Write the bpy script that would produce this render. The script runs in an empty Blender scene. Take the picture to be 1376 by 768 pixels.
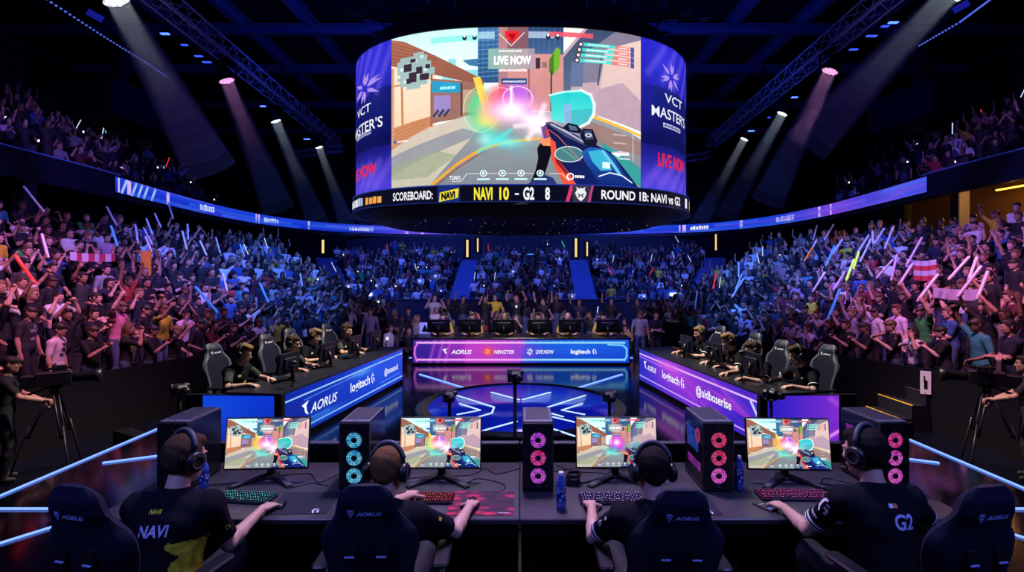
import bpy, math, random
import numpy as np
from mathutils import Vector, Matrix
from mathutils.bvhtree import BVHTree
R = math.radians
rng = random.Random(7)
SC = bpy.context.scene
COL = SC.collection
FPX, CXP, HYP, HC = 700.0, 700.0, 368.0, 2.4      # focal length in px, principal column, horizon row, eye height
def at(px, py, d):                                  # a point seen at (px,py) that stands at distance d
    return Vector(((px-CXP)*d/FPX, d, HC-(py-HYP)*d/FPX))
def flr(px, py, z=0.0):                             # the point of the level z seen at (px,py)
    d = (HC-z)*FPX/(py-HYP)
    return Vector(((px-CXP)*d/FPX, d, z))

# ---------------------------------------------------------------- materials
MATS = {}
def s2l(c):
    return tuple(((x/12.92) if x <= .04045 else ((x+.055)/1.055)**2.4) for x in c)
def rgb(r, g, b): return s2l((r/255, g/255, b/255))
def mat(name, col=(.5,.5,.5), rough=.5, metal=0, emit=None, es=1.0, spec=.5, noise=0, nscale=20, bump=0, coat=0, trans=0, alpha=1, objcol=False, ior=1.45):
    if name in MATS: return MATS[name]
    m = bpy.data.materials.new(name); m.use_nodes = True
    nt = m.node_tree; b = nt.nodes['Principled BSDF']
    b.inputs['Base Color'].default_value = (*col, 1)
    b.inputs['Roughness'].default_value = rough
    b.inputs['Metallic'].default_value = metal
    b.inputs['Specular IOR Level'].default_value = spec
    b.inputs['IOR'].default_value = ior
    if coat: b.inputs['Coat Weight'].default_value = coat; b.inputs['Coat Roughness'].default_value = .08
    if trans: b.inputs['Transmission Weight'].default_value = trans
    if alpha < 1: b.inputs['Alpha'].default_value = alpha
    if emit is not None:
        b.inputs['Emission Color'].default_value = (*emit, 1); b.inputs['Emission Strength'].default_value = es
    src = None
    if objcol:
        oi = nt.nodes.new('ShaderNodeObjectInfo'); src = oi.outputs['Color']
        nt.links.new(src, b.inputs['Base Color'])
    if noise or bump:
        tc = nt.nodes.new('ShaderNodeTexCoord'); n = nt.nodes.new('ShaderNodeTexNoise')
        n.inputs['Scale'].default_value = nscale; n.inputs['Detail'].default_value = 3
        nt.links.new(tc.outputs['Object'], n.inputs['Vector'])
        if noise:
            mx = nt.nodes.new('ShaderNodeMix'); mx.data_type = 'RGBA'; mx.blend_type = 'MULTIPLY'
            mx.inputs['Factor'].default_value = noise
            if src: nt.links.new(src, mx.inputs['A'])
            else: mx.inputs['A'].default_value = (*col, 1)
            cr = nt.nodes.new('ShaderNodeValToRGB'); cr.color_ramp.elements[0].position = .3; cr.color_ramp.elements[1].position = .7
            cr.color_ramp.elements[0].color = (.25,.25,.25,1); cr.color_ramp.elements[1].color = (1.3,1.3,1.3,1)
            nt.links.new(n.outputs['Fac'], cr.inputs['Fac']); nt.links.new(cr.outputs['Color'], mx.inputs['B'])
            nt.links.new(mx.outputs['Result'], b.inputs['Base Color'])
        if bump:
            bp = nt.nodes.new('ShaderNodeBump'); bp.inputs['Strength'].default_value = bump; bp.inputs['Distance'].default_value = .01
            nt.links.new(n.outputs['Fac'], bp.inputs['Height']); nt.links.new(bp.outputs['Normal'], b.inputs['Normal'])
    MATS[name] = m; return m
def glow(name, col, s=1.0):
    if name in MATS: return MATS[name]
    m = bpy.data.materials.new(name); m.use_nodes = True; nt = m.node_tree
    nt.nodes.remove(nt.nodes['Principled BSDF'])
    e = nt.nodes.new('ShaderNodeEmission'); e.inputs['Color'].default_value = (*col, 1); e.inputs['Strength'].default_value = s
    nt.links.new(e.outputs[0], nt.nodes['Material Output'].inputs['Surface'])
    MATS[name] = m; return m

# ---------------------------------------------------------------- mesh builder
class MB:
    def __init__(s): s.v = []; s.f = []; s.m = []; s.sm = []; s.uv = {}; s.M = Matrix.Identity(4)
    def add(s, vs, fs, mi=0, smooth=False, uvs=None):
        o = len(s.v); M = s.M
        s.v += [tuple(M @ Vector(p)) for p in vs]
        for k, f in enumerate(fs):
            if uvs: s.uv[len(s.f)] = [uvs[i] for i in f]
            s.f.append([i+o for i in f]); s.m.append(mi); s.sm.append(smooth)
        return s
    def box(s, c, d, mi=0, rot=None):
        x, y, z = (q/2 for q in d)
        vs = [Vector((i*x, j*y, k*z)) for i in (-1,1) for j in (-1,1) for k in (-1,1)]
        if rot is not None: vs = [rot @ v for v in vs]
        vs = [v+Vector(c) for v in vs]
        return s.add(vs, [(0,1,3,2),(4,6,7,5),(0,4,5,1),(2,3,7,6),(0,2,6,4),(1,5,7,3)], mi)
    def prism(s, out, z0, z1, mi=0, ch=0, axis='z', smooth=False, mi_cap=None):
        # extrude a counter-clockwise 2D outline; ch = chamfer of both rims
        n = len(out); c = (sum(p[0] for p in out)/n, sum(p[1] for p in out)/n)
        def off(e):
            if not e: return out
            r = []
            for i in range(n):
                a, b, d = Vector(out[i-1]), Vector(out[i]), Vector(out[(i+1) % n])
                t1, t2 = (b-a), (d-b)
                n1 = Vector((-t1.y, t1.x)).normalized() if t1.length > 1e-9 else Vector((0,0)); n2 = Vector((-t2.y, t2.x)).normalized() if t2.length > 1e-9 else n1
                m = n1+n2; m = m.normalized() if m.length > 1e-6 else n1
                k = max(.4, m.dot(n1)) if n1.length else 1
                r.append((b.x+m.x*e/k, b.y+m.y*e/k))
            return r
        lv = [(off(ch), z0), (out, z0+ch), (out, z1-ch), (off(ch), z1)] if ch else [(out, z0), (out, z1)]
        def w(p, z):
            return {'z': (p[0], p[1], z), 'y': (p[0], -z, p[1]), 'x': (z, p[0], p[1])}[axis]
        vs = [w(p, z) for o2, z in lv for p in o2]; fs = []
        for k in range(len(lv)-1):
            for i in range(n):
                j = (i+1) % n
                fs.append((k*n+i, k*n+j, (k+1)*n+j, (k+1)*n+i))
        s.add(vs, fs, mi, smooth)
        o = len(s.v)-len(vs)
        mc = mi if mi_cap is None else mi_cap
        s.f.append([o+i for i in range(n)][::-1]); s.m.append(mc); s.sm.append(False)
        s.f.append([o+(len(lv)-1)*n+i for i in range(n)]); s.m.append(mc); s.sm.append(False)
        return s
    def rbox(s, c, d, r=.01, mi=0, ch=None, seg=3, rot=None):
        M0 = s.M
        s.M = M0 @ Matrix.Translation(c) @ (rot.to_4x4() if rot is not None else Matrix.Identity(4))
        s.prism(rrect(d[0], d[1], r, seg), -d[2]/2, d[2]/2, mi, min(r, d[2]*.3) if ch is None else ch)
        s.M = M0; return s
    def tube(s, pts, r, n=8, mi=0, caps=True, smooth=True):
        pts = [Vector(p) for p in pts]; rs = r if isinstance(r, (list, tuple)) else [r]*len(pts)
        vs = []; ref = None
        for i, p in enumerate(pts):
            t = (pts[min(i+1, len(pts)-1)]-pts[max(i-1, 0)])
            t = t.normalized() if t.length > 1e-9 else Vector((0,0,1))
            if ref is None: ref = t.orthogonal().normalized()
            u = (ref-t*ref.dot(t)); u = u.normalized() if u.length > 1e-6 else t.orthogonal().normalized(); ref = u
            w = t.cross(u)
            for k in range(n):
                a = 2*math.pi*k/n; vs.append(p+(u*math.cos(a)+w*math.sin(a))*rs[i])
        fs = [(i*n+k, i*n+(k+1) % n, (i+1)*n+(k+1) % n, (i+1)*n+k) for i in range(len(pts)-1) for k in range(n)]
        s.add(vs, fs, mi, smooth)
        if caps:
            o = len(s.v)-len(vs)
            s.f.append([o+k for k in range(n)][::-1]); s.m.append(mi); s.sm.append(False)
            s.f.append([o+(len(pts)-1)*n+k for k in range(n)]); s.m.append(mi); s.sm.append(False)
        return s
    def lathe(s, prof, n=24, mi=0, axis='z', smooth=True, close=False):
        vs = []; N = len(prof)
        for k in range(n):
            a = 2*math.pi*k/n; c, sn = math.cos(a), math.sin(a)
            for r, z in prof:
                vs.append({'z': (r*c, r*sn, z), 'y': (r*c, z, -r*sn), 'x': (z, r*c, r*sn)}[axis])
        fs = []
        for k in range(n):
            k2 = (k+1) % n
            for i in range(N if close else N-1):
                i2 = (i+1) % N
                fs.append((k*N+i, k2*N+i, k2*N+i2, k*N+i2))
        return s.add(vs, fs, mi, smooth)
    def grid(s, fn, nu, nv, mi=0, smooth=True, uv=True):
        vs = []; us = []
        for i in range(nu+1):
            for j in range(nv+1):
                vs.append(fn(i/nu, j/nv)); us.append((i/nu, j/nv))
        fs = [(i*(nv+1)+j, (i+1)*(nv+1)+j, (i+1)*(nv+1)+j+1, i*(nv+1)+j+1) for i in range(nu) for j in range(nv)]
        return s.add(vs, fs, mi, smooth, us if uv else None)
    def quad(s, a, b, c, d, mi=0, uv=True):
        return s.add([a, b, c, d], [(0,1,2,3)], mi, False, [(0,0),(1,0),(1,1),(0,1)] if uv else None)
    def raw(s, V, Fs, mi=0, smooth=True):
        return s.add([tuple(v) for v in V], [tuple(f) for f in Fs], mi, smooth)
    def mesh(s, name, mats):
        me = bpy.data.meshes.new(name); me.from_pydata(s.v, [], s.f)
        for m in mats: me.materials.append(m)
        me.polygons.foreach_set('material_index', s.m); me.polygons.foreach_set('use_smooth', s.sm)
        if s.uv:
            l = me.uv_layers.new(name='UVMap')
            for p in me.polygons:
                u = s.uv.get(p.index)
                if u:
                    for k, li in enumerate(p.loop_indices): l.data[li].uv = u[k]
        me.update(); return me
def rrect(w, h, r, seg=3, cx=0, cy=0):
    r = min(r, w/2-1e-4, h/2-1e-4); o = []
    for sx, sy, a0 in ((1,-1,-90),(1,1,0),(-1,1,90),(-1,-1,180)):
        for k in range(seg+1):
            a = R(a0+90*k/seg); o.append((cx+sx*(w/2-r)+r*math.cos(a), cy+sy*(h/2-r)+r*math.sin(a)))
    return o
def obj(name, mb, mats, parent=None, loc=None, rot=None):
    mats = mats if isinstance(mats, (list, tuple)) else [mats]
    me = mb if isinstance(mb, bpy.types.Mesh) else mb.mesh(name, mats)
    o = bpy.data.objects.new(name, me); COL.objects.link(o)
    if parent is not None: o.parent = parent
    if loc is not None: o.location = loc
    if rot is not None: o.rotation_euler = rot
    return o
def tag(o, label=None, cat=None, group=None, kind=None):
    if label: o['label'] = label
    if cat: o['category'] = cat
    if group: o['group'] = group
    if kind: o['kind'] = kind
    return o
def thing(name, label, cat, loc=(0,0,0), rz=0, group=None):
    o = bpy.data.objects.new(name, None); COL.objects.link(o); o.empty_display_size = .1
    o.location = loc; o.rotation_euler = (0, 0, rz)
    return tag(o, label, cat, group)
def struct(name, mb, mats): return tag(obj(name, mb, mats), kind='structure')
KIDS = {}
def kids(root): return [c for c in COL.objects if c.parent is root]
def dup(root, loc, rz, label, group=None):
    ks = [(k, [g for g in kids(k)]) for k in kids(root)]
    r = root.copy(); COL.objects.link(r); r.location = loc; r.rotation_euler = (0,0,rz); r['label'] = label
    if group: r['group'] = group
    for k, gs in ks:
        c = k.copy(); COL.objects.link(c); c.parent = r
        for g in gs:
            d = g.copy(); COL.objects.link(d); d.parent = c
    return r

# ---------------------------------------------------------------- lettering
_txt = {}
def text_tris(t, bold=0.0, shear=0.0):
    """outline triangles of a line of lettering, normalised: width from 0 to w, cap height 1"""
    key = (t, bold, shear)
    if key in _txt: return _txt[key]
    cu = bpy.data.curves.new('lettering', 'FONT'); cu.body = t; cu.size = 1; cu.offset = bold; cu.shear = shear
    cu.resolution_u = 3
    o = bpy.data.objects.new('lettering', cu); COL.objects.link(o)
    dg = bpy.context.evaluated_depsgraph_get(); me = o.evaluated_get(dg).to_mesh()
    me.calc_loop_triangles()
    V = np.array([v.co[:2] for v in me.vertices]).reshape(-1, 2); T = np.array([tuple(q.vertices) for q in me.loop_triangles], dtype=int).reshape(-1, 3)
    o.evaluated_get(dg).to_mesh_clear(); bpy.data.objects.remove(o); bpy.data.curves.remove(cu)
    cap = .73
    V = V/cap; V[:,0] -= V[:,0].min()
    _txt[key] = (V, T, V[:,0].max()); return _txt[key]

# ---------------------------------------------------------------- painter for the LED screens
class Paint:
    """float RGB picture in display values; x right, y DOWN, in units 0..w, 0..h"""
    def __init__(s, W, Hh, w, h, bg=(0,0,0)):
        s.W, s.H, s.w, s.h = W, Hh, w, h
        s.a = np.zeros((Hh, W, 3)); s.a[:] = np.array(bg)/255
        s.sx, s.sy = W/w, Hh/h
        s.ox = s.oy = 0
    def _b(s, x0, y0, x1, y1):
        i0 = max(0, int((x0-s.ox)*s.sx)-1); i1 = min(s.W, int((x1-s.ox)*s.sx)+2); j0 = max(0, int((y0-s.oy)*s.sy)-1); j1 = min(s.H, int((y1-s.oy)*s.sy)+2)
        if i1 <= i0 or j1 <= j0: return None
        X, Y = np.meshgrid((np.arange(i0, i1)+.5)/s.sx+s.ox, (np.arange(j0, j1)+.5)/s.sy+s.oy)
        return (slice(j0, j1), slice(i0, i1)), X, Y
    def _mix(s, sl, m, c, c2=None, t=None):
        c = np.array(c)/255
        if c2 is not None: c = c+(np.array(c2)/255-c)*np.clip(t, 0, 1)[..., None]
        m = m[..., None]; s.a[sl] = s.a[sl]*(1-m)+c*m
    def poly(s, pts, c, a=1, c2=None, g=None):
        p = np.array(pts, float); b = s._b(*p.min(0), *p.max(0))
        if b is None: return
        sl, X, Y = b; ins = np.zeros(X.shape, bool)
        n = len(p)
        for i in range(n):
            x0, y0 = p[i]; x1, y1 = p[(i+1) % n]
            if y0 == y1: continue
            ins ^= ((Y >= min(y0, y1)) & (Y < max(y0, y1)) & (X < (x1-x0)*(Y-y0)/(y1-y0)+x0))
        t = None
        if c2 is not None:
            lo, hi = p.min(0), p.max(0); t = (Y-lo[1])/(hi[1]-lo[1]+1e-9) if g != 'x' else (X-lo[0])/(hi[0]-lo[0]+1e-9)
        s._mix(sl, ins*a, c, c2, t)
    def rect(s, x0, y0, x1, y1, c, a=1, c2=None, g=None): s.poly([(x0,y0),(x1,y0),(x1,y1),(x0,y1)], c, a, c2, g)
    def line(s, pts, wd, c, a=1, soft=0):
        for (x0, y0), (x1, y1) in zip(pts[:-1], pts[1:]):
            e = wd+soft*3; b = s._b(min(x0,x1)-e, min(y0,y1)-e, max(x0,x1)+e, max(y0,y1)+e)
            if b is None: continue
            sl, X, Y = b; dx, dy = x1-x0, y1-y0; L = dx*dx+dy*dy+1e-9
            t = np.clip(((X-x0)*dx+(Y-y0)*dy)/L, 0, 1); d = np.hypot(X-x0-t*dx, Y-y0-t*dy)
            m = (d < wd/2)*1.0 if not soft else np.where(d < wd/2, 1, np.exp(-((d-wd/2)/soft)**2))
            s._mix(sl, m*a, c)
    def blob(s, x, y, rx, ry, c, a=1, p=2.0, ang=0):
        e = 2.6*max(rx, ry); b = s._b(x-e, y-e, x+e, y+e)
        if b is None: return
        sl, X, Y = b; ca, sa = math.cos(ang), math.sin(ang)
        u = ((X-x)*ca+(Y-y)*sa)/rx; v = (-(X-x)*sa+(Y-y)*ca)/ry
        s._mix(sl, a*np.exp(-(u*u+v*v)**(p/2)), c)
    def ell(s, x, y, rx, ry, c, a=1, rim=0):
        b = s._b(x-rx, y-ry, x+rx, y+ry)
        if b is None: return
        sl, X, Y = b; q = np.hypot((X-x)/rx, (Y-y)/ry)
        s._mix(sl, ((q < 1) & (q > 1-rim if rim else q > -1))*a, c)
    def text(s, t, x, y, h, c, w=None, bold=.02, shear=0, ang=0, a=1, anchor='l', flip=False):
        """baseline start (x,y), cap height h; w = forced width; ang slope"""
        V, T, wt = text_tris(t, bold, shear); V = V.copy()
        V[:,0] *= (w/wt if w else h); V[:,1] *= h
        ww = w if w else wt*h
        if anchor == 'c': V[:,0] -= ww/2
        px = x+V[:,0]*math.cos(ang)+V[:,1]*math.sin(ang); py = y+V[:,0]*math.sin(ang)-V[:,1]*math.cos(ang)
        b = s._b(px.min(), py.min(), px.max(), py.max())
        if b is None: return
        sl, X, Y = b; msk = np.zeros(X.shape, bool)
        gx0, gy0 = X[0,0], Y[0,0]; sx, sy = s.sx, s.sy
        for t3 in T:
            ax, bx, cx = px[t3]; ay, by, cy = py[t3]
            i0 = max(0, int((min(ax,bx,cx)-gx0)*sx)-1); i1 = int((max(ax,bx,cx)-gx0)*sx)+3; j0 = max(0, int((min(ay,by,cy)-gy0)*sy)-1); j1 = int((max(ay,by,cy)-gy0)*sy)+3
            x_, y_ = X[j0:j1, i0:i1], Y[j0:j1, i0:i1]
            e1 = (bx-ax)*(y_-ay)-(by-ay)*(x_-ax); e2 = (cx-bx)*(y_-by)-(cy-by)*(x_-bx); e3 = (ax-cx)*(y_-cy)-(ay-cy)*(x_-cx)
            msk[j0:j1, i0:i1] |= ((e1 >= 0) & (e2 >= 0) & (e3 >= 0)) | ((e1 <= 0) & (e2 <= 0) & (e3 <= 0))
        s._mix(sl, msk*a, c)
    def noise(s, amp, cell, seed=0, region=None):
        r = np.random.RandomState(seed); n0 = r.randn(int(s.H/s.sy/cell)+3, int(s.W/s.sx/cell)+3)
        j = np.linspace(0, n0.shape[0]-1.01, s.H); i = np.linspace(0, n0.shape[1]-1.01, s.W)
        j0, i0 = j.astype(int), i.astype(int); fj, fi = (j-j0)[:,None], (i-i0)[None,:]
        N = n0[j0][:,i0]*(1-fj)*(1-fi)+n0[j0+1][:,i0]*fj*(1-fi)+n0[j0][:,i0+1]*(1-fj)*fi+n0[j0+1][:,i0+1]*fj*fi
        s.a *= (1+amp*N)[...,None]
    def image(s, name):
        im = bpy.data.images.new(name, s.W, s.H, alpha=False)
        p = np.ones((s.H, s.W, 4), np.float32); p[..., :3] = np.clip(s.a, 0, 1)[::-1]
        im.pixels.foreach_set(p.ravel()); im.update(); im.pack(); return im
def screen_mat(name, im, st=1.0, leds=None):
    """an LED or LCD face that gives off the picture"""
    m = bpy.data.materials.new(name); m.use_nodes = True; nt = m.node_tree
    b = nt.nodes['Principled BSDF']; t = nt.nodes.new('ShaderNodeTexImage'); t.image = im; t.extension = 'EXTEND'
    b.inputs['Base Color'].default_value = (.005,.005,.006,1); b.inputs['Roughness'].default_value = .35; b.inputs['Specular IOR Level'].default_value = .2
    nt.links.new(t.outputs['Color'], b.inputs['Emission Color']); b.inputs['Emission Strength'].default_value = st
    m.cycles.emission_sampling = 'FRONT_BACK' if False else 'AUTO'
    return m
# ---------------------------------------------------------------- figures: one smooth skin grown over a posed skeleton
V3 = lambda *a: np.array(a, float)
def nrm(v): return v/(np.linalg.norm(v)+1e-12)
class Skin:
    def __init__(s): s.p = []; s.cuts = []
    def cone(s, a, b, r1, r2, lab=0, k=.02): s.p.append(('c', np.array(a, float), np.array(b, float), r1, r2, lab, k)); return s
    def flat(s, a, b, r1, r2, lab=0, k=.02): s.p.append(('f', np.array(a, float), np.array(b, float), r1, r2, lab, k)); return s   # cone with a flat far end
    def ell(s, c, r, lab=0, k=.02, ax=None, sub=False):
        ax = np.eye(3) if ax is None else np.array(ax)       # rows: the ellipsoid's axes
        s.p.append(('e', np.array(c, float), np.array(r, float), ax, sub, lab, k)); return s
    def cut(s, p, n): s.cuts.append((np.array(p, float), nrm(np.array(n, float)))); return s   # drop what lies on the +n side
    def grow(s, h, noise=None):
        lo, hi = np.full(3, 1e9), np.full(3, -1e9); bb = []
        for q in s.p:
            if q[0] in 'cf': l = np.minimum(q[1]-q[3], q[2]-q[4]); u = np.maximum(q[1]+q[3], q[2]+q[4])
            else: e = np.sqrt(((q[3]*q[2][:, None])**2).sum(0)); l, u = q[1]-e, q[1]+e
            bb.append((l, u))
            if not (q[0] == 'e' and q[4]): lo, hi = np.minimum(lo, l), np.maximum(hi, u)
        lo = lo-3*h; n = np.ceil((hi+3*h-lo)/h).astype(int)+1
        D = np.full(n, 9.0, np.float32); L = np.zeros(n, np.int8)
        ax = [lo[i]+h*np.arange(n[i]) for i in range(3)]
        for q, (l, u) in zip(s.p, bb):
            k = q[6]; e = k+2.5*h
            i0 = np.maximum(0, ((l-e-lo)/h).astype(int)); i1 = np.minimum(n, ((u+e-lo)/h).astype(int)+2)
            if (i1 <= i0).any(): continue
            sl = tuple(slice(a, b) for a, b in zip(i0, i1))
            X, Y, Z = ax[0][sl[0]][:, None, None], ax[1][sl[1]][None, :, None], ax[2][sl[2]][None, None, :]
            if q[0] in 'cf':
                a, b = q[1], q[2]; d = b-a; dd = d@d+1e-12
                t = np.clip(((X-a[0])*d[0]+(Y-a[1])*d[1]+(Z-a[2])*d[2])/dd, 0, 1)
                dist = np.sqrt((X-a[0]-t*d[0])**2+(Y-a[1]-t*d[1])**2+(Z-a[2]-t*d[2])**2)-(q[3]+t*(q[4]-q[3]))
                if q[0] == 'f': u = d/np.sqrt(dd); dist = np.maximum(dist, (X-b[0])*u[0]+(Y-b[1])*u[1]+(Z-b[2])*u[2])
            else:
                c, r, A = q[1], q[2], q[3]; k0 = 0; k1 = 0
                for i in range(3):
                    w = (X-c[0])*A[i,0]+(Y-c[1])*A[i,1]+(Z-c[2])*A[i,2]
                    k0 = k0+(w/r[i])**2; k1 = k1+(w/r[i]**2)**2
                k0 = np.sqrt(k0); k1 = np.sqrt(k1); dist = k0*(k0-1)/(k1+1e-9)
            Ds = D[sl]
            if q[0] == 'e' and q[4]:
                dist = -dist; hh = np.clip(.5-.5*(Ds-dist)/k, 0, 1); D[sl] = Ds*(1-hh)+dist*hh+k*hh*(1-hh); continue
            hh = np.clip(.5+.5*(Ds-dist)/k, 0, 1)
            L[sl] = np.where(dist < Ds, q[5], L[sl])
            D[sl] = np.where(Ds > 5, dist, Ds*(1-hh)+dist*hh-k*hh*(1-hh))
        X, Y, Z = ax[0][:, None, None], ax[1][None, :, None], ax[2][None, None, :]
        if noise is not None: D += noise(X, Y, Z)
        for p, nn in s.cuts:
            D = np.maximum(D, (X-p[0])*nn[0]+(Y-p[1])*nn[1]+(Z-p[2])*nn[2])
        return nets(D, L, lo, h)
def nets(D, L, lo, h):
    s = D < 0
    nx, ny, nz = D.shape
    cs = [s[i:nx-1+i, j:ny-1+j, k:nz-1+k] for i in (0,1) for j in (0,1) for k in (0,1)]
    cnt = sum(c.astype(np.int8) for c in cs); act = (cnt > 0) & (cnt < 8)
    I, J, K = np.nonzero(act); idx = np.full(act.shape, -1, np.int64); idx[I, J, K] = np.arange(len(I))
    acc = np.zeros((len(I), 3)); num = np.zeros(len(I))
    co = [(0,0,0),(0,0,1),(0,1,0),(0,1,1),(1,0,0),(1,0,1),(1,1,0),(1,1,1)]
    for a in range(8):
        for b in range(a+1, 8):
            if sum(abs(p-q) for p, q in zip(co[a], co[b])) != 1: continue
            da = D[I+co[a][0], J+co[a][1], K+co[a][2]]; db = D[I+co[b][0], J+co[b][1], K+co[b][2]]
            m = (da < 0) != (db < 0); t = np.where(m, da/(da-db+1e-12), 0)
            acc += m[:, None]*(np.array(co[a])+t[:, None]*(np.array(co[b])-np.array(co[a]))); num += m
    V = lo+h*(np.stack([I, J, K], 1)+acc/num[:, None])
    bl = np.zeros(len(I), np.int8); best = np.full(len(I), 9.0)
    for c in co:
        d = D[I+c[0], J+c[1], K+c[2]]; m = d < best; best = np.where(m, d, best); bl = np.where(m, L[I+c[0], J+c[1], K+c[2]], bl)
    Q = []
    for axn in range(3):
        sl0 = [slice(None)]*3; sl1 = [slice(None)]*3; sl0[axn] = slice(0, -1); sl1[axn] = slice(1, None)
        a, b = s[tuple(sl0)], s[tuple(sl1)]
        o1, o2 = [i for i in range(3) if i != axn]
        ch = np.argwhere(a != b)
        ch = ch[(ch[:, o1] > 0) & (ch[:, o2] > 0) & (ch[:, o1] < D.shape[o1]-1) & (ch[:, o2] < D.shape[o2]-1)]
        if not len(ch): continue
        def g(u, v):
            c = ch.copy(); c[:, o1] -= u; c[:, o2] -= v; return idx[c[:,0], c[:,1], c[:,2]]
        q = np.stack([g(1,1), g(0,1), g(0,0), g(1,0)], 1)
        fl = a[ch[:,0], ch[:,1], ch[:,2]] if axn != 1 else ~a[ch[:,0], ch[:,1], ch[:,2]]
        q = np.where(fl[:, None], q, q[:, ::-1]); Q.append(q)
    Q = np.concatenate(Q); Q = Q[(Q >= 0).all(1)]
    return V, Q, bl
def rot_about(v, ax, a):
    ax = nrm(ax); return v*math.cos(a)+np.cross(ax, v)*math.sin(a)+ax*(ax@v)*(1-math.cos(a))
def ik(a, t, l1, l2, hint):
    d = t-a; L = np.linalg.norm(d); L2 = min(L, (l1+l2)*.995); dn = d/(L+1e-9)
    t = a+dn*L2; x = (l1*l1-l2*l2+L2*L2)/(2*L2); y = math.sqrt(max(0, l1*l1-x*x))
    hh = hint-dn*(hint@dn); hh = nrm(hh)
    return a+dn*x+hh*y, t
CURL = {'open': (.12,.18,.12,.5), 'relaxed': (.4,.45,.3,.3), 'grip': (1.25,1.45,.9,.1), 'keys': (.5,.6,.35,.55), 'mouse': (.28,.42,.3,.35), 'clap': (.1,.15,.1,.1)}
SKIN, SHIRT, PANTS, HAIR, SHOE, DARK, LIP = range(7)
class Human:
    """joints of one posed person; local axes x right, y ahead, z up"""
    def __init__(s, pel=(0,0,.95), up=(0,0,1), rt=(1,0,0), face=(0,1,0), hands=None, feet=None, elbows=None, knees=None, hpose=('relaxed','relaxed'),
                 sc=1.0, girth=1.0, hair='short', palm=None, hdir=None, headsc=1.0, neckfwd=.02, arml=1.0):
        s.g = girth; s.hair = hair; s.hpose = hpose; s.hs = headsc
        pel = V3(*pel); up = nrm(V3(*up)); rt = V3(*rt); rt = nrm(rt-up*(rt@up)); fw = np.cross(up, rt)
        s.pel, s.up, s.rt, s.fw = pel, up, rt, fw
        s.neck = pel+up*.51; s.sh = [pel+up*.455+rt*.178*x for x in (-1, 1)]
        f = nrm(V3(*face)); s.hf = f; hu = nrm(V3(0,0,1)*.75+up*.25); hu = nrm(hu-f*(hu@f)*.9)
        s.hr = nrm(np.cross(f, hu)); s.hu = np.cross(s.hr, f)
        s.head = s.neck+up*.05+fw*neckfwd+s.hu*.105*headsc+f*.012
        hands = hands or [pel+rt*-.26+fw*.08+up*-.05, pel+rt*.26+fw*.08+up*-.05]
        s.wr = []; s.el = []
        for i in (0, 1):
            hint = V3(*elbows[i]) if elbows is not None else (-fw*.6-up*.5+rt*(i*2-1)*.6)
            e, w = ik(s.sh[i], np.array(hands[i], float), .285*arml, .255*arml, hint); s.el.append(e); s.wr.append(w)
        s.hip = [pel+rt*.088*x-up*.03 for x in (-1, 1)]
        feet = feet or [pel*V3(1,1,0)+rt*.12*x+V3(0,0,.08) for x in (-1, 1)]
        s.an = []; s.kn = []
        for i in (0, 1):
            k, a = ik(s.hip[i], np.array(feet[i], float), .43, .42, V3(*knees[i]) if knees is not None else fw)
            s.kn.append(k); s.an.append(a)
        s.palm = palm or [None, None]; s.hdir = hdir or [None, None]
    def A(s): return np.array([s.rt, s.fw, s.up])
    def HA(s): return np.array([s.hr, s.hf, s.hu])
    def torso(s, K, lab, o=0.0, sleeve=True, legs=False, lablegs=None):
        A = s.A(); g = s.g; P = lambda x, y, z: s.pel+s.rt*x+s.fw*y+s.up*z
        K.ell(P(0,.0,.33), (.158*g+o,.108*g+o,.17+o), lab, .04, A)
        K.ell(P(0,.004,.16), (.142*g+o,.105*g+o,.15+o), lab, .05, A)
        K.ell(P(0,-.005,.0), (.152*g+o,.113*g+o,.115+o), lablegs if lablegs is not None else lab, .05, A)
        for i, x in ((0,-1),(1,1)):
            K.cone(P(.03*x,-.01,.475), s.sh[i]-s.up*.012, .046+o, .052+o, lab, .05)
            K.cone(P(.06*x,-.02,.36), s.sh[i]-s.up*.03, .075+o, .052+o, lab, .04)
    def arms(s, K, lab, labf, o=0.0, upto=1.0, rs=1.0):
        for i in (0, 1):
            a, b, c = s.sh[i], s.el[i], s.wr[i]
            K.cone(a, b, .051*rs+o, .039*rs+o, lab, .02)
            m = b+(c-b)*.28
            K.cone(b, m, .037*rs+o, .040*rs+o, labf, .015); K.cone(m, c, .040*rs+o, .025*rs+o, labf, .015)
    def legs(s, K, lab, o=0.0, shoe=True):
        for i in (0, 1):
            K.cone(s.hip[i], s.kn[i], .082*s.g+o, .054+o, lab, .03); m = s.kn[i]+(s.an[i]-s.kn[i])*.3
            K.cone(s.kn[i], m, .052+o, .054+o, lab, .02); K.cone(m, s.an[i], .054+o, .034+o, lab, .02)
            if shoe:
                f = nrm((s.fw*V3(1,1,0))+V3(1e-6,0,0)); a = s.an[i]
                K.cone(a+V3(0,0,-.035)-f*.03, a+V3(0,0,-.045)+f*.1, .042, .036, SHOE, .02); K.cone(a, a+V3(0,0,-.03), .042, .045, SHOE, .02)
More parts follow.
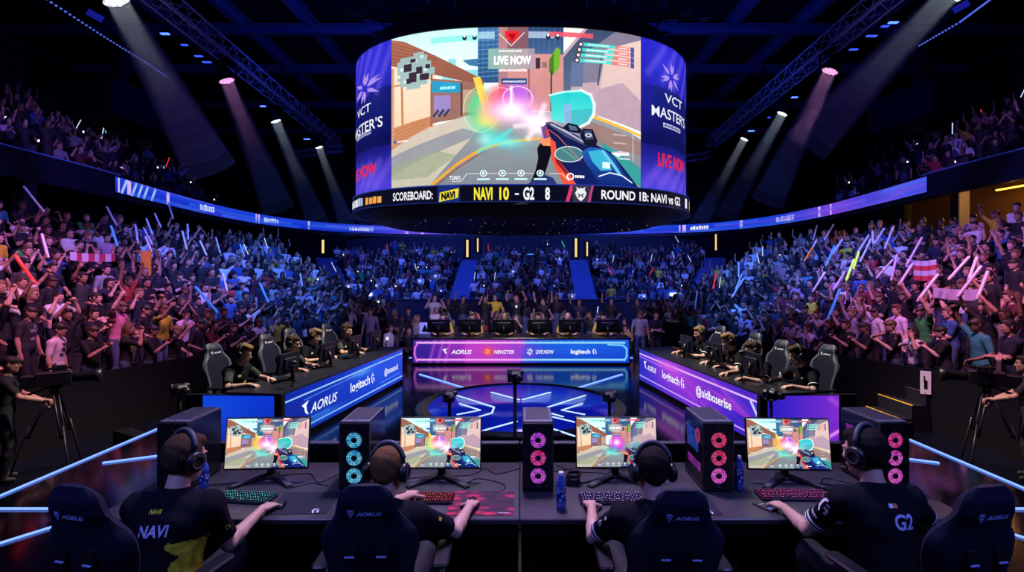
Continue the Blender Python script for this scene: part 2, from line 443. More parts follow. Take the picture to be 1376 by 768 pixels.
    def skull(s, K, lab=SKIN, fine=True):
        q = s.hs; H = lambda x, y, z: s.head+(s.hr*x+s.hf*y+s.hu*z)*q
        A = s.HA(); E = lambda c, r, l=lab, k=.02, sub=False: K.ell(c, tuple(v*q for v in r), l, k*q, A, sub)
        K.cone(s.neck-s.up*.03-s.fw*.005, s.head-s.hu*.05*q-s.hf*.012*q, .058, .052*q, lab, .025)
        E(H(0,-.012,.03), (.075,.094,.088)); E(H(0,.028,-.035), (.058,.062,.078)); E(H(0,.062,-.088), (.03,.026,.024))
        for x in (-1,1): E(H(.045*x,.02,-.045), (.022,.035,.05)); E(H(.038*x,.062,-.012), (.024,.022,.02), lab, .015)
        if fine:
            for x in (-1,1):
                E(H(.031*x,.095,.012), (.019,.016,.013), lab, .012, True)
                E(H(.078*x,-.012,-.008), (.012,.024,.034), lab, .01)
                K.cone(H(.015*x,.086,.03), H(.045*x,.074,.031), .0085*q, .0065*q, lab, .01)
            K.cone(H(0,.084,.02), H(0,.108,-.022), .008*q, .0125*q, lab, .012); E(H(0,.097,-.026), (.018,.012,.009), lab, .008)
            K.cone(H(-.018,.083,-.056), H(.018,.083,-.056), .009*q, .009*q, lab, .008)
    def face_marks(s, K):                            # eyes, brows and lips as differently coloured spots of the same skin
        q = s.hs; H = lambda x, y, z: s.head+(s.hr*x+s.hf*y+s.hu*z)*q
        for x in (-1,1):
            K.ell(H(.031*x,.081,.011), (.013*q,.009*q,.008*q), DARK, .003, s.HA())
            K.cone(H(.016*x,.0905,.033), H(.046*x,.078,.034), .0065*q, .005*q, HAIR, .003)
        K.cone(H(-.019,.0865,-.055), H(.019,.0865,-.055), .0075*q, .0075*q, LIP, .003)
    def hairdo(s, K, lab=HAIR, style=None, o=0.0):
        st = style or s.hair; q = s.hs
        H = lambda x, y, z: s.head+(s.hr*x+s.hf*y+s.hu*z)*q
        A = s.HA(); E = lambda c, r, k=.02: K.ell(c, tuple((v+o)*q for v in r), lab, k, A)
        if st == 'bald': return
        if st == 'cap':
            E(H(0,-.014,.048), (.083,.1,.082)); K.cone(H(-.03,.08,.062), H(-.03,.14,.05), .014, .012, lab, .03); K.cone(H(.03,.08,.062), H(.03,.14,.05), .014, .012, lab, .03); return
        E(H(0,-.026,.042), (.084,.094,.092)); E(H(0,.03,.092), (.06,.056,.036)); E(H(0,-.058,.0), (.068,.05,.062))
        if st == 'long':
            for x in (-1,1): K.cone(H(.068*x,-.02,.0), H(.075*x,-.02,-.18), .034, .03, lab, .03)
            K.cone(H(0,-.075,.0), H(0,-.085,-.22), .062, .05, lab, .04)
        if st == 'beard':
            K.ell(H(0,.05,-.072), (.057*q,.05*q,.05*q), lab, .01, A)
        if st == 'quiff': E(H(0,.055,.108), (.062,.045,.034)); E(H(0,.0,.118), (.068,.07,.03))
    def hand(s, K, i, lab=SKIN, fat=1.0):
        w = s.wr[i]; fa = nrm(s.wr[i]-s.el[i]); d = nrm(np.array(s.hdir[i], float)) if s.hdir[i] is not None else fa
        n = np.array(s.palm[i], float) if s.palm[i] is not None else np.cross(fa, s.fw)*(1 if i else -1)
        n = n-d*(n@d)
        if np.linalg.norm(n) < .05: n = s.fw-d*(s.fw@d)
        n = nrm(n); t = np.cross(d, n)*(1 if i else -1); c1, c2, c3, sp = CURL[s.hpose[i]]
        K.cone(w-fa*.05, w, .029, .025, lab, .012)
        for off, ln, m in ((.031,.070,.092),(.0105,.079,.096),(-.0105,.073,.092),(-.0295,.057,.084)):
            kn = w+d*m+t*off; K.cone(w+d*.012+t*off*.55, kn, .0165*fat, .0118*fat, lab, .008)
            dr = nrm(d+t*off*sp*7); a = 0; p = kn
            ax = np.cross(dr, n)
            for fr, c, r1, r2 in ((.45,c1,.0098,.0086),(.31,c2,.0086,.0078),(.24,c3,.0078,.0068)):
                a += c; e = p+rot_about(dr, ax, a)*ln*fr*1.08; K.cone(p, e, r1*fat, r2*fat, lab, .0035); p = e
        g = s.hpose[i] == 'grip'
        p = w+d*.028+t*.022; dr = nrm(d*.62+t*(.72 if not g else .35)+n*(.3 if not g else .75))
        for ln, r1, r2, bend in ((.042,.0155,.0125,0),(.033,.0122,.0105,.25),(.027,.0105,.0085,.25)):
            dr = nrm(dr+(-t*.6+d*.5+n*(.2 if g else 0))*bend); e = p+dr*ln; K.cone(p, e, r1*fat, r2*fat, lab, .006); p = e
        s.grip = getattr(s, 'grip', [None, None]); s.grip[i] = (w+d*.085+n*.028, t, d, n)
def join_parts(parts):
    V = []; Q = []; L = []; o = 0
    for v, q, l in parts: V.append(v); Q.append(q+o); L.append(l); o += len(v)
    return np.concatenate(V), np.concatenate(Q), np.concatenate(L)
def np_mesh(name, V, Q, mats, mi=None, smooth=True, col=None):
    me = bpy.data.meshes.new(name); n, m = len(V), len(Q); w = Q.shape[1]
    me.vertices.add(n); me.vertices.foreach_set('co', np.ascontiguousarray(V, np.float32).ravel())
    me.loops.add(m*w); me.loops.foreach_set('vertex_index', np.ascontiguousarray(Q, np.int32).ravel())
    me.polygons.add(m); me.polygons.foreach_set('loop_start', np.arange(0, m*w, w, dtype=np.int32))
    try: me.polygons.foreach_set('loop_total', np.full(m, w, np.int32))
    except Exception: pass
    for x in mats: me.materials.append(x)
    if mi is not None: me.polygons.foreach_set('material_index', np.ascontiguousarray(mi, np.int32))
    me.polygons.foreach_set('use_smooth', np.full(m, smooth))
    if col is not None:
        c = me.color_attributes.new('Col', 'BYTE_COLOR', 'POINT'); c.data.foreach_set('color', np.ascontiguousarray(np.c_[col, np.ones(n)], np.float32).ravel())
    me.update(calc_edges=True); me.validate(); return me
# ---------------------------------------------------------------- pictures shown by the LED walls and the monitors
def scrib(p, x, y, w, h, c, seed=1):
    r = random.Random(seed+int(x)); u = x
    while u < x+w:
        k = r.uniform(.35,.8)*h; p.rect(u, y+r.uniform(0,.25)*h, u+k, y+h, c); p.rect(u+k*.3, y+h*.35, u+k*.62, y+h*.6, c, .4); u += k+h*.18
def paint_game(W, Hh, fx=0):
    """a first-person view down a sunny street; units are 0..837 by 0..525"""
    p = Paint(W, Hh, 837, 525, (216,240,240)); p.ox, p.oy = 163, 65; p.a[:] = np.array((225,246,246))/255
    q = p.poly
    q([(163,65),(480,65),(480,260),(163,260)], (196,240,240), 1, (236,246,244))
    for x, y, w, h in ((352,185,40,70),(425,205,45,50),(372,165,25,40)): p.rect(x, y, x+w, y+h, (120,200,214), .8)
    q([(418,172),(470,168),(470,196),(440,190)], (60,120,160))
    p.rect(467,65,545,250,(62,110,160),1,(44,84,130))
    for k in range(11): p.line([(467,80+k*15),(545,76+k*15)], 2.2, (120,168,205), .8)
    for k in range(5): p.line([(475+k*16,65),(475+k*16,240)], 2, (30,70,120), .7)
    p.rect(532,65,735,345,(214,150,142),1,(196,132,130)); p.rect(532,65,560,250,(150,110,120),.6)
    p.rect(625,62,735,155,(42,66,110),1,(66,96,140)); p.rect(560,62,625,140,(120,80,92),.9)
    for k in range(6): p.line([(640+k*17,66),(640+k*17,150)], 1.5, (90,130,170), .6)
    q([(735,62),(800,62),(735,150)], (244,240,238))
    p.rect(648,168,662,204,(60,44,60)); p.rect(668,182,684,200,(120,80,80),.6)
    p.rect(541,236,620,256,(40,70,120)); scrib(p,546,243,70,7,(220,230,240)); p.rect(546,256,616,300,(176,120,180))
    p.line([(627,150),(627,300)], 4, (120,80,86))
    # palm
    q([(690,170),(715,130),(726,140),(722,200),(700,225)], (112,170,50)); q([(690,175),(705,150),(704,225),(690,215)], (70,120,40)); p.line([(697,215),(695,390)], 5, (60,60,50))
    # right-hand building
    q([(735,150),(800,65),(1000,65),(1000,380),(735,340)], (186,160,170))
    q([(735,165),(812,65),(905,65),(770,180),(750,330),(735,330)], (58,74,104),1,(96,110,140))
    q([(775,170),(905,65),(1000,65),(1000,90),(870,150),(850,240),(780,250)], (128,120,142))
    q([(870,130),(1000,78),(1000,395),(840,355)], (226,196,186),1,(206,176,180)); q([(850,265),(930,235),(1000,290),(1000,395),(840,350)], (176,146,166),.8)
    q([(760,180),(800,160),(795,260),(755,262)], (96,112,148)); p.line([(858,150),(846,250)], 5, (70,70,96))
    # left-hand building
    q([(163,130),(330,155),(330,385),(163,450)], (250,222,196),1,(240,196,166))
    q([(163,68),(215,84),(330,150),(485,240),(485,262),(330,215),(163,160)], (168,104,80),1,(140,84,70))
    for k in range(6): p.line([(163,80+k*13),(330,150+k*9)], 2, (110,66,60), .7)
    q([(163,380),(320,352),(320,385),(163,455)], (196,132,92)); q([(163,168),(175,170),(175,440),(163,445)], (200,150,120))
    p.line([(206,185),(210,380)], 9, (190,130,92)); p.line([(163,232),(318,236)], 7, (196,140,104)); p.line([(316,160),(316,385)], 8, (150,96,76))
    for k in range(4): p.line([(163,395+k*14),(320,358+k*7)], 1.5, (150,96,70), .8)
    q([(318,226),(470,250),(470,360),(318,378)], (150,104,92)); q([(318,234),(412,248),(412,280),(318,274)], (40,150,190)); scrib(p,345,256,50,10,(170,240,240))
    q([(324,285),(380,286),(380,345),(324,360)], (150,130,190)); q([(420,270),(470,275),(470,345),(420,348)], (190,150,130)); p.line([(415,250),(415,355)], 7, (90,60,60))
    for k in range(9): p.ell(325+k*6,352-(k%3)*7,5,6,(70,60,70))
    # road
    q([(163,455),(320,388),(470,352),(735,345),(840,355),(1000,420),(1000,600),(163,600)], (146,150,156),1,(122,128,138))
    q([(163,455),(330,386),(440,356),(500,380),(440,440),(300,600),(163,600)], (206,190,174),1,(186,182,164)); q([(163,480),(420,400),(480,420),(163,545)], (130,134,150),.75)
    q([(163,520),(330,470),(400,490),(300,560),(163,560)], (150,160,130),.7); q([(720,345),(1000,430),(1000,480),(840,450)], (150,120,116)); q([(880,470),(1000,530),(1000,600),(960,600)], (196,150,110))
    q([(850,440),(910,470),(1000,525),(1000,590),(900,520)], (40,150,150),.9)
    p.line([(310,592),(400,520),(480,470),(560,448),(660,436)], 9, (232,160,50)); p.line([(318,600),(410,528),(485,480)], 5, (140,80,60),.8)
    p.line([(832,360),(900,380),(1000,410)], 10, (240,180,70))
    p.noise(.012, 16, 3); p.noise(.008, 4, 4)
    # effects
    S = [((60,210,130),(255,220,60),(255,120,220),(20,200,200)), ((230,200,60),(255,200,70),(255,90,230),(30,190,170)), ((150,230,110),(250,230,120),(255,180,240),(60,200,215)),
         ((190,90,220),(220,90,240),(250,60,240),(80,170,160)), ((240,170,50),(255,190,60),(255,180,200),(40,195,205))][fx]
    cx = 0
    if fx == 3:
        p.blob(585,345,70,75,(226,40,230),.95,4); p.ell(585,345,82,88,(150,60,220),.5,.1); p.blob(585,330,35,35,(255,240,255),1); p.blob(560,400,40,30,(60,190,170),.7)
    else:
        p.blob(478,338,44,62,S[0],.95,5); p.ell(478,338,58,78,(200,255,190),.5,.06); p.blob(505,350,32,46,S[1],.95,2)
        q([(452,232),(474,228),(510,340),(486,352)], (255,208,80),.95); p.blob(490,380,30,26,(255,230,90),.7)
        p.blob(540,300,46,42,(240,70,90),.8,4); p.blob(590,300,48,42,(178,90,230),.85,4); p.ell(592,302,48,40,(255,210,255),.9,.07); p.ell(540,304,44,38,(255,180,190),.8,.07)
        p.blob(560,345,60,26,S[2],.8); p.blob(612,345,22,20,(110,50,180),.9,4)
        p.blob(570,340,85,40,(255,150,230),.75); p.blob(575,345,52,32,(255,252,246),1); p.blob(655,386,46,40,(255,210,240),.8); p.blob(655,386,26,24,(255,255,255),1); [p.line([(655,386),(655+dx,386+dy)], 5, (255,230,240), .7, 7) for dx,dy in ((-90,-48),(-70,10),(-30,50),(20,-60),(35,30))]; p.blob(655,386,60,17,(255,190,235),.9,2,.45); p.blob(650,384,40,13,(255,255,255),1,2,.45); p.blob(665,395,28,24,(255,240,230),.9); p.line([(572,265),(572,345)], 3, (255,240,250), .9, 3)
    p.blob(520,430,80,24,(60,220,215),.6,2,.5); p.blob(560,450,60,14,(120,250,240),.6); p.line([(470,480),(570,410)], 4, (80,230,220), .6, 6); p.blob(490,440,22,20,(160,255,250),.6)
    # bubble shield
    b = [(692,290),(730,278),(790,272),(822,286),(834,318),(832,350),(815,380),(780,400),(740,385),(700,375)]
    q(b, S[3] if fx != 3 else (180,170,170), .92 if fx != 3 else .3, (90,225,215)); q([(735,345),(834,330),(820,375),(780,398),(745,385)], (60,150,170),.5)
    if fx != 3: p.line(b[2:8], 5, (235,255,255), .95, 2); p.line([(692,292),(735,280),(790,274)], 3, (200,255,245), .9, 2)
    p.rect(736,320,760,390,(170,160,220),.6)
    # rifle and arms
    g = lambda *pp: [(X*.692+163, Y*.684+65) for X, Y in pp]
    q(g((735,545),(770,560),(775,600),(750,690),(720,770),(672,770),(700,700),(712,640),(708,590)), (14,12,24)); q(g((690,745),(730,715),(780,735),(800,770),(660,770)), (40,50,110))
    q(g((718,560),(745,520),(772,530),(778,580),(735,578)), (244,140,90)); q(g((725,490),(760,465),(790,490),(772,535),(735,545)), (110,70,130)); q(g((745,500),(770,490),(775,520),(750,530)), (200,60,70))
    q(g((745,465),(770,462),(830,490),(925,545),(985,570),(1050,600),(1130,690),(1200,770),(890,770),(850,720),(790,640),(775,560),(760,510)), (20,24,62),1,(16,30,96))
    q(g((765,540),(790,560),(800,640),(860,720),(885,770),(830,770),(790,690),(772,640)), (224,78,56)); q(g((785,600),(800,640),(850,712),(838,716),(792,660)), (130,30,40))
    p.ell(*g((852,618))[0], 46, 27, (210,225,230)); p.ell(*g((852,618))[0], 43, 24, (70,120,126)); p.line(g((818,590),(880,640)), 5, (96,170,160), .7)
    q(g((745,468),(775,462),(850,502),(940,552),(930,575),(840,535)), (70,74,110)); p.line(g((770,472),(850,516),(935,566)), 4, (196,202,220)); p.line(g((760,500),(800,530),(905,650)), 3, (220,110,120), .8)
    q(g((820,492),(848,464),(890,474),(912,500),(900,520),(850,512)), (18,20,40)); q(g((848,474),(884,482),(894,502),(856,500)), (90,120,150),.8); p.line(g((822,494),(850,510),(900,518)), 2.5, (150,160,190))
    q(g((902,522),(916,490),(962,491),(984,545),(978,576),(925,572)), (20,22,46)); q(g((918,500),(955,498),(968,540),(930,545)), (60,66,100)); p.ell(*g((942,522))[0], 11, 7, (200,205,220), 1, .5)
    q(g((910,602),(948,580),(1010,584),(1062,618),(1110,690),(1150,738),(1180,770),(1000,770),(960,705),(920,645)), (34,90,170),1,(16,34,110)); q(g((940,602),(996,590),(1036,640),(1056,690),(1000,694),(960,650)), (60,180,205),.9)
    q(g((1000,594),(1014,590),(1064,650),(1104,706),(1086,706)), (120,220,235),.8); p.line(g((992,722),(1044,702),(1106,712),(1160,745)), 4, (226,238,250)); p.rect(*g((1008,650))[0], *g((1046,682))[0], (232,244,250), .85)
    p.line(g((724,480),(735,540)), 3, (170,130,210))
    # head-up display
    p.rect(315,88,470,108,(120,225,215),.75); p.rect(470,80,520,104,(190,225,240),.7); p.rect(625,80,705,102,(200,215,235),.7); p.rect(690,80,830,96,(226,84,100),.9)
    for x in (425,457,687,717): p.ell(x,97,7,9,(40,40,60)); p.ell(x,92,4,4,(250,250,250))
    q([(552,78),(596,78),(596,98),(575,118),(552,98)], (228,36,44)); q([(562,88),(588,88),(575,110)], (150,10,30),.9); p.line([(535,88),(572,128),(612,84)], 2.5, (240,220,225))
    p.rect(500,137,645,205,(150,190,170),.85,(170,150,170),'x'); p.text('LIVE NOW', 518,188,27,(255,255,255),w=116,bold=.05); scrib(p,532,141,70,7,(240,240,240)); scrib(p,532,205,84,8,(250,240,245))
    r = np.random.RandomState(2)
    for i in range(11):
        for j in range(11):
            if (i-5)**2+(j-5)**2 < 30+r.randint(-8,8): p.rect(188+i*12.6,130+j*11.2,188+i*12.6+13,130+j*11.2+12,(150,180,180) if (i*7+j*5) % 9 else (200,220,220),.95)
    for x, y, w, h in ((215,165,30,26),(235,196,28,34),(262,180,22,24),(275,205,32,22),(240,150,20,12),(225,215,16,18),(295,175,16,14)): p.rect(x,y,x+w,y+h,(56,40,56))
    for k in range(4):
        y = 112+k*18; p.rect(795-k*3,y,920-k*4,y+12,(70,215,200),.9); p.rect(905-k*4,y,955,y+12,(232,110,110),.9); p.ell(790-k*4,y+6,9,8,(60,30,40)); p.ell(790-k*4,y+6,5,5,(240,220,220)); p.rect(960,y-3,974,y+14,(70,80,150)); scrib(p,812-k*3,y+3,70,5,(240,250,250)); scrib(p,915,y+3,32,5,(250,235,235))
    p.line([(385,577),(415,577),(432,553),(640,553)], 2, (235,240,240), .9); p.line([(690,553),(730,553),(752,577)], 2, (235,240,240), .9)
    for k, x in enumerate((485,544,602,662)): p.ell(x,552,11,11,(245,250,250)); p.ell(x,552,8,8,(60,130,130)); p.ell(x,552,4,5,(250,250,250)); p.rect(x-20,569,x+20,575,(190,235,225)); 
    p.text('TUNO', 376,572,14,(245,245,245),w=36); p.ell(757,562,12,12,(245,245,245),1,.35); scrib(p,772,556,26,10,(250,250,250)); p.poly([(890,478),(920,470),(955,472),(955,482),(925,484),(915,492)],(235,235,240)); scrib(p,915,492,40,5,(235,235,240)); p.line([(970,405),(970,500)], 2, (210,200,210)); p.ell(178,428,6,6,(60,100,180)); scrib(p,188,425,40,6,(240,240,240))
    for y in (412,440,472): p.rect(897,y,945,y+5,(200,180,190),.8)
    return p
def star_mark(p, x, y, r, c, squash=.8):
    for k in range(6):
        a = R(30+60*k+8); ca, sa = math.cos(a), math.sin(a)
        f = lambda u, v: (x+(u*ca-v*sa)*r*squash, y+(u*sa+v*ca)*r)
        p.poly([f(.2,-.04),f(.5,-.2),f(1.0,-.13),f(.66,-.02),f(.95,.14),f(.5,.18),f(.2,.06)] if k % 3 else [f(.2,0),f(.5,-.13),f(1.05,0),f(.5,.13)], c)
def eagle_mark(p, x, y, h, c):
    # a swept wing with a hooked beak
    f = lambda u, v: (x+u*h, y-v*h)
    p.poly([f(0,1),f(.35,1.08),f(1.15,1.25),f(.75,.85),f(.8,.45),f(1.1,.0),f(.75,.1),f(.5,.35),f(.42,.7)], c)
def hook_g(p, x, y, h, c):
    f = lambda u, v: (x+u*h, y-v*h)
    p.poly([f(.35,1.2),f(.1,.9),f(0,.5),f(.1,.1),f(.35,-.2),f(.45,-.1),f(.28,.2),f(.22,.5),f(.28,.85),f(.5,1.1)], c)
    p.poly([f(.5,.5),f(.9,.5),f(.9,.0),f(.72,-.1),f(.72,.32),f(.5,.32)], c); p.poly([f(.5,.9),f(.8,.9),f(.8,.74),f(.5,.74)], c)
# ---- LED boards of the place -------------------------------------------------
def streaks(p, n, cols, seed=1, ang=.0, soft=.12, a=.5, w=.02, y0=0, y1=None):
    r = random.Random(seed)
    for _ in range(n):
        x = r.uniform(0, p.w); y = r.uniform(y0, y1 or p.h); L = r.uniform(.2, .6)*p.w*.5
        p.line([(x, y), (x+L*math.cos(ang), y+L*math.sin(ang))], w, r.choice(cols), a*r.uniform(.4,1), soft)
def paint_centre():                                      # 5.72 x .66 m
    p = Paint(1720, 200, 290, 33.5, (20,40,190)); Rr = p.rect
    Rr(0,0,70,33.5,(28,30,150),1,(120,30,170),'x'); Rr(70,0,150,33.5,(190,60,205),1,(160,60,205),'x')
    p.poly([(0,0),(150,0),(142,33.5),(0,33.5)], (150,40,190), .35); p.poly([(152,0),(290,0),(290,33.5),(143,33.5)], (24,90,225),1,(20,60,200)); p.blob(145,17,26,22,(120,70,220),.6)
    p.blob(15,18,18,16,(40,30,140),.8); p.blob(100,14,50,18,(205,70,200),.6); p.blob(220,12,50,14,(30,110,235),.6)
    for x in (22,33,43): p.line([(x,33),(x+8,0)], 1.2, (200,90,220), .5, 1.5)
    for y, c in ((4.2,(255,190,250)),(29,(255,170,240))):
        p.line([(5,y),(150,y)], .9, c, 1, 1.1); p.line([(150,y),(284,y)], .9, (150,225,255), 1, 1.1)
    p.line([(262,7),(282,8),(287,13),(287,24),(284,30)], .8, (120,220,255), 1, .8); p.line([(6,5),(3,11),(2,20),(5,31)], .8, (235,110,220), 1, .9)
    for k in range(26): p.rect(8+k*9.5, 1.2+(k%3)*.4, 10+k*9.5, 1.9+(k%3)*.4, (220,180,250), .6)
    W = (250,250,255)
    eagle_mark(p, 39, 20.5, 6.5, W); p.text('AORUS', 51,20.5,6.2,W,w=28,bold=.02,shear=.28)
    p.blob(101,17,7,6,(255,90,60),.9); star_mark(p,100,17,5,(255,190,90)); p.text('NENZTER', 109,20,5.2,W,w=27,bold=.02,shear=.1)
    star_mark(p,157,17.3,6,W); p.text('LIVE NOW', 165,20,5.4,W,w=24,bold=.025)
    p.text('logitech', 212,19.8,6.2,W,w=26,bold=.03); hook_g(p,241,20,6,W)
    return p
def paint_counter(right):                               # 4.5 x .68 m
    p = Paint(1500, 230, 450, 68, (14,50,190))
    if not right:
        p.rect(0,0,450,68,(10,40,165),1,(14,60,215),'x'); p.blob(330,25,120,40,(20,90,235),.7); p.blob(60,60,90,30,(8,30,140),.8)
        c1, c2 = (170,220,255), (90,160,250)
        p.line([(0,12),(450,9)],.9,c1,1,.9); p.line([(60,20),(240,15)],.6,c2,.8,.6); p.line([(0,60),(450,60)],.9,c1,1,.9); p.line([(20,50),(130,52)],.6,c2,.7,.6); p.line([(330,52),(440,50)],.6,c2,.8,.6)
        p.blob(250,15,40,6,(120,180,255),.7); p.blob(110,56,60,8,(60,140,250),.6); streaks(p,14,[(60,130,250),(30,90,220)],3,-.25,3,.35,1.5)
        W = (245,250,255); eagle_mark(p,52,44,17,W); p.text('AORUS',76,44,15,W,w=82,bold=.015,shear=.3)
        p.text('logitech',205,42,17,W,w=78,bold=.02); hook_g(p,290,42,15,W); p.text('@xxxxuock',352,40,13,W,w=74,bold=.02,shear=.1)
    else:
        p.rect(0,0,450,68,(50,40,200),1,(90,40,200),'x'); p.rect(0,0,450,68,(170,60,215),.0)
        p.blob(180,20,120,36,(170,60,220),.9); p.blob(240,40,90,30,(150,50,210),.7); p.blob(20,30,50,50,(40,40,190),.8); p.blob(420,50,60,40,(40,30,190),.8)
        c1 = (245,200,255); p.line([(0,10),(450,11)],1.1,c1,1,1.1); p.line([(0,16),(120,18)],1,(200,120,250),.8,1); p.line([(0,58),(450,60)],.9,(220,170,255),1,.9)
        p.blob(150,12,50,8,(235,110,230),.8); p.poly([(300,20),(380,24),(440,44),(360,36)],(190,60,210),.6); streaks(p,12,[(200,80,230),(120,60,230)],5,.3,3,.4,1.5)
        p.line([(425,14),(440,30)],2,(200,220,255),1,2)
        W = (248,246,255); eagle_mark(p,24,38,14,W); p.text('AORUS',44,38,11,W,w=48,bold=.02,shear=.25)
        p.text('logitech',122,40,16,W,w=76,bold=.02); hook_g(p,204,40,15,W); p.text('@uidboserise',262,40,15,W,w=112,bold=.02)
    return p
def paint_end(right):                                   # near end board, 1.3 x .7
    p = Paint(300, 160, 130, 70, (16,60,215))
    if right:
        p.rect(0,0,130,70,(40,30,200),1,(150,50,215),'x'); p.poly([(60,70),(95,40),(130,20),(130,70)],(120,40,200),.6); p.line([(70,70),(130,38)],1.4,(230,140,250),1,2); p.line([(95,5),(130,25)],2,(190,80,230),.6,3)
    else:
        p.rect(0,0,130,70,(14,60,225),1,(12,44,190)); p.blob(40,20,50,25,(24,90,245),.6)
    return p
def paint_fascia(seed):                                 # ribbon, long strip in metres x .55
    p = Paint(2048, 32, 40, .55, (24,50,200)); r = random.Random(seed)
    p.rect(0,0,40,.55,(30,70,225),1,(20,40,190)); p.blob(31,.3,4,.8,(150,70,220),.8); p.blob(38,.3,3,.8,(120,90,230),.7)
    for x in (.2,.9,4.4,14.6,14.9,20.3,29.2,30.6): p.rect(x,.02,x+r.uniform(.1,.35),.53,(225,190,255),.95)
    for x in (.5,1.3,1.8,2.3,3.0): p.line([(x,.5),(x+.35,.05)],.07,(190,220,255),.9,.05)
    for x in (8,15.6,24.2): scrib(p,x,.12,1.6,.3,(240,245,255),seed)
    p.text('NAVI',25.4,.42,.3,(250,250,255),bold=.04)
    streaks(p,20,[(70,130,255),(110,90,240),(20,60,220)],seed,0,.05,.5,.06)
    return p
# ---------------------------------------------------------------- the hall: stage, stands, ribbon board, roof
M_black = mat('matte_black', (.003,.003,.005), .6, spec=.25); M_dark = mat('dark_grey', (.012,.013,.018), .5); M_metal = mat('dark_metal', (.03,.03,.035), .35, .8)
M_conc = mat('dark_concrete', (.035,.038,.055), .8, noise=.5, nscale=3); M_navy = mat('navy_panel', (.008,.012,.035), .6)
M_deck = mat('gloss_deck', (.0022,.003,.007), .11, spec=.5, noise=.4, nscale=1.5)
M_strip = glow('led_strip', rgb(105,140,255), 2.3); M_stripb = glow('led_strip_white', rgb(165,195,255), 1.7)
M_out = mat('hall_floor', (.0025,.0035,.010), .4, spec=.25, noise=.5, nscale=2)
b = MB(); b.box((0,22,-.53),(60,56,.1)); struct('floor', b, M_out)
b = MB(); b.box((0,22,14.6),(60,56,.2)); struct('ceiling', b, mat('roof_dark', (.004,.005,.012), .9))
b = MB(); b.box((0,48,7),(60,.3,15.5)); struct('wall_back', b, M_navy)
for s, n in ((-1,'left'),(1,'right')):
    b = MB(); b.box((s*26,22,7),(.3,56,15.5)); struct('wall_'+n, b, M_navy)
# roof beams
M_beam = mat('beam_steel', (.07,.09,.16), .6)
def ibeam(p0, p1, w=.3, h=.55):
    b = MB(); p0, p1 = Vector(p0), Vector(p1); L = (p1-p0).length; a = math.atan2(p1.y-p0.y, p1.x-p0.x)
    b.M = Matrix.Translation(p0) @ Matrix.Rotation(a, 4, 'Z')
    b.box((L/2,0,h/2-.03),(L,w,.06)); b.box((L/2,0,-h/2+.03),(L,w,.06)); b.box((L/2,0,0),(L,.04,h-.12)); return b
n = 0
for x in (-15.5,-12.4,-9.4,-6.6,-3.6,3.6,6.6,9.4,12.4,15.5): n += 1; struct('beam_%d' % n, ibeam((x,8,13.6),(x,46,13.6),.34), M_beam)
for y in (18.5,22.8,27.2,33,39): n += 1; struct('beam_%d' % n, ibeam((-24,y,13.1),(24,y,13.1),.3,.4), M_beam)
# stage deck with its lit edges and the round platform
b = MB(); b.prism([(-5.7,2.0),(5.7,2.0),(5.7,15.4),(-5.7,15.4)], -.48, 0); struct('stage_floor', b, M_deck)
def strip(name, pts, label, w=.035, z=.006, m=None, group=None, cat='led strip'):
    b = MB(); pts = [Vector((*q[:2], z)) for q in pts]; n = len(pts)
    L = []
    for i, q in enumerate(pts):
        t = (pts[min(i+1,n-1)]-pts[max(i-1,0)]).normalized(); k = Vector((-t.y,t.x,0))
        if 0 < i < n-1:
            t1 = (pts[i]-pts[i-1]).normalized(); k = k/max(.3, abs(k.dot(Vector((-t1.y,t1.x,0)))))
        L.append((q+k*w/2, q-k*w/2))
    vs = [v for a2, c2 in L for v in (a2, c2, a2+Vector((0,0,.012)), c2+Vector((0,0,.012)))]; fs = []
    for i in range(n-1):
        o, p = i*4, i*4+4
        fs += [(o+2,o+3,p+3,p+2),(o,p,p+1,o+1),(o,o+2,p+2,p),(o+1,p+1,p+3,o+3)]
    fs += [(0,1,3,2),((n-1)*4,(n-1)*4+2,(n-1)*4+3,(n-1)*4+1)]
    b.add(vs, fs); return tag(obj(name, b, m or M_strip), label, cat, group)
for s, w in ((-1,'left'),(1,'right')):
    strip('edge_led_strip', [(s*5.62,3.2),(s*5.62,13.0)], f'long blue-white light strip along the {w} edge of the stage deck', .03)
    strip('floor_led_strip', [(s*5.75,5.31),(s*4.62,5.31)], f'short light strip crossing the deck beside the {w}most gaming chair', .028)
    strip('floor_led_strip', [(s*5.3,3.62),(s*4.43,4.93)], f'slanting light strip in the deck in front of the {w}most gaming chair', .028)
    strip('floor_led_strip', [(s*2.42,12.45),(s*1.15,10.9)], f'slanting light strip between the {w} counter and the round platform', .05)
    strip('floor_led_strip', [(s*2.5,15.2),(s*3.2,14.9)], f'faint light strip behind the far end of the {w} counter', .05)
    strip('booth_led_strip', [(s*5.3,6.6),(s*4.5,7.0)], f'short light strip at the foot of the {w} booth', .04)
PC = (0.0, 9.4); PR = 1.85
b = MB(); b.M = Matrix.Translation((*PC,0)); b.lathe([(0,.0),(PR,.0),(PR+.02,.05),(PR-.1,.075),(PR-.16,.05),(0,.05)], 96, 0)
M_plat = bpy.data.materials.new('lit_floor'); M_plat.use_nodes = True
nt = M_plat.node_tree; B = nt.nodes['Principled BSDF']; B.inputs['Base Color'].default_value = (.002,.004,.02,1); B.inputs['Roughness'].default_value = .16
tc = nt.nodes.new('ShaderNodeTexCoord'); br = nt.nodes.new('ShaderNodeTexBrick'); br.offset = 0; br.inputs['Scale'].default_value = 2.0; br.inputs['Mortar Size'].default_value = .006; br.inputs['Brick Width'].default_value = 1; br.inputs['Row Height'].default_value = 1
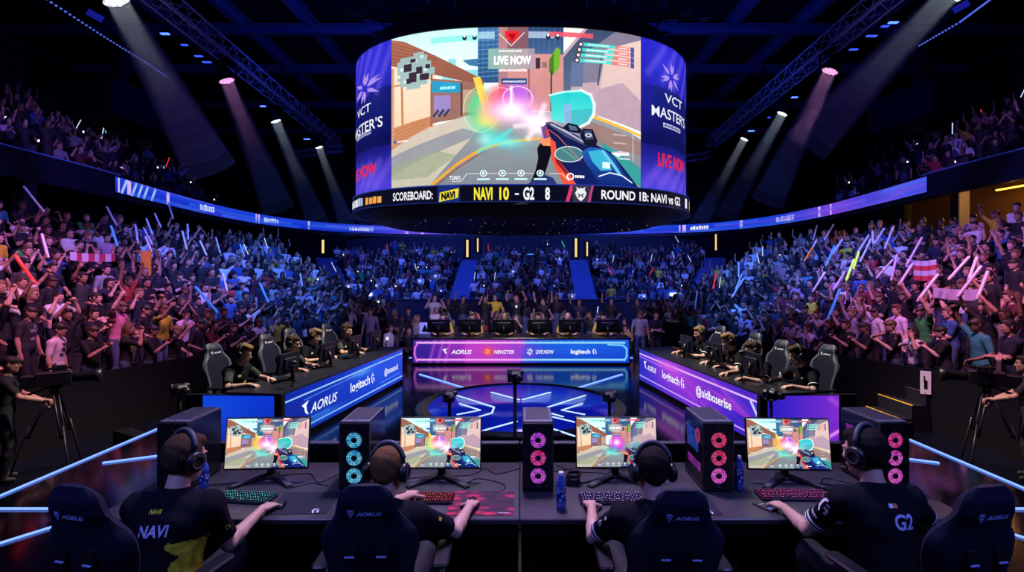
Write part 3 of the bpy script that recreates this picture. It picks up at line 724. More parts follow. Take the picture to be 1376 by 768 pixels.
br.inputs['Color1'].default_value = (*rgb(10,26,165),1); br.inputs['Color2'].default_value = (*rgb(8,20,140),1); br.inputs['Mortar'].default_value = (*rgb(4,10,70),1)
nt.links.new(tc.outputs['Object'], br.inputs['Vector']); nt.links.new(br.outputs['Color'], B.inputs['Emission Color']); B.inputs['Emission Strength'].default_value = 1.0
pl = obj('round_platform', b, M_dark); tag(pl, 'low round dark-rimmed platform at the middle of the stage', 'platform')
b = MB(); b.M = Matrix.Translation((*PC,0)); b.lathe([(0,.056),(PR-.2,.056),(PR-.2,.05)], 96); obj('lit_floor', b, M_plat, pl)
def fl2(px, py): v = flr(px, py, .06); return (v.x, v.y)
for s in (-1,1):
    m = lambda px, py: fl2(700+s*(px-700), py); w = 'left' if s < 0 else 'right'
    strip('platform_led_line', [m(787,531),m(736,547),m(739,555),m(757,560)], f'bent white line of light on the {w} side of the platform, outer one', .032, .06, M_stripb, cat='led line')
    strip('platform_led_line', [m(783,542),m(755,551),m(786,557)], f'white chevron of light on the {w} side of the platform, pointing at the centre', .028, .06, M_stripb, cat='led line')
    strip('platform_led_line', [m(740,527),m(702,537)], f'white line of light at the back of the platform, {w} arm of the V', .035, .06, M_stripb, cat='led line')
    strip('platform_led_line', [m(705,566),m(745,577),m(790,592)], f'long white line of light at the front of the platform, running {w}', .032, .06, M_stripb, cat='led line')
    if s > 0: strip('platform_led_line', [m(742,560),m(776,568)], f'short white line of light near the front of the platform, {w} side', .03, .06, M_stripb, cat='led line')
# ---- seating bowls
def catmull(P, n):
    P = [np.array(q, float) for q in P]; P = [2*P[0]-P[1]]+P+[2*P[-1]-P[-2]]; out = []
    for i in range(1, len(P)-2):
        for t in np.linspace(0, 1, n, endpoint=False):
            a, b_, c, d = P[i-1:i+3]; out.append(.5*((2*b_)+(c-a)*t+(2*a-5*b_+4*c-d)*t*t+(3*b_-a-3*c+d)*t**3))
    out.append(P[-2]); return np.array(out)
def resample(P, M):
    s = np.r_[0, np.cumsum(np.linalg.norm(np.diff(P, axis=0), axis=1))]; u = np.linspace(0, s[-1], M)
    return np.stack([np.interp(u, s, P[:, i]) for i in range(P.shape[1])], 1), s[-1]
def normals(P, sx):
    t = np.gradient(P, axis=0); t /= np.linalg.norm(t, axis=1)[:, None]
    return np.stack([-t[:,1], t[:,0]], 1)*1.0
FRONT = resample(catmull([(-8.7,4.6),(-8.45,7),(-8.15,9.2),(-7.55,12.4),(-6.95,15.8),(-6.6,18.6),(-6.2,21),(-5.6,23)], 10), 60)[0]
FN = normals(FRONT, -1); FN = np.where((FN[:, :1] > 0), -FN, FN)
for _ in range(6): FN[1:-1] = (FN[:-2]+FN[1:-1]+FN[2:])/3
FN /= np.linalg.norm(FN, axis=1)[:, None]
def base_z(y): return -.17-.38*np.clip((y-9)/5.0, 0, 1)
NROW, PITCH, RISE = 10, .75, .33
def row_line(k, s, off=0.0):
    P = FRONT+FN*(k*PITCH+off); z = base_z(FRONT[:,1])+k*RISE+max(0,k-6)*.05
    return np.stack([P[:,0]*(-s), P[:,1], z], 1)
for s, w in ((-1,'left'),(1,'right')):
    b = MB(); vs = []; n = len(FRONT)
    seq = []
    for k in range(NROW+1):
        a0 = row_line(k, s, -.38); a1 = row_line(k, s, .37)
        if k == 0: g = a0.copy(); g[:,2] = -.5; seq.append(g)
        seq += [a0, a1]
    for r_ in seq: vs += [tuple(v) for v in r_]
    fs = [(i*n+j, i*n+j+1, (i+1)*n+j+1, (i+1)*n+j) for i in range(len(seq)-1) for j in range(n-1)]
    b.add(vs, fs); struct('lower_stand_terrace_floor_'+w, b, M_conc)
    # boards in front of the first row
    P = row_line(0, s, -.62); b = MB(); vs = []
    T = .62+.45*0
    for v in P:
        zt = .66+.0*v[2]-.12*np.clip((v[1]-9)/6,0,1)
        nx, ny = FN[list(P[:,1]).index(v[1])] if False else (0,0)
        vs += [(v[0],v[1],-.48),(v[0],v[1],zt),(v[0]+s*.06,v[1],zt),(v[0]+s*.06,v[1],-.48)]
    fs = []
    for i in range(n-1):
        o, p = i*4, i*4+4
        fs += [(o,p,p+1,o+1),(o+1,p+1,p+2,o+2),(o+2,p+2,p+3,o+3)]
    fs += [(0,1,2,3),((n-1)*4+3,(n-1)*4+2,(n-1)*4+1,(n-1)*4)]
    b.add(vs, fs); tag(obj('crowd_barrier', b, M_black), f'long low black barrier in front of the {w} stand', 'barrier')
# far stand
FY0, FROWS, FP, FRISE = 28.5, 11, .75, .27
def far_half(y): return 9.4+(y-28.5)*.56
b = MB(); prev = None
for k in range(FROWS+1):
    y = FY0+k*FP; z = .35+k*FRISE; hw = far_half(y)+.3
    for (yy, zz) in ((y-.38, z),(y+.37, z)):
        if prev is None: prev = [(-hw,yy,-.5),(hw,yy,-.5)]
        cur = [(-hw,yy,zz),(hw,yy,zz)]; b.add(prev+cur, [(0,1,3,2)]); prev = cur
b.add(prev+[(-prev[1][0],prev[0][1],-.5),(prev[1][0],prev[0][1],-.5)], [(0,1,3,2)])
struct('far_stand_terrace_floor', b, M_conc)
b = MB(); b.box((0,28.0,.27),(19.6,.14,1.5)); struct('wall_far_front', b, M_navy)
b = MB(); b.tube([(-9.8,27.9,1.06),(9.8,27.9,1.06)], .025)
tag(obj('far_handrail', b, mat('rail_blue', (.12,.16,.3), .4, .5)), 'thin pale handrail along the front of the far stand', 'handrail')
M_stair = mat('stair_blue', (.06,.12,.34), .6)
for x0, x1, wd, w in ((-3.5,-3.55,1.15,'left'),(3.65,3.95,1.25,'right')):
    b = MB()
    for k in range(FROWS*2):
        y = FY0-.38+k*FP/2; t = k/(FROWS*2-1); x = x0+(x1-x0)*t; z = .35+(k+1)*FRISE/2
        b.box((x,y+FP/4,z/2+.02),(wd,FP/2,z+.06))
    tag(obj('aisle_stair', b, M_stair), f'blue-lit aisle stair climbing the far stand, {w} one', 'stairs')
for s, w in ((-1,'left'),(1,'right')):
    b = MB()
    for k in range(22):
        t = k/21; b.box((s*(9.6+3.9*t), 28.6+7.9*t, (.35+3.0*t)/2+.1), (1.5,.5,.35+3.0*t+.2))
    tag(obj('corner_stair', b, M_stair), f'blue corner stair where the far stand meets the {w} stand', 'stairs')
    b = MB(); b.box((s*8.3,26.9,1.35),(2.3,.25,.5)); b.box((s*7.25,26.9,.4),(.22,.25,1.6)); b.box((s*9.35,26.9,.4),(.22,.25,1.6)); b.box((s*8.3,27.2,.3),(2.0,.1,1.5), 1)
    tag(obj('tunnel_portal', b, [M_stair, M_black]), f'blue-framed dark entrance tunnel below the {w} corner stair', 'tunnel entrance')
    b = MB(); b.box((s*7.9,26.72,1.36),(.5,.05,.14)); tag(obj('exit_lamp', b, glow('lamp_white', (.8,.9,1), 4)), f'small white lit sign over the {w} entrance tunnel', 'lamp')
    b = MB(); b.box((s*6.9,26.8,.62),(.12,.06,.5)); tag(obj('door_lamp', b, glow('lamp_warm', rgb(255,205,120), 2.2)), f'upright warm lamp beside the {w} entrance tunnel', 'lamp')
# concourse behind the far stand
b = MB(); b.box((0,37.35,3.8),(25,.2,2.5)); struct('wall_concourse', b, M_navy)
b = MB(); b.box((0,36.95,3.35),(5.4,.5,.75)); b.box((0,36.7,3.75),(5.6,.1,.06)); b.box((-2.6,36.7,4.1),(.08,.1,.7)); b.box((2.6,36.7,4.1),(.08,.1,.7))
pb = obj('press_box', b, mat('press_blue', (.02,.04,.12), .5)); tag(pb, 'blue press box with light rails at the top of the far stand', 'press box')
b = MB(); b.box((0,36.63,3.8),(5.2,.04,.05)); obj('light_rail', b, glow('rail_light', rgb(90,140,255), 1.6), pb)
for k, (px, py0, py1) in enumerate(((628,322,345),(642,320,338),(774,320,345),(789,325,344),(434,322,340),(962,312,336))):
    b = MB(); v = at(px,(py0+py1)/2,37.15); b.box(v, (.15 if k % 2 == 0 else .09,.05,(py1-py0)*37/700)); b.box(v+Vector((0,.05,0)), (.5,.05,(py1-py0)*37/700+.2), 1)
    tag(obj('doorway_lamp', b, [glow('lamp_warm_dim', rgb(255,215,140), 1.1), M_black]), f'tall warm-lit doorway slit at the top of the far stand, {["first","second","third","fourth","leftmost","rightmost"][k]} one' if k < 4 else f'tall warm-lit doorway slit above the {"left" if k == 4 else "right"} corner stair', 'lamp')
# upper tier
UP = resample(catmull([(-13.4,6),(-13.8,10),(-14.15,14),(-14.3,17.6),(-14.9,22),(-15.3,27),(-14.7,32),(-12.2,36),(-7,38.0),(-.05,38.6)], 10), 120)[0]
UN = normals(UP, -1); UN = np.where(UN[:, :1] > .15, -UN, UN)
for i in range(1, len(UN)):
    if UN[i]@UN[i-1] < 0: UN[i] = -UN[i]
LED0 = int(np.argmin(abs(UP[:,1]-18.4)+(UP[:,0] > -10)*99))
def wallstrip(P, z0, z1, th, sgn, b=None, mi=0, N=None):
    b = b or MB(); n = len(P); vs = []
    for q, u in zip(P, N): vs += [(q[0],q[1],z0),(q[0],q[1],z1),(q[0]+u[0]*th,q[1]+u[1]*th,z1),(q[0]+u[0]*th,q[1]+u[1]*th,z0)]
    fs = []
    for i in range(n-1):
        o, p = i*4, i*4+4; fs += [(o,p,p+1,o+1),(o+1,p+1,p+2,o+2),(o+2,p+2,p+3,o+3),(o+3,p+3,p,o)]
    fs += [(0,1,2,3),((n-1)*4+3,(n-1)*4+2,(n-1)*4+1,(n-1)*4)]
    return b.add(vs, fs, mi)
im_f = [paint_fascia(k).image('ribbon_picture_%d' % k) for k in (1,2)]
UROW, UPITCH, URISE, UZ = 9, .8, .47, 5.75
for s, w in ((-1,'left'),(1,'right')):
    Pm = UP*np.array([-s,1]); Nm = UN*np.array([-s,1])
    b = wallstrip(Pm, 5.1, 5.95, .3, s, N=Nm); struct('upper_tier_fascia_wall_'+w, b, mat('fascia_navy', (.006,.008,.02), .5))
    b = wallstrip(Pm[:LED0+2]-Nm[:LED0+2]*.02, 5.93, 5.97, .04, s, N=Nm[:LED0+2]); tag(obj('balcony_rail', b, mat('rail_faint_glow', (.12,.16,.4), .4, emit=rgb(30,60,190), es=.2)), f'thin bluish rail edging the {w} upper balcony', 'rail')  # faint blue glow put into the rail's own material
    # ribbon board
    Q = Pm[LED0:]-Nm[LED0:]*.06; b = MB(); n = len(Q); L = np.r_[0, np.cumsum(np.linalg.norm(np.diff(Q, axis=0), axis=1))]
    for i in range(n-1):
        u0, u1 = L[i]/L[-1], L[i+1]/L[-1]
        if s < 0: b.add([(*Q[i],5.3),(*Q[i+1],5.3),(*Q[i+1],5.85),(*Q[i],5.85)], [(0,1,2,3)], 0, True, [(u0,0),(u1,0),(u1,1),(u0,1)])
        else: b.add([(*Q[i+1],5.3),(*Q[i],5.3),(*Q[i],5.85),(*Q[i+1],5.85)], [(0,1,2,3)], 0, True, [(1-u1,0),(1-u0,0),(1-u0,1),(1-u1,1)])
    me = wallstrip(Q+Nm[LED0:]*.005, 5.27, 5.88, .05, s, N=Nm[LED0:])
    rb = obj('ribbon_board', me, M_black); tag(rb, f'curved blue LED ribbon board below the {w} upper tier', 'led board')
    obj('led_face', b, screen_mat('ribbon_face_'+w, im_f[0 if s < 0 else 1], .95), rb)
    # upper terraces
    b = MB(); m = LED0+26; P0 = Pm[:m]; N0 = Nm[:m]; seq = []
    for k in range(UROW+1):
        for off in (-.4,.4): seq.append([(q[0]+u[0]*(.75+k*UPITCH+off), q[1]+u[1]*(.75+k*UPITCH+off), UZ-.3+k*URISE) for q, u in zip(P0, N0)])
    vs = [v for r_ in seq for v in r_]; b.add(vs, [(i*m+j, i*m+j+1, (i+1)*m+j+1, (i+1)*m+j) for i in range(len(seq)-1) for j in range(m-1)])
    # underside of the tier
    lo_ = [(q[0],q[1],5.12) for q in P0]; hi_ = [(q[0]+u[0]*6.5,q[1]+u[1]*6.5,6.6) for q, u in zip(P0, N0)]
    b.add(lo_+hi_, [(j, m+j, m+j+1, j+1) for j in range(m-1)])
    struct('upper_stand_terrace_floor_'+w, b, M_conc)
    # concourse wall under the tier, with columns
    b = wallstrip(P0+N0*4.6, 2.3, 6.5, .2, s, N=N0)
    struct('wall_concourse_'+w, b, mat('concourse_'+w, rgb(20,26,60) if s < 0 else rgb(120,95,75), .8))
    for k, (px, d) in enumerate(((15,15.5),(32,15.2),(137,20.5),(152,20.2),(240,27)) if s < 0 else ((1290,19.5),(1214,22.5),(1190,23.5),(1110,28))):
        v = at(px, 300, d); b = MB(); b.M = Matrix.Translation((v.x, v.y, 0)); b.prism(rrect(.42,.42,.05), 2.0, 6.2, 0, .02)
        struct('column_%d' % (k+1+(10 if s > 0 else 0)), b, mat('column_blue', (.05,.055,.09), .7))
# orange-lit suite on the right
b = MB(); b.box((17.9,18.3,5.55),(.08,2.6,.05)); b.box((17.9,18.3,5.6),(.2,2.8,.05),1); tag(obj('ceiling_lamp', b, [glow('lamp_amber', rgb(255,170,60), 4), M_metal]), 'amber lamp strip under the ceiling of the lit suite on the right', 'lamp')
# big blue duct shapes near the roof sides
for s, w in ((-1,'left'),(1,'right')):
    b = MB(); b.M = Matrix.Translation((s*18.5,24,9.2)) @ Matrix.Rotation(s*.12,4,'Z'); b.prism(rrect(2.6,3.4,.1), 0, 1.6, 0, .05); b.box((0,0,2.5),(.5,.5,2.0)); b.box((0,-1.74,.8),(2.2,.06,1.2))
    tag(obj('air_duct', b, M_navy), f'boxy dark blue air duct hanging behind the {w} upper tier', 'air duct')
# ---------------------------------------------------------------- hanging LED cube
JA, JB, JN, JC = 5.36, 4.5, 2.5, (0.0, 18.0)
def jloop(off=0.0, n=720):
    th = np.linspace(-math.pi*1.5, math.pi*.5, n+1)
    c, s_ = np.cos(th), np.sin(th)
    P = np.stack([np.sign(c)*abs(c)**(2/JN)*JA, np.sign(s_)*abs(s_)**(2/JN)*JB], 1)
    P, L = resample(P, n+1)
    if off:
        t = np.gradient(P, axis=0); t /= np.linalg.norm(t, axis=1)[:, None]; P = P+np.stack([t[:,1], -t[:,0]], 1)*off
    return P+np.array(JC), np.linspace(-L/2, L/2, n+1)
JP, JS = jloop()
jpx = CXP+JP[:,0]*FPX/JP[:,1]
i0 = len(JS)//2
iL = i0-int(np.argmax(-jpx[i0:0:-1])) if False else int(np.argmin(jpx)); iR = int(np.argmax(jpx))
def s_of(px, P=JP, S=JS):
    x = CXP+P[:,0]*FPX/P[:,1]; a, b_ = int(np.argmin(x)), int(np.argmax(x)); return float(np.interp(px, x[a:b_+1], S[a:b_+1]))
def d_of(s): return float(np.interp(s, JS, JP[:,1]))
def section(s0, s1, z0, z1, off=0.0, n=40, zf=None):
    P, S = jloop(off) if off else (JP, JS); b = MB()
    def f(u, v):
        s = s0+(s1-s0)*u; return (float(np.interp(s, S, P[:,0])), float(np.interp(s, S, P[:,1])), z0+(z1-z0)*v)
    return b.grid(f, n, 1, 0, True)
ZT, ZS, ZB = 8.80, 4.72, 4.24
sA, sB = s_of(526), s_of(861)
s0_, s1_ = sA-5.2, sB+5.2
jt = thing('led_cube', 'huge rounded LED screen cube hanging over the stage', 'scoreboard', (0,0,0))
b = MB(); P, S = jloop(-.06); n = len(P)-1
PF, _ = jloop(-.02)
prof = [(-.9,9.5),(-.5,9.55),(-.5,ZT+.12),(-.06,ZT+.1),(-.06,ZB),(-.1,ZB-.04),(-.75,ZB-.2),(-1.2,ZB-.24),(-3.2,ZB-.12)]
rings = [np.c_[jloop(o_)[0][:-1], np.full(n, z_)] for o_, z_ in prof]
vs = [tuple(v) for r_ in rings for v in r_]; fs = [(k*n+i, (k+1)*n+i, (k+1)*n+(i+1) % n, k*n+(i+1) % n) for k in range(len(prof)-1) for i in range(n)]
b.add(vs, fs, 0, False); b.f.append([(len(prof)-1)*n+i for i in range(n)]); b.m.append(0); b.sm.append(False)
M_jh = mat('cube_housing', (.006,.007,.014), .5); obj('housing', b, M_jh, jt)
# tiny indicator lamps on the dark underside
b = MB(); r_ = random.Random(5)
for k in range(60):
    a = r_.uniform(0, 2*math.pi); q = r_.uniform(.3,.95); c, sn = math.cos(a), math.sin(a)
    x = np.sign(c)*abs(c)**(2/JN)*(JA-.6)*q; y = np.sign(sn)*abs(sn)**(2/JN)*(JB-.6)*q
    b.box((x, JC[1]+y, ZB-.26), (.03,.03,.03), r_.choice([0,0,1,2]))
o = obj('indicator_lamps', b, [glow('led_dim', rgb(90,110,220), .22), glow('led_dim2', rgb(220,190,140), .22), glow('led_dim3', rgb(40,60,200), .3)], jt); o['kind'] = 'stuff'
gm = paint_game(1340, 840, 0).image('street_game_picture')
obj('main_screen', section(sA, sB, ZS, ZT, 0, 60), screen_mat('main_screen_face', gm, 1.25), jt)
def side_picture(left):
    s0, s1 = (s0_, sA) if left else (sB, s1_)
    h = ZT-ZS; p = Paint(700, 560, s1-s0, h, (14,14,80))
    X = lambda px: s_of(px)-s0
    def Y(px, py): return ZT-(HC+(HYP-py)*d_of(s_of(px))/FPX)
    p.rect(0,0,p.w,h,(46,44,215),1,(12,14,80)); p.rect(0,h*.62,p.w,h,(14,16,100),1,(70,60,225)); p.rect(0,h*.3,p.w,h*.7,(8,12,62),.55)
    xs = [X(474),X(500),X(520)] if left else [X(866),X(895),X(926)]
    p.blob(xs[1], .55, .7, .5, (60,54,235), .7); p.blob(xs[1], h-.3, .9, .35, (104,80,235), .7); p.blob(xs[0], 1.5, .4, 1.0, (40,40,200), .5)
    for k in range(5):
        x = xs[0]+(xs[2]-xs[0])*(.15+.2*k); p.line([(x-.3,.9+.1*k),(x+.35,.1)], .04, (150,120,255), .35, .1); p.line([(x-.4,h-.1),(x+.3,h-.8)], .05, (150,110,255), .35, .12)
    W = (250,250,255)
    if left:
        T = [('VCT',480.5,498.5,153,141.5),('MASTER\'S',476,514.5,175,161)]; L = (477.5,506,237,221); st = (490,119,20); bar = (480,499,183,178)
    else:
        T = [('VCT',893,916,141,129),('MASTER\'S',875.5,919.5,160,146)]; L = (884,919.5,226,208); st = (902,104,20); bar = (891,914,174,168)
    for t, a, c, yb, yt in T:
        m = (a+c)/2; p.text(t, X(a), Y(m,yb), Y(m,yb)-Y(m,yt), W, w=X(c)-X(a), bold=.012)
    a, c, yb, yt = L; m = (a+c)/2; p.text('LIVE NOW', X(a), Y(m,yb), Y(m,yb)-Y(m,yt), (240,40,66), w=X(c)-X(a), bold=.03)
    a, c, yb, yt = bar; m = (a+c)/2; p.rect(X(a), Y(m,yt), X(c), Y(m,yb), (225,225,245)); scrib(p, X(a)+.03, Y(m,yt)+.02, X(c)-X(a)-.06, Y(m,yb)-Y(m,yt)-.04, (60,60,130))
    x, y, r0 = st; sq = abs(X(x+12)-X(x-12))/(24*d_of(s_of(x))/FPX)
    star_mark(p, X(x), Y(x,y), r0*d_of(s_of(x))/FPX, (178,150,240), .62*sq)
    return p
for left in (True, False):
    s0, s1 = (s0_, sA-.01) if left else (sB+.01, s1_)
    obj('side_screen', section(s0, s1, ZS, ZT, 0, 90), screen_mat('side_face', side_picture(left).image('side_picture_%d' % left), .95), jt)
RP, RS = jloop(.1)
def ticker():
    p = Paint(2400, 64, s1_-s0_, ZS-ZB, (12,13,34)); h = p.h; S_ = lambda px: s_of(px, RP, RS)-s0_
    p.rect(0,0,p.w,.03,(40,60,160)); p.rect(0,h-.035,p.w,h,(30,50,140),.8)
    T = lambda t,a,c,col,fh=.56,bold=.06: p.text(t, S_(a), h*.5+h*fh/2, h*fh, col, w=S_(c)-S_(a), bold=bold*.55)
    W = (250,250,255); T('SCOREBOARD:',528,581.5,W,.46,.05); T('NAVI',637,662,(252,238,60),.66,.07); T('10',671,684,(252,238,60),.66,.07); p.rect(S_(692),h*.5,S_(697),h*.6,W)
    T('G2',703,718,W,.66,.07); T('8',732.5,739,W,.66,.07); T('ROUND 1B: NAVI vs G2',808,914,W,.5,.05)
    x0, x1 = S_(588), S_(618); p.rect(x0,.03,x1,h-.03,(26,44,120)); p.poly([(x0+.06,h*.42),(x1-.03,h*.2),(x1-.05,h*.72),(x0+.04,h*.92)], (250,232,40)); p.text('NAVI', x0+.1,h*.8,h*.34,(20,20,40),w=x1-x0-.2,bold=.07,shear=.2,ang=-.14)
    x0, x1 = S_(765), S_(798); p.poly([(x0+.02,.03),(x0+.12,.03),(x0-.0,h-.03),(x0-.1,h-.03)],(220,60,110)); p.rect(x0+.08,.03,x1-.06,h-.03,(70,62,84),.8); p.poly([(x1-.06,.03),(x1,.03),(x1-.1,h-.03),(x1-.16,h-.03)],(200,70,130))
    m = S_(780.5); u = h*.42; f = lambda a,b_: (m+a*u, h*.52-b_*u)
    p.poly([f(-.75,.1),f(-.5,.55),f(-.62,.95),f(-.25,.7),f(0,.8),f(.25,.7),f(.62,.95),f(.5,.55),f(.75,.1),f(.45,-.55),f(0,-.95),f(-.45,-.55)], (240,240,245)); p.line([f(-.35,.0),f(-.1,-.15),f(-.3,-.4)],.03,(60,60,70)); p.line([f(.35,.0),f(.1,-.15),f(.3,-.4)],.03,(60,60,70))
    for a, c, col in ((472,478,(235,235,245)),(480,487,(200,210,250)),(491,500,(240,160,60)),(501,513,(250,170,70))): scrib(p, S_(a), h*.25, S_(c)-S_(a), h*.5, col)
    for a, c, col in ((920.5,923.5,(235,235,245)),(926,930,(240,220,70))): scrib(p, S_(a), h*.2, S_(c)-S_(a), h*.6, col)
    return p
obj('ticker_screen', section(s0_, s1_, ZB, ZS, .1, 160), screen_mat('ticker_face', ticker().image('ticker_picture'), 1.0), jt)
b = MB()
for zz in (ZS,):
    for s in np.linspace(s0_, s1_, 2): pass
rim = [(float(np.interp(s, RS, RP[:,0])), float(np.interp(s, RS, RP[:,1]))) for s in np.linspace(s0_, s1_, 120)]
b.tube([(x,y,ZB-.03) for x,y in rim], .045, 6); rim2 = [(float(np.interp(s, JS, JP[:,0])), float(np.interp(s, JS, JP[:,1]))) for s in np.linspace(s0_, s1_, 120)]
b.tube([(x,y,ZT+.05) for x,y in rim2], .06, 6); obj('frame', b, M_metal, jt)
# hoist frame and chains above
b = MB()
for x in (-3.6,-1.2,1.2,3.6):
    for y in (15.2,18,20.8): b.tube([(x,y,9.5),(x,y,14.5)], .03, 6)
obj('hoist_chain', b, M_metal, jt)
b = MB()
for y in (15.0,16.2,19.8):
    for z in (9.9,10.5): b.tube([(-4.6,y,z),(4.6,y,z)], .05, 6)
    for k in range(16): b.tube([(-4.6+k*.575,y,9.9 if k % 2 else 10.5),(-4.6+(k+1)*.575,y,10.5 if k % 2 else 9.9)], .028, 5)
for x in (-4.4,-2.2,0,2.2,4.4): b.box((x,14.6,10.0),(.7,.5,.7)); b.box((x+.6,14.2,9.5),(.25,.3,.35))
obj('hoist_frame', b, mat('hoist_steel', (.03,.035,.06), .5, .4), jt)

# ---------------------------------------------------------------- lighting trusses, lamps, beams of haze
M_truss = mat('truss_alu', (.6,.61,.68), .45, .3)
def truss(name, p0, p1, label, w=.5, n=44, hang=()):
    p0, p1 = Vector(p0), Vector(p1); t = (p1-p0); L = t.length; t.normalize(); sx = Vector((-t.y,t.x,0)).normalized(); up = Vector((0,0,1))
    root = thing(name, label, 'truss', (p0+p1)/2); c0 = (p0+p1)/2
    b = MB(); cs = [sx*w/2*i+up*w/2*j for i in (-1,1) for j in (-1,1)]
    for c in cs: b.tube([p0+c-c0, p1+c-c0], .028, 6)
    obj('chord_tubes', b, M_truss, root)
    b = MB()
    for k in range(n):
        a, e = p0+t*L*k/n-c0, p0+t*L*(k+1)/n-c0
        for c, c2 in ((cs[0],cs[1]),(cs[2],cs[3]),(cs[1],cs[3]),(cs[0],cs[2])):
            if k % 2: c, c2 = c2, c
            b.tube([a+c, e+c2], .013, 4)
    obj('lattice', b, M_truss, root)
    for h in hang:
        q = p0+t*L*h-c0; b = MB(); b.tube([q+up*w/2, Vector((q.x,q.y,14.4-c0.z))], .012, 5); b.box(q+up*(w/2+.9),(.18,.18,.35)); b.tube([q+sx*w/2+up*w/2, q+up*(w/2+.7)], .01, 4); b.tube([q-sx*w/2+up*w/2, q+up*(w/2+.7)], .01, 4)
        obj('hanging_cable', b, M_metal, root)
    return root
truss('lighting_truss', (-9.4,9.5,9.75), (-10.6,30,9.9), 'long lattice lighting truss hanging on the left of the LED cube', hang=(.3,.62,.92))
truss('lighting_truss', (9.4,9.5,9.75), (10.9,30,9.9), 'long lattice lighting truss hanging on the right of the LED cube', hang=(.3,.62,.92))
truss('back_truss', (-13.5,31,9.5), (-10.4,30.2,9.7), 'short truss at the far end of the left lighting truss', .35, 8)
truss('back_truss', (7.4,29.5,8.6), (10.9,30.2,9.3), 'short truss at the far end of the right lighting truss', .35, 8)
M_hz = {}
def haze_mat(name, dens):
    m = bpy.data.materials.new(name); m.use_nodes = True; nt = m.node_tree; nt.nodes.remove(nt.nodes['Principled BSDF'])
    v = nt.nodes.new('ShaderNodeVolumeScatter'); v.inputs['Color'].default_value = (1,1,1,1); v.inputs['Anisotropy'].default_value = .2; v.inputs['Density'].default_value = dens
    nt.links.new(v.outputs[0], nt.nodes['Material Output'].inputs['Volume']); return m
HZ = haze_mat('thin_haze', .0068)
def spot(loc, tgt, energy, col, ang, blend=.4, r=.1):
    l = bpy.data.lights.new('spot_lamp', 'SPOT'); l.energy = energy; l.color = col; l.spot_size = R(ang); l.spot_blend = blend; l.shadow_soft_size = r
    o = bpy.data.objects.new('spot_lamp', l); COL.objects.link(o); o.location = loc
    o.rotation_euler = (Vector(tgt)-Vector(loc)).to_track_quat('-Z','Y').to_euler(); return o
def head_lamp(px, py, d, r, tgt, col, label, energy, ang, beam=0, lens=3.0, wide=0):
    """a moving-head lamp: yoke on the truss, round head, bright lens, its spot and the haze its beam lights"""
    p = at(px, py, d); tgt = Vector(tgt); dr = (tgt-p).normalized()
    root = thing('moving_head_lamp', label, 'stage light', p)
    Q = dr.to_track_quat('-Z','Y').to_matrix().to_4x4()
    b = MB(); b.M = Q; b.lathe([(0,.62*r/.22),(.6*r,.6*r/.22),(.85*r,.3*r/.22),(r*1.12,.06),(r*1.12,.0),(r,.0)], 24); obj('lamp_head', b, M_black, root)
    b = MB(); b.M = Q; b.lathe([(0,.012),(r,.012)], 24); 
    obj('lens', b, glow('lens_'+label[:20], col, lens), root)
    b = MB(); b.M = Q
    for k in range(19):
        a = k*2.4; q = r*.9*math.sqrt(k/19); b.M = Q @ Matrix.Translation((q*math.cos(a), q*math.sin(a), .004)); b.lathe([(0,-.012),(r*.13,-.008),(r*.14,.01)], 8)
    obj('lens_cells', b, glow('cells_'+label[:20], col, lens*2.2), root)
    b = MB(); b.tube([(-r*1.25,0,.15),(-r*1.25,0,r*2.4),(r*1.25,0,r*2.4),(r*1.25,0,.15)], .03, 6); b.box((0,0,r*2.4+.12),(r*1.6,r*1.3,.24)); obj('yoke', b, M_black, root)
    if energy:
        l = bpy.data.lights.new('beam_lamp', 'AREA'); l.shape = 'DISK'; l.size = r*1.7; l.spread = R(ang*1.9); l.energy = energy*.08; l.color = col
        o = bpy.data.objects.new('beam_lamp', l); COL.objects.link(o); o.location = p+dr*.05; o.rotation_euler = dr.to_track_quat('-Z','Y').to_euler()
    if beam:
        # nested cones shape the light shaft: density put in to fade it outward
        top = None; sl = math.tan(R(ang/2))
        for f, q in ((1.0,1.0),(.92,.92),(.83,.84),(.74,.76),(.65,.68),(.56,.60),(.47,.52),(.38,.44),(.29,.36),(.2,.28)):
            b = MB(); L = beam*q; b.lathe([(0,-.06),(r*(.55+.45*f),-.06),((r+L*sl)*f,-L),(0,-L)], 20, 0)
            h = obj('haze' if top is None else 'haze_core', b, HZ, top)
            if top is None: top = h; h.location = p; h.rotation_euler = Q.to_euler()
        top['kind'] = 'stuff'; top['label'] = 'shaft of lit haze under the '+label.split(' ',1)[1][:60]; top['category'] = 'haze'
    return root
WHT, PNK, BLU = (1,.98,.9), rgb(255,170,225), rgb(70,90,255)
head_lamp(157,1,12.6,.30,(-5.5,14.5,-.3),rgb(235,240,255),'large bright white stage light at the top left edge',3600,8,4.4,.8)
head_lamp(305,109,17.6,.25,(-6.6,18.5,-.3),rgb(255,170,235),'pink stage light on the left truss, nearest of its three',3000,7,4.6,.6)
head_lamp(371,163,22.3,.22,(-7.2,23.5,0),rgb(220,240,255),'white stage light on the left truss, second from the camera',3000,6,4.8,.8)
head_lamp(429,198,27,.20,(-7.4,27.5,0),rgb(230,240,255),'white stage light at the far end of the left truss',3000,6,4.8,.8)
head_lamp(1115,96,17,.25,(6.0,18,-.3),rgb(255,170,235),'pink stage light on the right truss, nearest of its three',3000,7,4.6,.6)
head_lamp(1051,153,21.7,.22,(6.3,23,0),rgb(220,240,255),'white stage light on the right truss, second from the camera',3000,6,4.8,.8)
head_lamp(1000,187,25.7,.20,(6.4,26.5,0),rgb(230,240,255),'white stage light at the far end of the right truss',3000,6,4.8,.8)
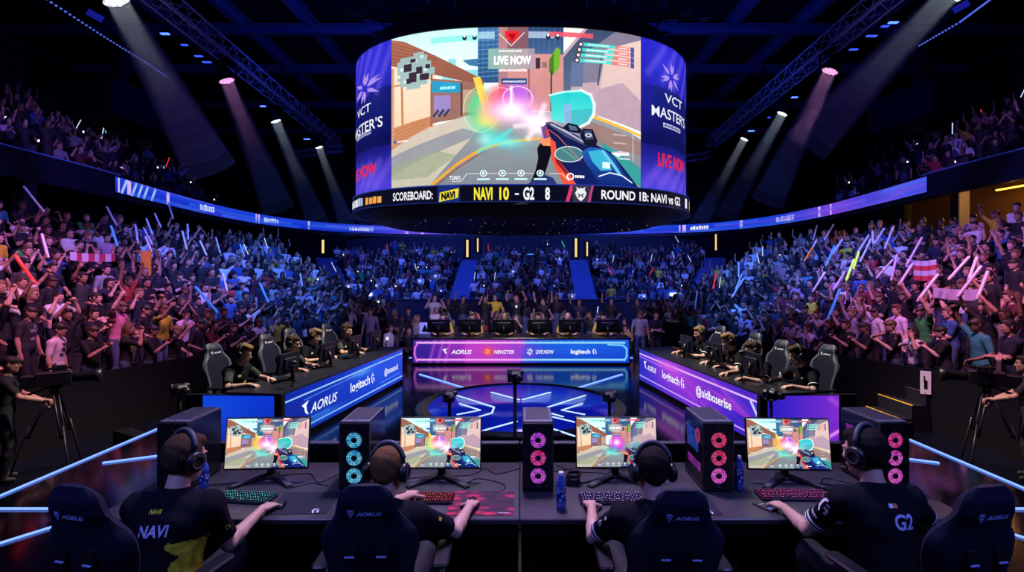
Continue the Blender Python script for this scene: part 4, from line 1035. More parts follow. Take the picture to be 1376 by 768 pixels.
head_lamp(1275,-8,12.4,.30,(5.0,17.0,2.0),rgb(225,240,255),'large white stage light just above the top right edge',3600,8,4.4,.8)
def bar_lamp(px, py, d, label, w=.3, es=4, col=rgb(60,90,255)):
    p = at(px,py,d); root = thing('bar_lamp', label, 'stage light', p)
    b = MB(); b.rbox((0,0,.06),(w,.16,.12),.03); b.tube([(0,0,.1),(0,0,.45)],.02,6); obj('housing', b, M_black, root)
    b = MB(); b.rbox((0,-.04,-.005),(w*.85,.1,.03),.01); obj('lens', b, glow('bar_%s' % (str(es)), col, es), root)
for k, (px,py,d,wd) in enumerate(((223,46,15.5,.3),(249,61,16.2,.24),(268,76,16.8,.3),(279,84,17.2,.34),(354,143,20.8,.26),(413,187,24.8,.34))):
    bar_lamp(px,py,d,'small blue stage lamp under the left truss, %s from the camera' % ['first','second','third','fourth','fifth','sixth'][k], wd, 5 if k in (0,4,5) else 1.2)
for k, (px,py,d,wd) in enumerate(((1199,31,14.2,.3),(1188,36,14.6,.24),(1170,49,15.2,.36),(1146,67,16.2,.3),(1067,131,20,.28),(1009,176,24,.34),(1033,158,22.6,.14))):
    bar_lamp(px,py,d,'small blue stage lamp under the right truss, %s from the camera' % ['first','second','third','fourth','fifth','seventh','sixth'][k], wd, 5 if k in (0,4,5) else 1.2)
# strings of tiny blue lamps and two dark blue lamp boxes near the roof
M_tiny = glow('tiny_blue', rgb(90,120,255), .8)
for s, w, pts in ((-1,'left',((62,-3,16),(140,48,20),(195,82,23),(225,102,26))),(1,'right',((1330,-2,15),(1290,28,17.5),(1232,62,21.5)))):
    b = MB(); q = [at(*t) for t in pts]; b.tube(q, .008, 5, 1)
    for a, c in zip(q[:-1], q[1:]):
        for k in range(14): b.box(a+(c-a)*(k/14)+Vector((0,0,-.04)), (.05,.05,.04), 0)
    tag(obj('string_of_lamps', b, [M_tiny, M_black]), f'string of tiny blue lamps under the roof on the {w}', 'string lights')
    v = at(136 if s < 0 else 1283, 26 if s < 0 else 14, 18); b = MB(); b.M = Matrix.Translation(v) @ Matrix.Rotation(s*-.5,4,'Y'); b.rbox((0,0,0),(.75,.5,.35),.05); b.box((0,-.26,0),(.6,.02,.22),1); b.tube([(0,0,.15),(0,0,1.2)],.02,6,0)
    tag(obj('flood_lamp', b, [M_navy, glow('flood_blue', rgb(24,30,150), .8)]), f'dark blue flood lamp box under the roof on the {w}', 'stage light')

# ---------------------------------------------------------------- LED-fronted counters and desks on the stage
M_top = mat('counter_top', (.012,.013,.018), .3)
EDGE = {}
for s, w in ((-1,'left'),(1,'right')):
    N = Vector((s*3.28,7.1,0)); Fp = Vector((s*2.63,11.55,0)); e = (Fp-N).normalized(); o_ = Vector((e.y*s, -e.x*s, 0)); 
    if o_.x*s < 0: o_ = -o_
    EDGE[s] = (N, e, o_)
    L = (Fp-N).length; root = thing('player_counter', f'long angled player counter with a glowing {"blue" if s < 0 else "purple"} LED front, {w} of the stage', 'counter', N)
    b = MB(); Z = Vector((0,0,1)); z0, z1 = .07, .74
    a, c = Vector((0,0,0)), e*L
    if s < 0: b.quad(a+Z*z0, c+Z*z0, c+Z*z1, a+Z*z1)
    else: b.quad(c+Z*z0, a+Z*z0, a+Z*z1, c+Z*z1)
    obj('led_front', b, screen_mat('counter_face_'+w, paint_counter(s > 0).image('counter_picture_'+w), 1.0), root)
    b = MB(); b.add([a+o_*.02+Z*.0, c+o_*.02, c+o_*.07, a+o_*.07]+[a+o_*.02+Z*.745, c+o_*.02+Z*.745, c+o_*.07+Z*.745, a+o_*.07+Z*.745], [(0,1,5,4),(1,2,6,5),(2,3,7,6),(3,0,4,7),(4,5,6,7),(3,2,1,0)])
    b.add([c+o_*.0, c+o_*.9, c+o_*.9+e*.04, c+e*.04]+[q+Z*.74 for q in (c, c+o_*.9, c+o_*.9+e*.04, c+e*.04)], [(0,1,5,4),(1,2,6,5),(2,3,7,6),(3,0,4,7)])
    obj('board_carcass', b, M_black, root)
    b = MB(); q = [a-o_*.03-e*.03, c-o_*.03+e*.03, c+o_*.82+e*.03, a+o_*.82-e*.03]; b.add(q2 := [v+Z*.745 for v in q]+[v+Z*.775 for v in q], [(0,1,5,4),(1,2,6,5),(2,3,7,6),(3,0,4,7),(4,5,6,7),(3,2,1,0)]); obj('counter_top', b, M_top, root)
    # end board facing the audience
    E0 = a+Vector((s*.08,-.01,0)); E1 = Vector((s*1.28,.05,0)); b = MB()
    if s < 0: b.quad(E1+Z*.05, E0+Z*.05, E0+Z*.74, E1+Z*.74)
    else: b.quad(E0+Z*.05, E1+Z*.05, E1+Z*.74, E0+Z*.74)
    obj('led_end', b, screen_mat('end_face_'+w, paint_end(s > 0).image('end_picture_'+w), .85 if s < 0 else .95), root)
    b = MB(); b.box((s*.7,.07,.375),(1.24,.06,.75)); b.box((s*.02,.03,.375),(.1,.1,.75)); b.box((s*1.3,.9,.28),(.05,1.7,.55)); obj('end_carcass', b, M_black, root)
# centre analyst desk
root = thing('analyst_desk', 'wide desk with a purple and blue LED front at the back of the stage', 'desk', (0,13.8,0))
b = MB(); b.quad((-2.86,0,.05),(2.86,0,.05),(2.86,0,.66),(-2.86,0,.66)); obj('led_front', b, screen_mat('centre_face', paint_centre().image('centre_picture'), 1.0), root)
b = MB(); b.box((0,.05,.34),(5.78,.08,.68)); b.box((-2.86,.5,.33),(.06,.9,.66)); b.box((2.86,.5,.33),(.06,.9,.66)); obj('carcass', b, M_black, root)
b = MB(); b.rbox((0,.45,.69),(5.86,1.0,.05),.03); obj('desk_top', b, M_top, root)
# small items on desks are built with the foreground kit
# ---------------------------------------------------------------- things on and around the front desk
M_desk = mat('desk_laminate', (.05,.048,.055), .38, noise=.35, nscale=6); M_plast = mat('black_plastic', (.008,.008,.01), .38); M_rub = mat('rubber', (.006,.006,.007), .6)
M_fab = mat('chair_leather', (.010,.012,.028), .55, spec=.22, bump=.15, nscale=120); M_fabl = mat('chair_bolster', (.075,.08,.11), .5, bump=.1, nscale=100)
M_grey = mat('grey_mesh', (.07,.07,.085), .5); M_logo = mat('logo_print', rgb(170,180,240), .5); M_white = mat('white_print', (.75,.76,.8), .5)
DZ = .75
for s, w, x0, x1 in ((-1,'left',-2.9,-.012),(1,'right',-.008,3.05)):
    xc, L = (x0+x1)/2, x1-x0
    root = thing('gaming_desk', f'long grey-topped black gaming desk, {w} half of the front row', 'desk', (xc,4.06,0))
    b = MB(); b.rbox((0,0,DZ-.02),(L,1.1,.04),.012,0,.006); obj('desk_top', b, M_desk, root)
    b = MB(); b.box((0,-.5,DZ-.085),(L-.02,.04,.09)); obj('front_rail', b, M_black, root)
    b = MB(); b.box((0,.555,DZ+.04),(L-.01,.03,.22)); b.box((0,.5,.36),(L-.02,.03,.71)); obj('back_board', b, M_black, root)
    b = MB(); b.rbox((0,.56,DZ+.155),(L-.006,.06,.02),.008); obj('board_trim', b, M_grey, root)
    for x in (-L/2+.09, 0, L/2-.09):
        b = MB(); b.rbox((x,.2,DZ/2-.02),(.08,.5,DZ-.05),.02); b.rbox((x,-.35,DZ/2-.02),(.06,.06,DZ-.05),.015); b.box((x,-.05,.02),(.08,.9,.04)); obj('leg', b, M_black, root)
# ---- monitors
def monitor(loc, rz, label, pic, w=.655, h=.405, tilt=8, group=None, stand=True, dark=False):
    root = thing('monitor', label, 'monitor', loc, rz, group)
    zc = .10+h/2; T = Matrix.Translation((0,0,zc)) @ Matrix.Rotation(R(-tilt), 4, 'X')
    b = MB(); b.M = T; b.prism(rrect(w,h,.008), -.0, .022, 0, .004, 'y') if False else None
    b.rbox((0,.012,0),(w,.024,h),.006,0); b.rbox((0,.035,0),(w*.6,.035,h*.55),.015,0); b.rbox((0,.055,0),(w*.3,.012,h*.26),.01,0); obj('housing', b, M_plast, root)
    b = MB(); b.M = T; m = .009; b.quad((-w/2+m,-.0015,-h/2+m*1.8),(w/2-m,-.0015,-h/2+m*1.8),(w/2-m,-.0015,h/2-m),(-w/2+m,-.0015,h/2-m)); obj('screen', b, pic, root)
    b = MB(); b.rbox((0,-.002,zc-h/2+.004),(.03,.004,.006),.001,0); b.M = T; b.box((0,-.004,-h/2+.008),(.02,.002,.003)); 
    b = MB(); b.tube([(0,.07,.0),(0,.075,.15),(0,.05,zc)], [.034,.028,.024], 10); obj('stand_neck', b, M_plast, root)
    b = MB()
    for sx in (-1,1):
        b.add([(0,.05,.0),(sx*.05,.09,.0),(sx*.25,-.13,.0),(sx*.215,-.16,.0),(0,.05,.035),(sx*.05,.09,.035),(sx*.25,-.13,.012),(sx*.215,-.16,.012)], [(0,1,5,4),(1,2,6,5),(2,3,7,6),(3,0,4,7),(4,5,6,7),(3,2,1,0)] if sx < 0 else [(4,5,1,0),(5,6,2,1),(6,7,3,2),(7,4,0,3),(7,6,5,4),(0,1,2,3)])
        b.add([(sx*.20,-.13,.0125+.004),(sx*.24,-.115,.0125+.004),(sx*.12,.0,.029),(sx*.1,-.02,.029)],[(0,1,2,3) if sx > 0 else (3,2,1,0)], 1)
    b.rbox((0,.09,.012),(.1,.12,.024),.02); obj('stand_feet', b, [M_plast, M_grey], root)
    return root
GP = [screen_mat('monitor_face_%d' % k, paint_game(760, 476, f).image('monitor_picture_%d' % k), 1.2) for k, f in enumerate((1,2,3,4))]
MX = ((-2.02,4.15,.06),(-.643,4.16,.0),(.765,4.17,.0),(2.12,4.13,-.05))
for k, (x, y, rz) in enumerate(MX):
    monitor((x,y,DZ), rz, ['leftmost desk monitor showing a street shooter game with green and pink flashes','desk monitor with a white and teal burst in the game, behind the red mouse pad','desk monitor showing a magenta ball of light in the game','rightmost desk monitor showing an orange and pink burst in the game'][k], GP[k], group='gaming monitors on the front desk')
# ---- computer towers
def fan_mat(name, c1, c2):
    m = bpy.data.materials.new(name); m.use_nodes = True; nt = m.node_tree; B = nt.nodes['Principled BSDF']; B.inputs['Base Color'].default_value = (.004,.004,.005,1); B.inputs['Roughness'].default_value = .4
    tc = nt.nodes.new('ShaderNodeTexCoord'); ck = nt.nodes.new('ShaderNodeTexVoronoi'); ck.feature = 'F1'; ck.distance = 'CHEBYCHEV'; ck.inputs['Scale'].default_value = 70; ck.inputs['Randomness'].default_value = 0
    nt.links.new(tc.outputs['Object'], ck.inputs['Vector'])
    mr = nt.nodes.new('ShaderNodeMapRange'); mr.inputs['From Min'].default_value = .33; mr.inputs['From Max'].default_value = .42; mr.inputs['To Min'].default_value = 1; mr.inputs['To Max'].default_value = .12; nt.links.new(ck.outputs['Distance'], mr.inputs['Value'])
    ns = nt.nodes.new('ShaderNodeTexNoise'); ns.inputs['Scale'].default_value = 22; nt.links.new(tc.outputs['Object'], ns.inputs['Vector'])
    mx = nt.nodes.new('ShaderNodeMix'); mx.data_type = 'RGBA'; mx.inputs['A'].default_value = (*c1,1); mx.inputs['B'].default_value = (*c2,1)
    cr = nt.nodes.new('ShaderNodeMapRange'); cr.inputs['From Min'].default_value = .35; cr.inputs['From Max'].default_value = .62; nt.links.new(ns.outputs['Fac'], cr.inputs['Value']); nt.links.new(cr.outputs['Result'], mx.inputs['Factor'])
    nt.links.new(mx.outputs['Result'], B.inputs['Emission Color']); ml = nt.nodes.new('ShaderNodeMath'); ml.operation = 'MULTIPLY'; ml.inputs[1].default_value = .9; nt.links.new(mr.outputs['Result'], ml.inputs[0]); nt.links.new(ml.outputs[0], B.inputs['Emission Strength'])
    return m
def pc(x, label, cols, rz=0, glass=0, lit=True, y=3.95):
    W, D, Hh = .235, .44, .515
    root = thing('computer_tower', label, 'computer', (x, y, DZ), rz)
    b = MB(); b.rbox((0,D/2,Hh/2+.01),(W,D,Hh),.008,0,.004); 
    for sx in (-1,1):
        for yy in (.06,D-.06): b.box((sx*(W/2-.03),yy,.006),(.03,.05,.012))
    obj('case', b, mat('case_black', (.009,.009,.012), .14, spec=.7), root)
    b = MB(); b.rbox((0,D/2,Hh+.013),(W-.012,D-.012,.006),.008,0); b.rbox((0,D/2+.03,Hh+.018),(W-.05,D-.1,.006),.006,1); b.box((0,.03,Hh+.017),(.012,.012,.006),0)
    obj('top_vent', b, [mat('case_edge', (.16,.16,.19), .4, .3), mat('vent_grey', (.045,.045,.055), .5)], root)
    b = MB(); b.rbox((0,-.004,Hh/2+.01),(W-.004,.012,Hh-.006),.006,0,.004); b.box((0,-.011,.045),(.03,.003,.012),1); b.box((0,-.011,Hh-.035),(.012,.003,.008),1); obj('front_panel', b, [M_plast, M_grey], root)
    for k in range(3):
        z = .395-.135*k; b = MB(); b.M = Matrix.Translation((0,-.012,z))
        b.lathe([(.058,.0),(.064,-.004),(.069,-.002),(.069,.004),(.058,.004)], 36, 1, 'y', True, True)
        b.lathe([(.058,.0),(.018,-.0005)], 36, 0, 'y')
        for q in range(9):
            a = q*2*math.pi/9; r0, r1 = .018, .058; p = lambda r, t: (r*math.cos(t), -.0035, r*math.sin(t))
            b.add([p(r0,a), p(r1,a+.35), p(r1,a+.42), p(r0,a+.12)], [(0,1,2,3)], 2)
        fr = obj('fan', b, [cols[k] if lit else M_plast, M_rub, M_rub], root)
        b = MB(); b.M = Matrix.Translation((0,-.014,z)); b.lathe([(0,-.006),(.018,-.005),(.022,0)], 20, 0, 'y'); obj('fan_hub', b, M_rub, fr)
    if glass:
        # window side with lit parts inside: board, card, cooler and fans
        b = MB(); sx = glass; b.box((sx*(W/2+.002),D/2,Hh/2+.01),(.004,D-.03,Hh-.05)); obj('glass_side', b, mat('tinted_glass', (.02,.02,.03), .05, spec=.6, alpha=.25), root)
        b = MB(); X = sx*(W/2-.0+.0005); b.box((X,.24,.34),(.003,.26,.16),0); b.box((X,.2,.16),(.003,.3,.06),1); b.box((X,.12,.4),(.003,.03,.1),1); obj('lit_interior', b, [cols[3], cols[4]], root)
        b = MB(); b.M = Matrix.Translation((X+sx*.002,.1 if sx < 0 else .1,.4)); b.lathe([(.05,0),(.056,sx*.003),(.05,sx*.003),(.02,sx*.003),(.02,0)], 28, 0, 'x'); obj('inner_fan', b, cols[1], root)
    return root
CY = fan_mat('fan_cyan', rgb(20,150,230), rgb(120,225,255)); PU = fan_mat('fan_violet', rgb(150,40,240), rgb(235,110,235)); PK = fan_mat('fan_pink', rgb(230,30,120), rgb(235,90,190)); RP_ = fan_mat('fan_rose', rgb(235,40,90), rgb(240,90,150)); MG = fan_mat('fan_magenta', rgb(220,40,200), rgb(250,120,230))
IB = fan_mat('inside_blue', rgb(10,30,150), rgb(60,110,250)); IM = fan_mat('inside_magenta', rgb(90,20,160), rgb(220,70,220))
pc(-2.64, 'black computer tower with unlit fans at the left end of the desk', [CY]*5, 0, 0, False)
pc(-1.262, 'black computer tower with three cyan fans near the left of the desk', [CY]*5)
pc(.13, 'black computer tower with three violet and pink fans at the middle of the desk', [PU,PK,PU,IB,IM])
pc(1.497, 'black computer tower with three rose fans and a blue-lit window side', [RP_,RP_,MG,IB,IM], 0, -1)
pc(2.83, 'black computer tower with magenta fans and pink-lit window, rightmost on the desk', [PK,MG,MG,IM,IB], .06, -1)
# ---- keyboards
def keyboard(loc, rz, label, cols, w=.45, d=.15, group='keyboards on the front desk', es=1.5, nm=''):
    root = thing('keyboard', label, 'keyboard', loc, rz, group)
    b = MB(); b.rbox((0,0,.010),(w,d,.02),.008,0,.004); obj('keyboard_frame', b, M_plast, root)
    b = MB(); b.box((0,0,.0215),(w-.016,d-.016,.002)); obj('light_plate', b, glow('plate_'+nm, cols[0], es*.10), root)
    b = MB(); nr, nc = 6, int(w/.0206); r = random.Random(3)
    for j in range(nr):
        i = 0; y = d/2-.018-j*(d-.03)/(nr-1)*.98
        while i < nc:
            wk = 1
            if j == nr-1 and i == 4: wk = 6
            elif r.random() < .06 and i < nc-2: wk = 2
            x = -w/2+.014+(i+wk/2)*((w-.028)/nc); kw = (w-.028)/nc*wk-.0035; kd = (d-.03)/nr*.84
            z0, z1 = .0225, .031; s2 = .75
            b.add([(x-kw/2,y-kd/2,z0),(x+kw/2,y-kd/2,z0),(x+kw/2,y+kd/2,z0),(x-kw/2,y+kd/2,z0),(x-kw/2*s2,y-kd/2*s2,z1),(x+kw/2*s2,y-kd/2*s2,z1),(x+kw/2*s2,y+kd/2*s2,z1),(x-kw/2*s2,y+kd/2*s2,z1)], [(0,1,5,4),(1,2,6,5),(2,3,7,6),(3,0,4,7),(4,5,6,7)], 0)
            c = 1+((i*5+j*3) % 7 < 3)*1
            u = .0034; b.add([(x-u,y-u*.9,z1+.0004),(x+u,y-u*.9,z1+.0004),(x+u,y+u*.9,z1+.0004),(x-u,y+u*.9,z1+.0004)], [(0,1,2,3)], c)
            i += wk
    obj('keycaps', b, [M_rub, glow('legend1_'+nm, cols[0], es), glow('legend2_'+nm, cols[1], es)], root)
    return root
keyboard((-2.02,3.82,DZ), -.12, 'keyboard with teal lit keys in front of the leftmost monitor', (rgb(30,190,200), rgb(140,240,245)), .42, .16, nm='teal')
keyboard((-.70,3.81,DZ), -.02, 'keyboard with red lit keys beside the red mouse pad', (rgb(230,30,40), rgb(255,110,90)), .42, .16, nm='red')
keyboard((.66,3.80,DZ), .02, 'keyboard with violet and white lit keys right of the clear water bottle', (rgb(120,70,230), rgb(225,205,255)), .47, .16, nm='violet')
keyboard((2.02,3.86,DZ), -.03, 'keyboard with pink lit keys in front of the rightmost monitor', (rgb(230,40,170), rgb(255,120,210)), .52, .16, nm='pink')
# ---- mouse pads, mice
def hook_on(b, x, y, h, mi):
    f = lambda u, v: (x+u*h, y+v*h, 0)
    return [[f(*q) for q in ((.35,1.2),(.1,.9),(0,.5),(.1,.1),(.35,-.2),(.45,-.1),(.28,.2),(.22,.5),(.28,.85),(.5,1.1))], [f(*q) for q in ((.5,.5),(.9,.5),(.9,0),(.72,-.1),(.72,.32),(.5,.32))], [f(*q) for q in ((.5,.9),(.8,.9),(.8,.74),(.5,.74))]]
def put_text(b, t, x, y, h, mi, w=None, z=0.0, bold=.02, shear=0, M=None):
    V, T, wt = text_tris(t, bold, shear); k = w/wt if w else h
    vs = [Vector((x+v[0]*k, y+v[1]*h, z)) for v in V]
    if M is not None: vs = [M @ v for v in vs]
    b.add(vs, [tuple(q) for q in T], mi)
def mouse_pad(c, sz, rz, label, m, marks):
    root = thing('mouse_pad', label, 'mouse pad', (*c, DZ), rz)
    b = MB(); b.rbox((0,0,.002),(sz[0],sz[1],.004),.012,0,.001); obj('pad_sheet', b, m, root)
    b = MB(); marks(b); obj('logo', b, M_white, root) if b.f else None
def mk_hook(x, y, h):
    def f(b):
        for q in hook_on(b, x, y, h, 0): b.add([Vector(v)+Vector((0,0,.0046)) for v in q], [tuple(range(len(q)))[::-1]])
    return f
M_pad = mat('pad_navy', (.008,.009,.022), .85, bump=.1, nscale=300)
M_padr = bpy.data.materials.new('pad_red'); M_padr.use_nodes = True; nt = M_padr.node_tree; B = nt.nodes['Principled BSDF']; B.inputs['Roughness'].default_value = .8
tc = nt.nodes.new('ShaderNodeTexCoord'); ns = nt.nodes.new('ShaderNodeTexVoronoi'); ns.feature = 'F1'; ns.inputs['Scale'].default_value = 7; mp = nt.nodes.new('ShaderNodeMapping'); mp.inputs['Rotation'].default_value = (0,0,.6); mp.inputs['Scale'].default_value = (1,2.2,1)
cr = nt.nodes.new('ShaderNodeValToRGB'); cr.color_ramp.interpolation = 'CONSTANT'; cr.color_ramp.elements[0].color = (*rgb(190,24,62),1); cr.color_ramp.elements[1].position = .42; cr.color_ramp.elements[1].color = (*rgb(60,14,40),1); e = cr.color_ramp.elements.new(.25); e.color = (*rgb(140,16,52),1); e = cr.color_ramp.elements.new(.62); e.color = (*rgb(34,12,30),1)
nt.links.new(tc.outputs['Object'], mp.inputs[0]); nt.links.new(mp.outputs[0], ns.inputs['Vector']); nt.links.new(ns.outputs['Distance'], cr.inputs['Fac']); nt.links.new(cr.outputs['Color'], B.inputs['Base Color'])
mouse_pad((-1.56,3.76), (.42,.36), .04, 'dark navy mouse pad with a small white mark under the leftmost player\'s right hand', M_pad, mk_hook(.10,-.165,.055))
mouse_pad((-.283,3.76), (.46,.40), 0, 'red and black patterned mouse pad in front of the second player', M_padr, lambda b: [b.box((.13+k*.012,-.165,.0046),(.008,.008,.0006)) for k in range(7)])
mouse_pad((1.17,3.76), (.44,.38), -.02, 'dark navy mouse pad with a white mark, left of the tower with rose fans', M_pad, mk_hook(.11,-.175,.055))
mouse_pad((2.62,3.7), (.36,.34), 0, 'dark mouse pad half hidden behind the rightmost player', M_pad, lambda b: None)
def mouse(loc, rz, label):
    root = thing('computer_mouse', label, 'mouse', loc, rz); b = MB()
    def f(u, v):
        a = math.pi*u; y = -.06+.12*v; e = math.sqrt(max(0, 1-((y-.0)/.062)**2)); w = .031*e**.6*(1-.12*math.cos(y*30)); h = .038*e**.7*(1-.25*v)
        return (math.cos(a)*w, y, .001+h*math.sin(a)**.7)
    b.grid(f, 14, 14, 0, True, False); obj('mouse_shell', b, M_plast, root)
    b = MB(); b.M = Matrix.Translation((0,.032,.03)); b.lathe([(.0,-.004),(.009,-.004),(.009,.004),(0,.004)], 12, 0, 'x'); obj('scroll_wheel', b, M_grey, root)
mouse((-1.70,3.70,DZ+.004), .15, 'black mouse under the leftmost player\'s right hand'); mouse((-.345,3.76,DZ+.004), .1, 'black mouse on the red mouse pad'); mouse((1.10,3.74,DZ+.004), 0, 'black mouse on the navy pad beside the tower with rose fans'); mouse((2.55,3.7,DZ+.004), 0, 'black mouse hidden at the rightmost player\'s right hand')
# ---- bottles, phone, cable coil, cables
M_pet = mat('bottle_plastic', rgb(60,90,190), .12, spec=.6, coat=.5, alpha=.75); M_lab = bpy.data.materials.new('bottle_label'); M_lab.use_nodes = True; nt = M_lab.node_tree; B = nt.nodes['Principled BSDF']; B.inputs['Roughness'].default_value = .25
tc = nt.nodes.new('ShaderNodeTexCoord'); vo = nt.nodes.new('ShaderNodeTexVoronoi'); vo.inputs['Scale'].default_value = 38; cr = nt.nodes.new('ShaderNodeValToRGB'); cr.color_ramp.elements[0].color = (*rgb(150,190,250),1); cr.color_ramp.elements[0].position = .2; cr.color_ramp.elements[1].color = (*rgb(24,40,120),1); cr.color_ramp.elements[1].position = .5
nt.links.new(tc.outputs['Object'], vo.inputs['Vector']); nt.links.new(vo.outputs['Distance'], cr.inputs['Fac']); nt.links.new(cr.outputs['Color'], B.inputs['Base Color'])
def bottle(loc, h, r, label):
    root = thing('water_bottle', label, 'bottle', loc); b = MB()
    b.lathe([(0,0),(r*.9,0),(r,.008),(r*.96,.03),(r,.05),(r,h*.68),(r*.9,h*.78),(r*.5,h*.9),(r*.42,h*.92),(r*.42,h*.95),(0,h*.95)], 24, 0); obj('bottle_body', b, M_pet, root)
    b = MB(); b.lathe([(r*1.01,h*.22),(r*1.015,h*.23),(r*1.015,h*.62),(r*1.01,h*.63)], 24); obj('bottle_label', b, M_lab, root)
    b = MB(); b.lathe([(r*.46,h*.92),(r*.46,h*.995),(r*.4,h),(0,h)], 18); obj('cap', b, M_white, root)
v = flr(274,655,DZ); bottle(v, .22, .035, 'slim blue bottle beside the teal-lit keyboard')
v = flr(754,683,DZ); bottle(v, .26, .036, 'tall blue-labelled water bottle right of the middle computer tower')
v = flr(993,657,DZ); bottle(v, .26, .034, 'tall blue water bottle right of the tower with rose fans')
root = thing('mobile_phone', 'dark phone with a lit screen lying left of the pink keyboard', 'phone', flr(1028,681,DZ), .5)
b = MB(); b.rbox((0,0,.005),(.08,.16,.009),.012,0,.002); obj('phone_body', b, M_plast, root)
b = MB(); b.rbox((0,0,.0101),(.07,.148,.0006),.008,0,.0001); b.box((.0,-.045,.0106),(.05,.03,.0004),1); b.box((0,.03,.0106),(.045,.012,.0004),1); obj('phone_screen', b, [mat('phone_glass', (.01,.011,.02), .1), mat('phone_lit', rgb(110,110,150), .3, emit=rgb(90,90,140), es=.6)], root)
root = thing('charging_box', 'small black box with a coiled black cable behind the water bottle', 'cable box', flr(770,650,DZ))
b = MB(); b.rbox((0,0,.03),(.11,.09,.06),.012); obj('box_body', b, M_plast, root)
b = MB()
for k in range(4): b.tube([(.055*math.cos(a)+.004*k, .05*math.sin(a), .066+.007*k) for a in np.linspace(0,2*math.pi,28)], .0045, 6)
obj('coiled_cable', b, M_rub, root)
def cable(pts, label, r=.004): 
    P = catmull([(*q[:2],) if len(q) == 2 else q for q in pts], 8); b = MB(); b.tube([(p[0],p[1],(p[2] if len(p) > 2 else DZ+r)) for p in P], r, 6); tag(obj('cable', b, M_rub), label, 'cable')
cable([(-.64,4.22),(-.45,4.1),(-.35,4.2),(-.15,4.1),(-.13,3.98),(-.22,3.93)], 'black cable looping on the desk right of the monitor with the white burst')
cable([(-.75,4.25),(-.95,4.2),(-1.0,4.4)], 'black cable running back from the red keyboard')
cable([(-.6,4.25),(-.4,4.28),(-.3,4.42),(-.2,4.3),(.0,4.42)], 'thin black cable along the back of the desk left of the middle tower')
cable([(.3,4.5),(.45,4.35),(.7,4.3),(.55,4.15),(.4,4.1),(.33,4.25)], 'black cable curling behind the violet keyboard'); cable([(.27,4.35),(.5,4.42),(.9,4.38)], 'black cable between the middle tower and the monitor with the magenta ball')
cable([(-2.0,4.25),(-1.75,4.3),(-1.6,4.12),(-1.5,4.3),(-1.35,4.5)], 'black cable right of the leftmost monitor stand'); cable([(-1.95,4.2),(-1.8,4.02),(-1.65,4.1),(-1.5,4.05)], 'thin black cable in front of the leftmost monitor stand')
cable([(2.1,4.2),(2.3,4.05),(2.45,4.2),(2.6,4.1)], 'black cable right of the rightmost monitor stand'); cable([(2.05,4.2),(1.85,4.0),(1.9,3.95),(2.0,3.95)], 'black cable between the rightmost monitor and its keyboard')
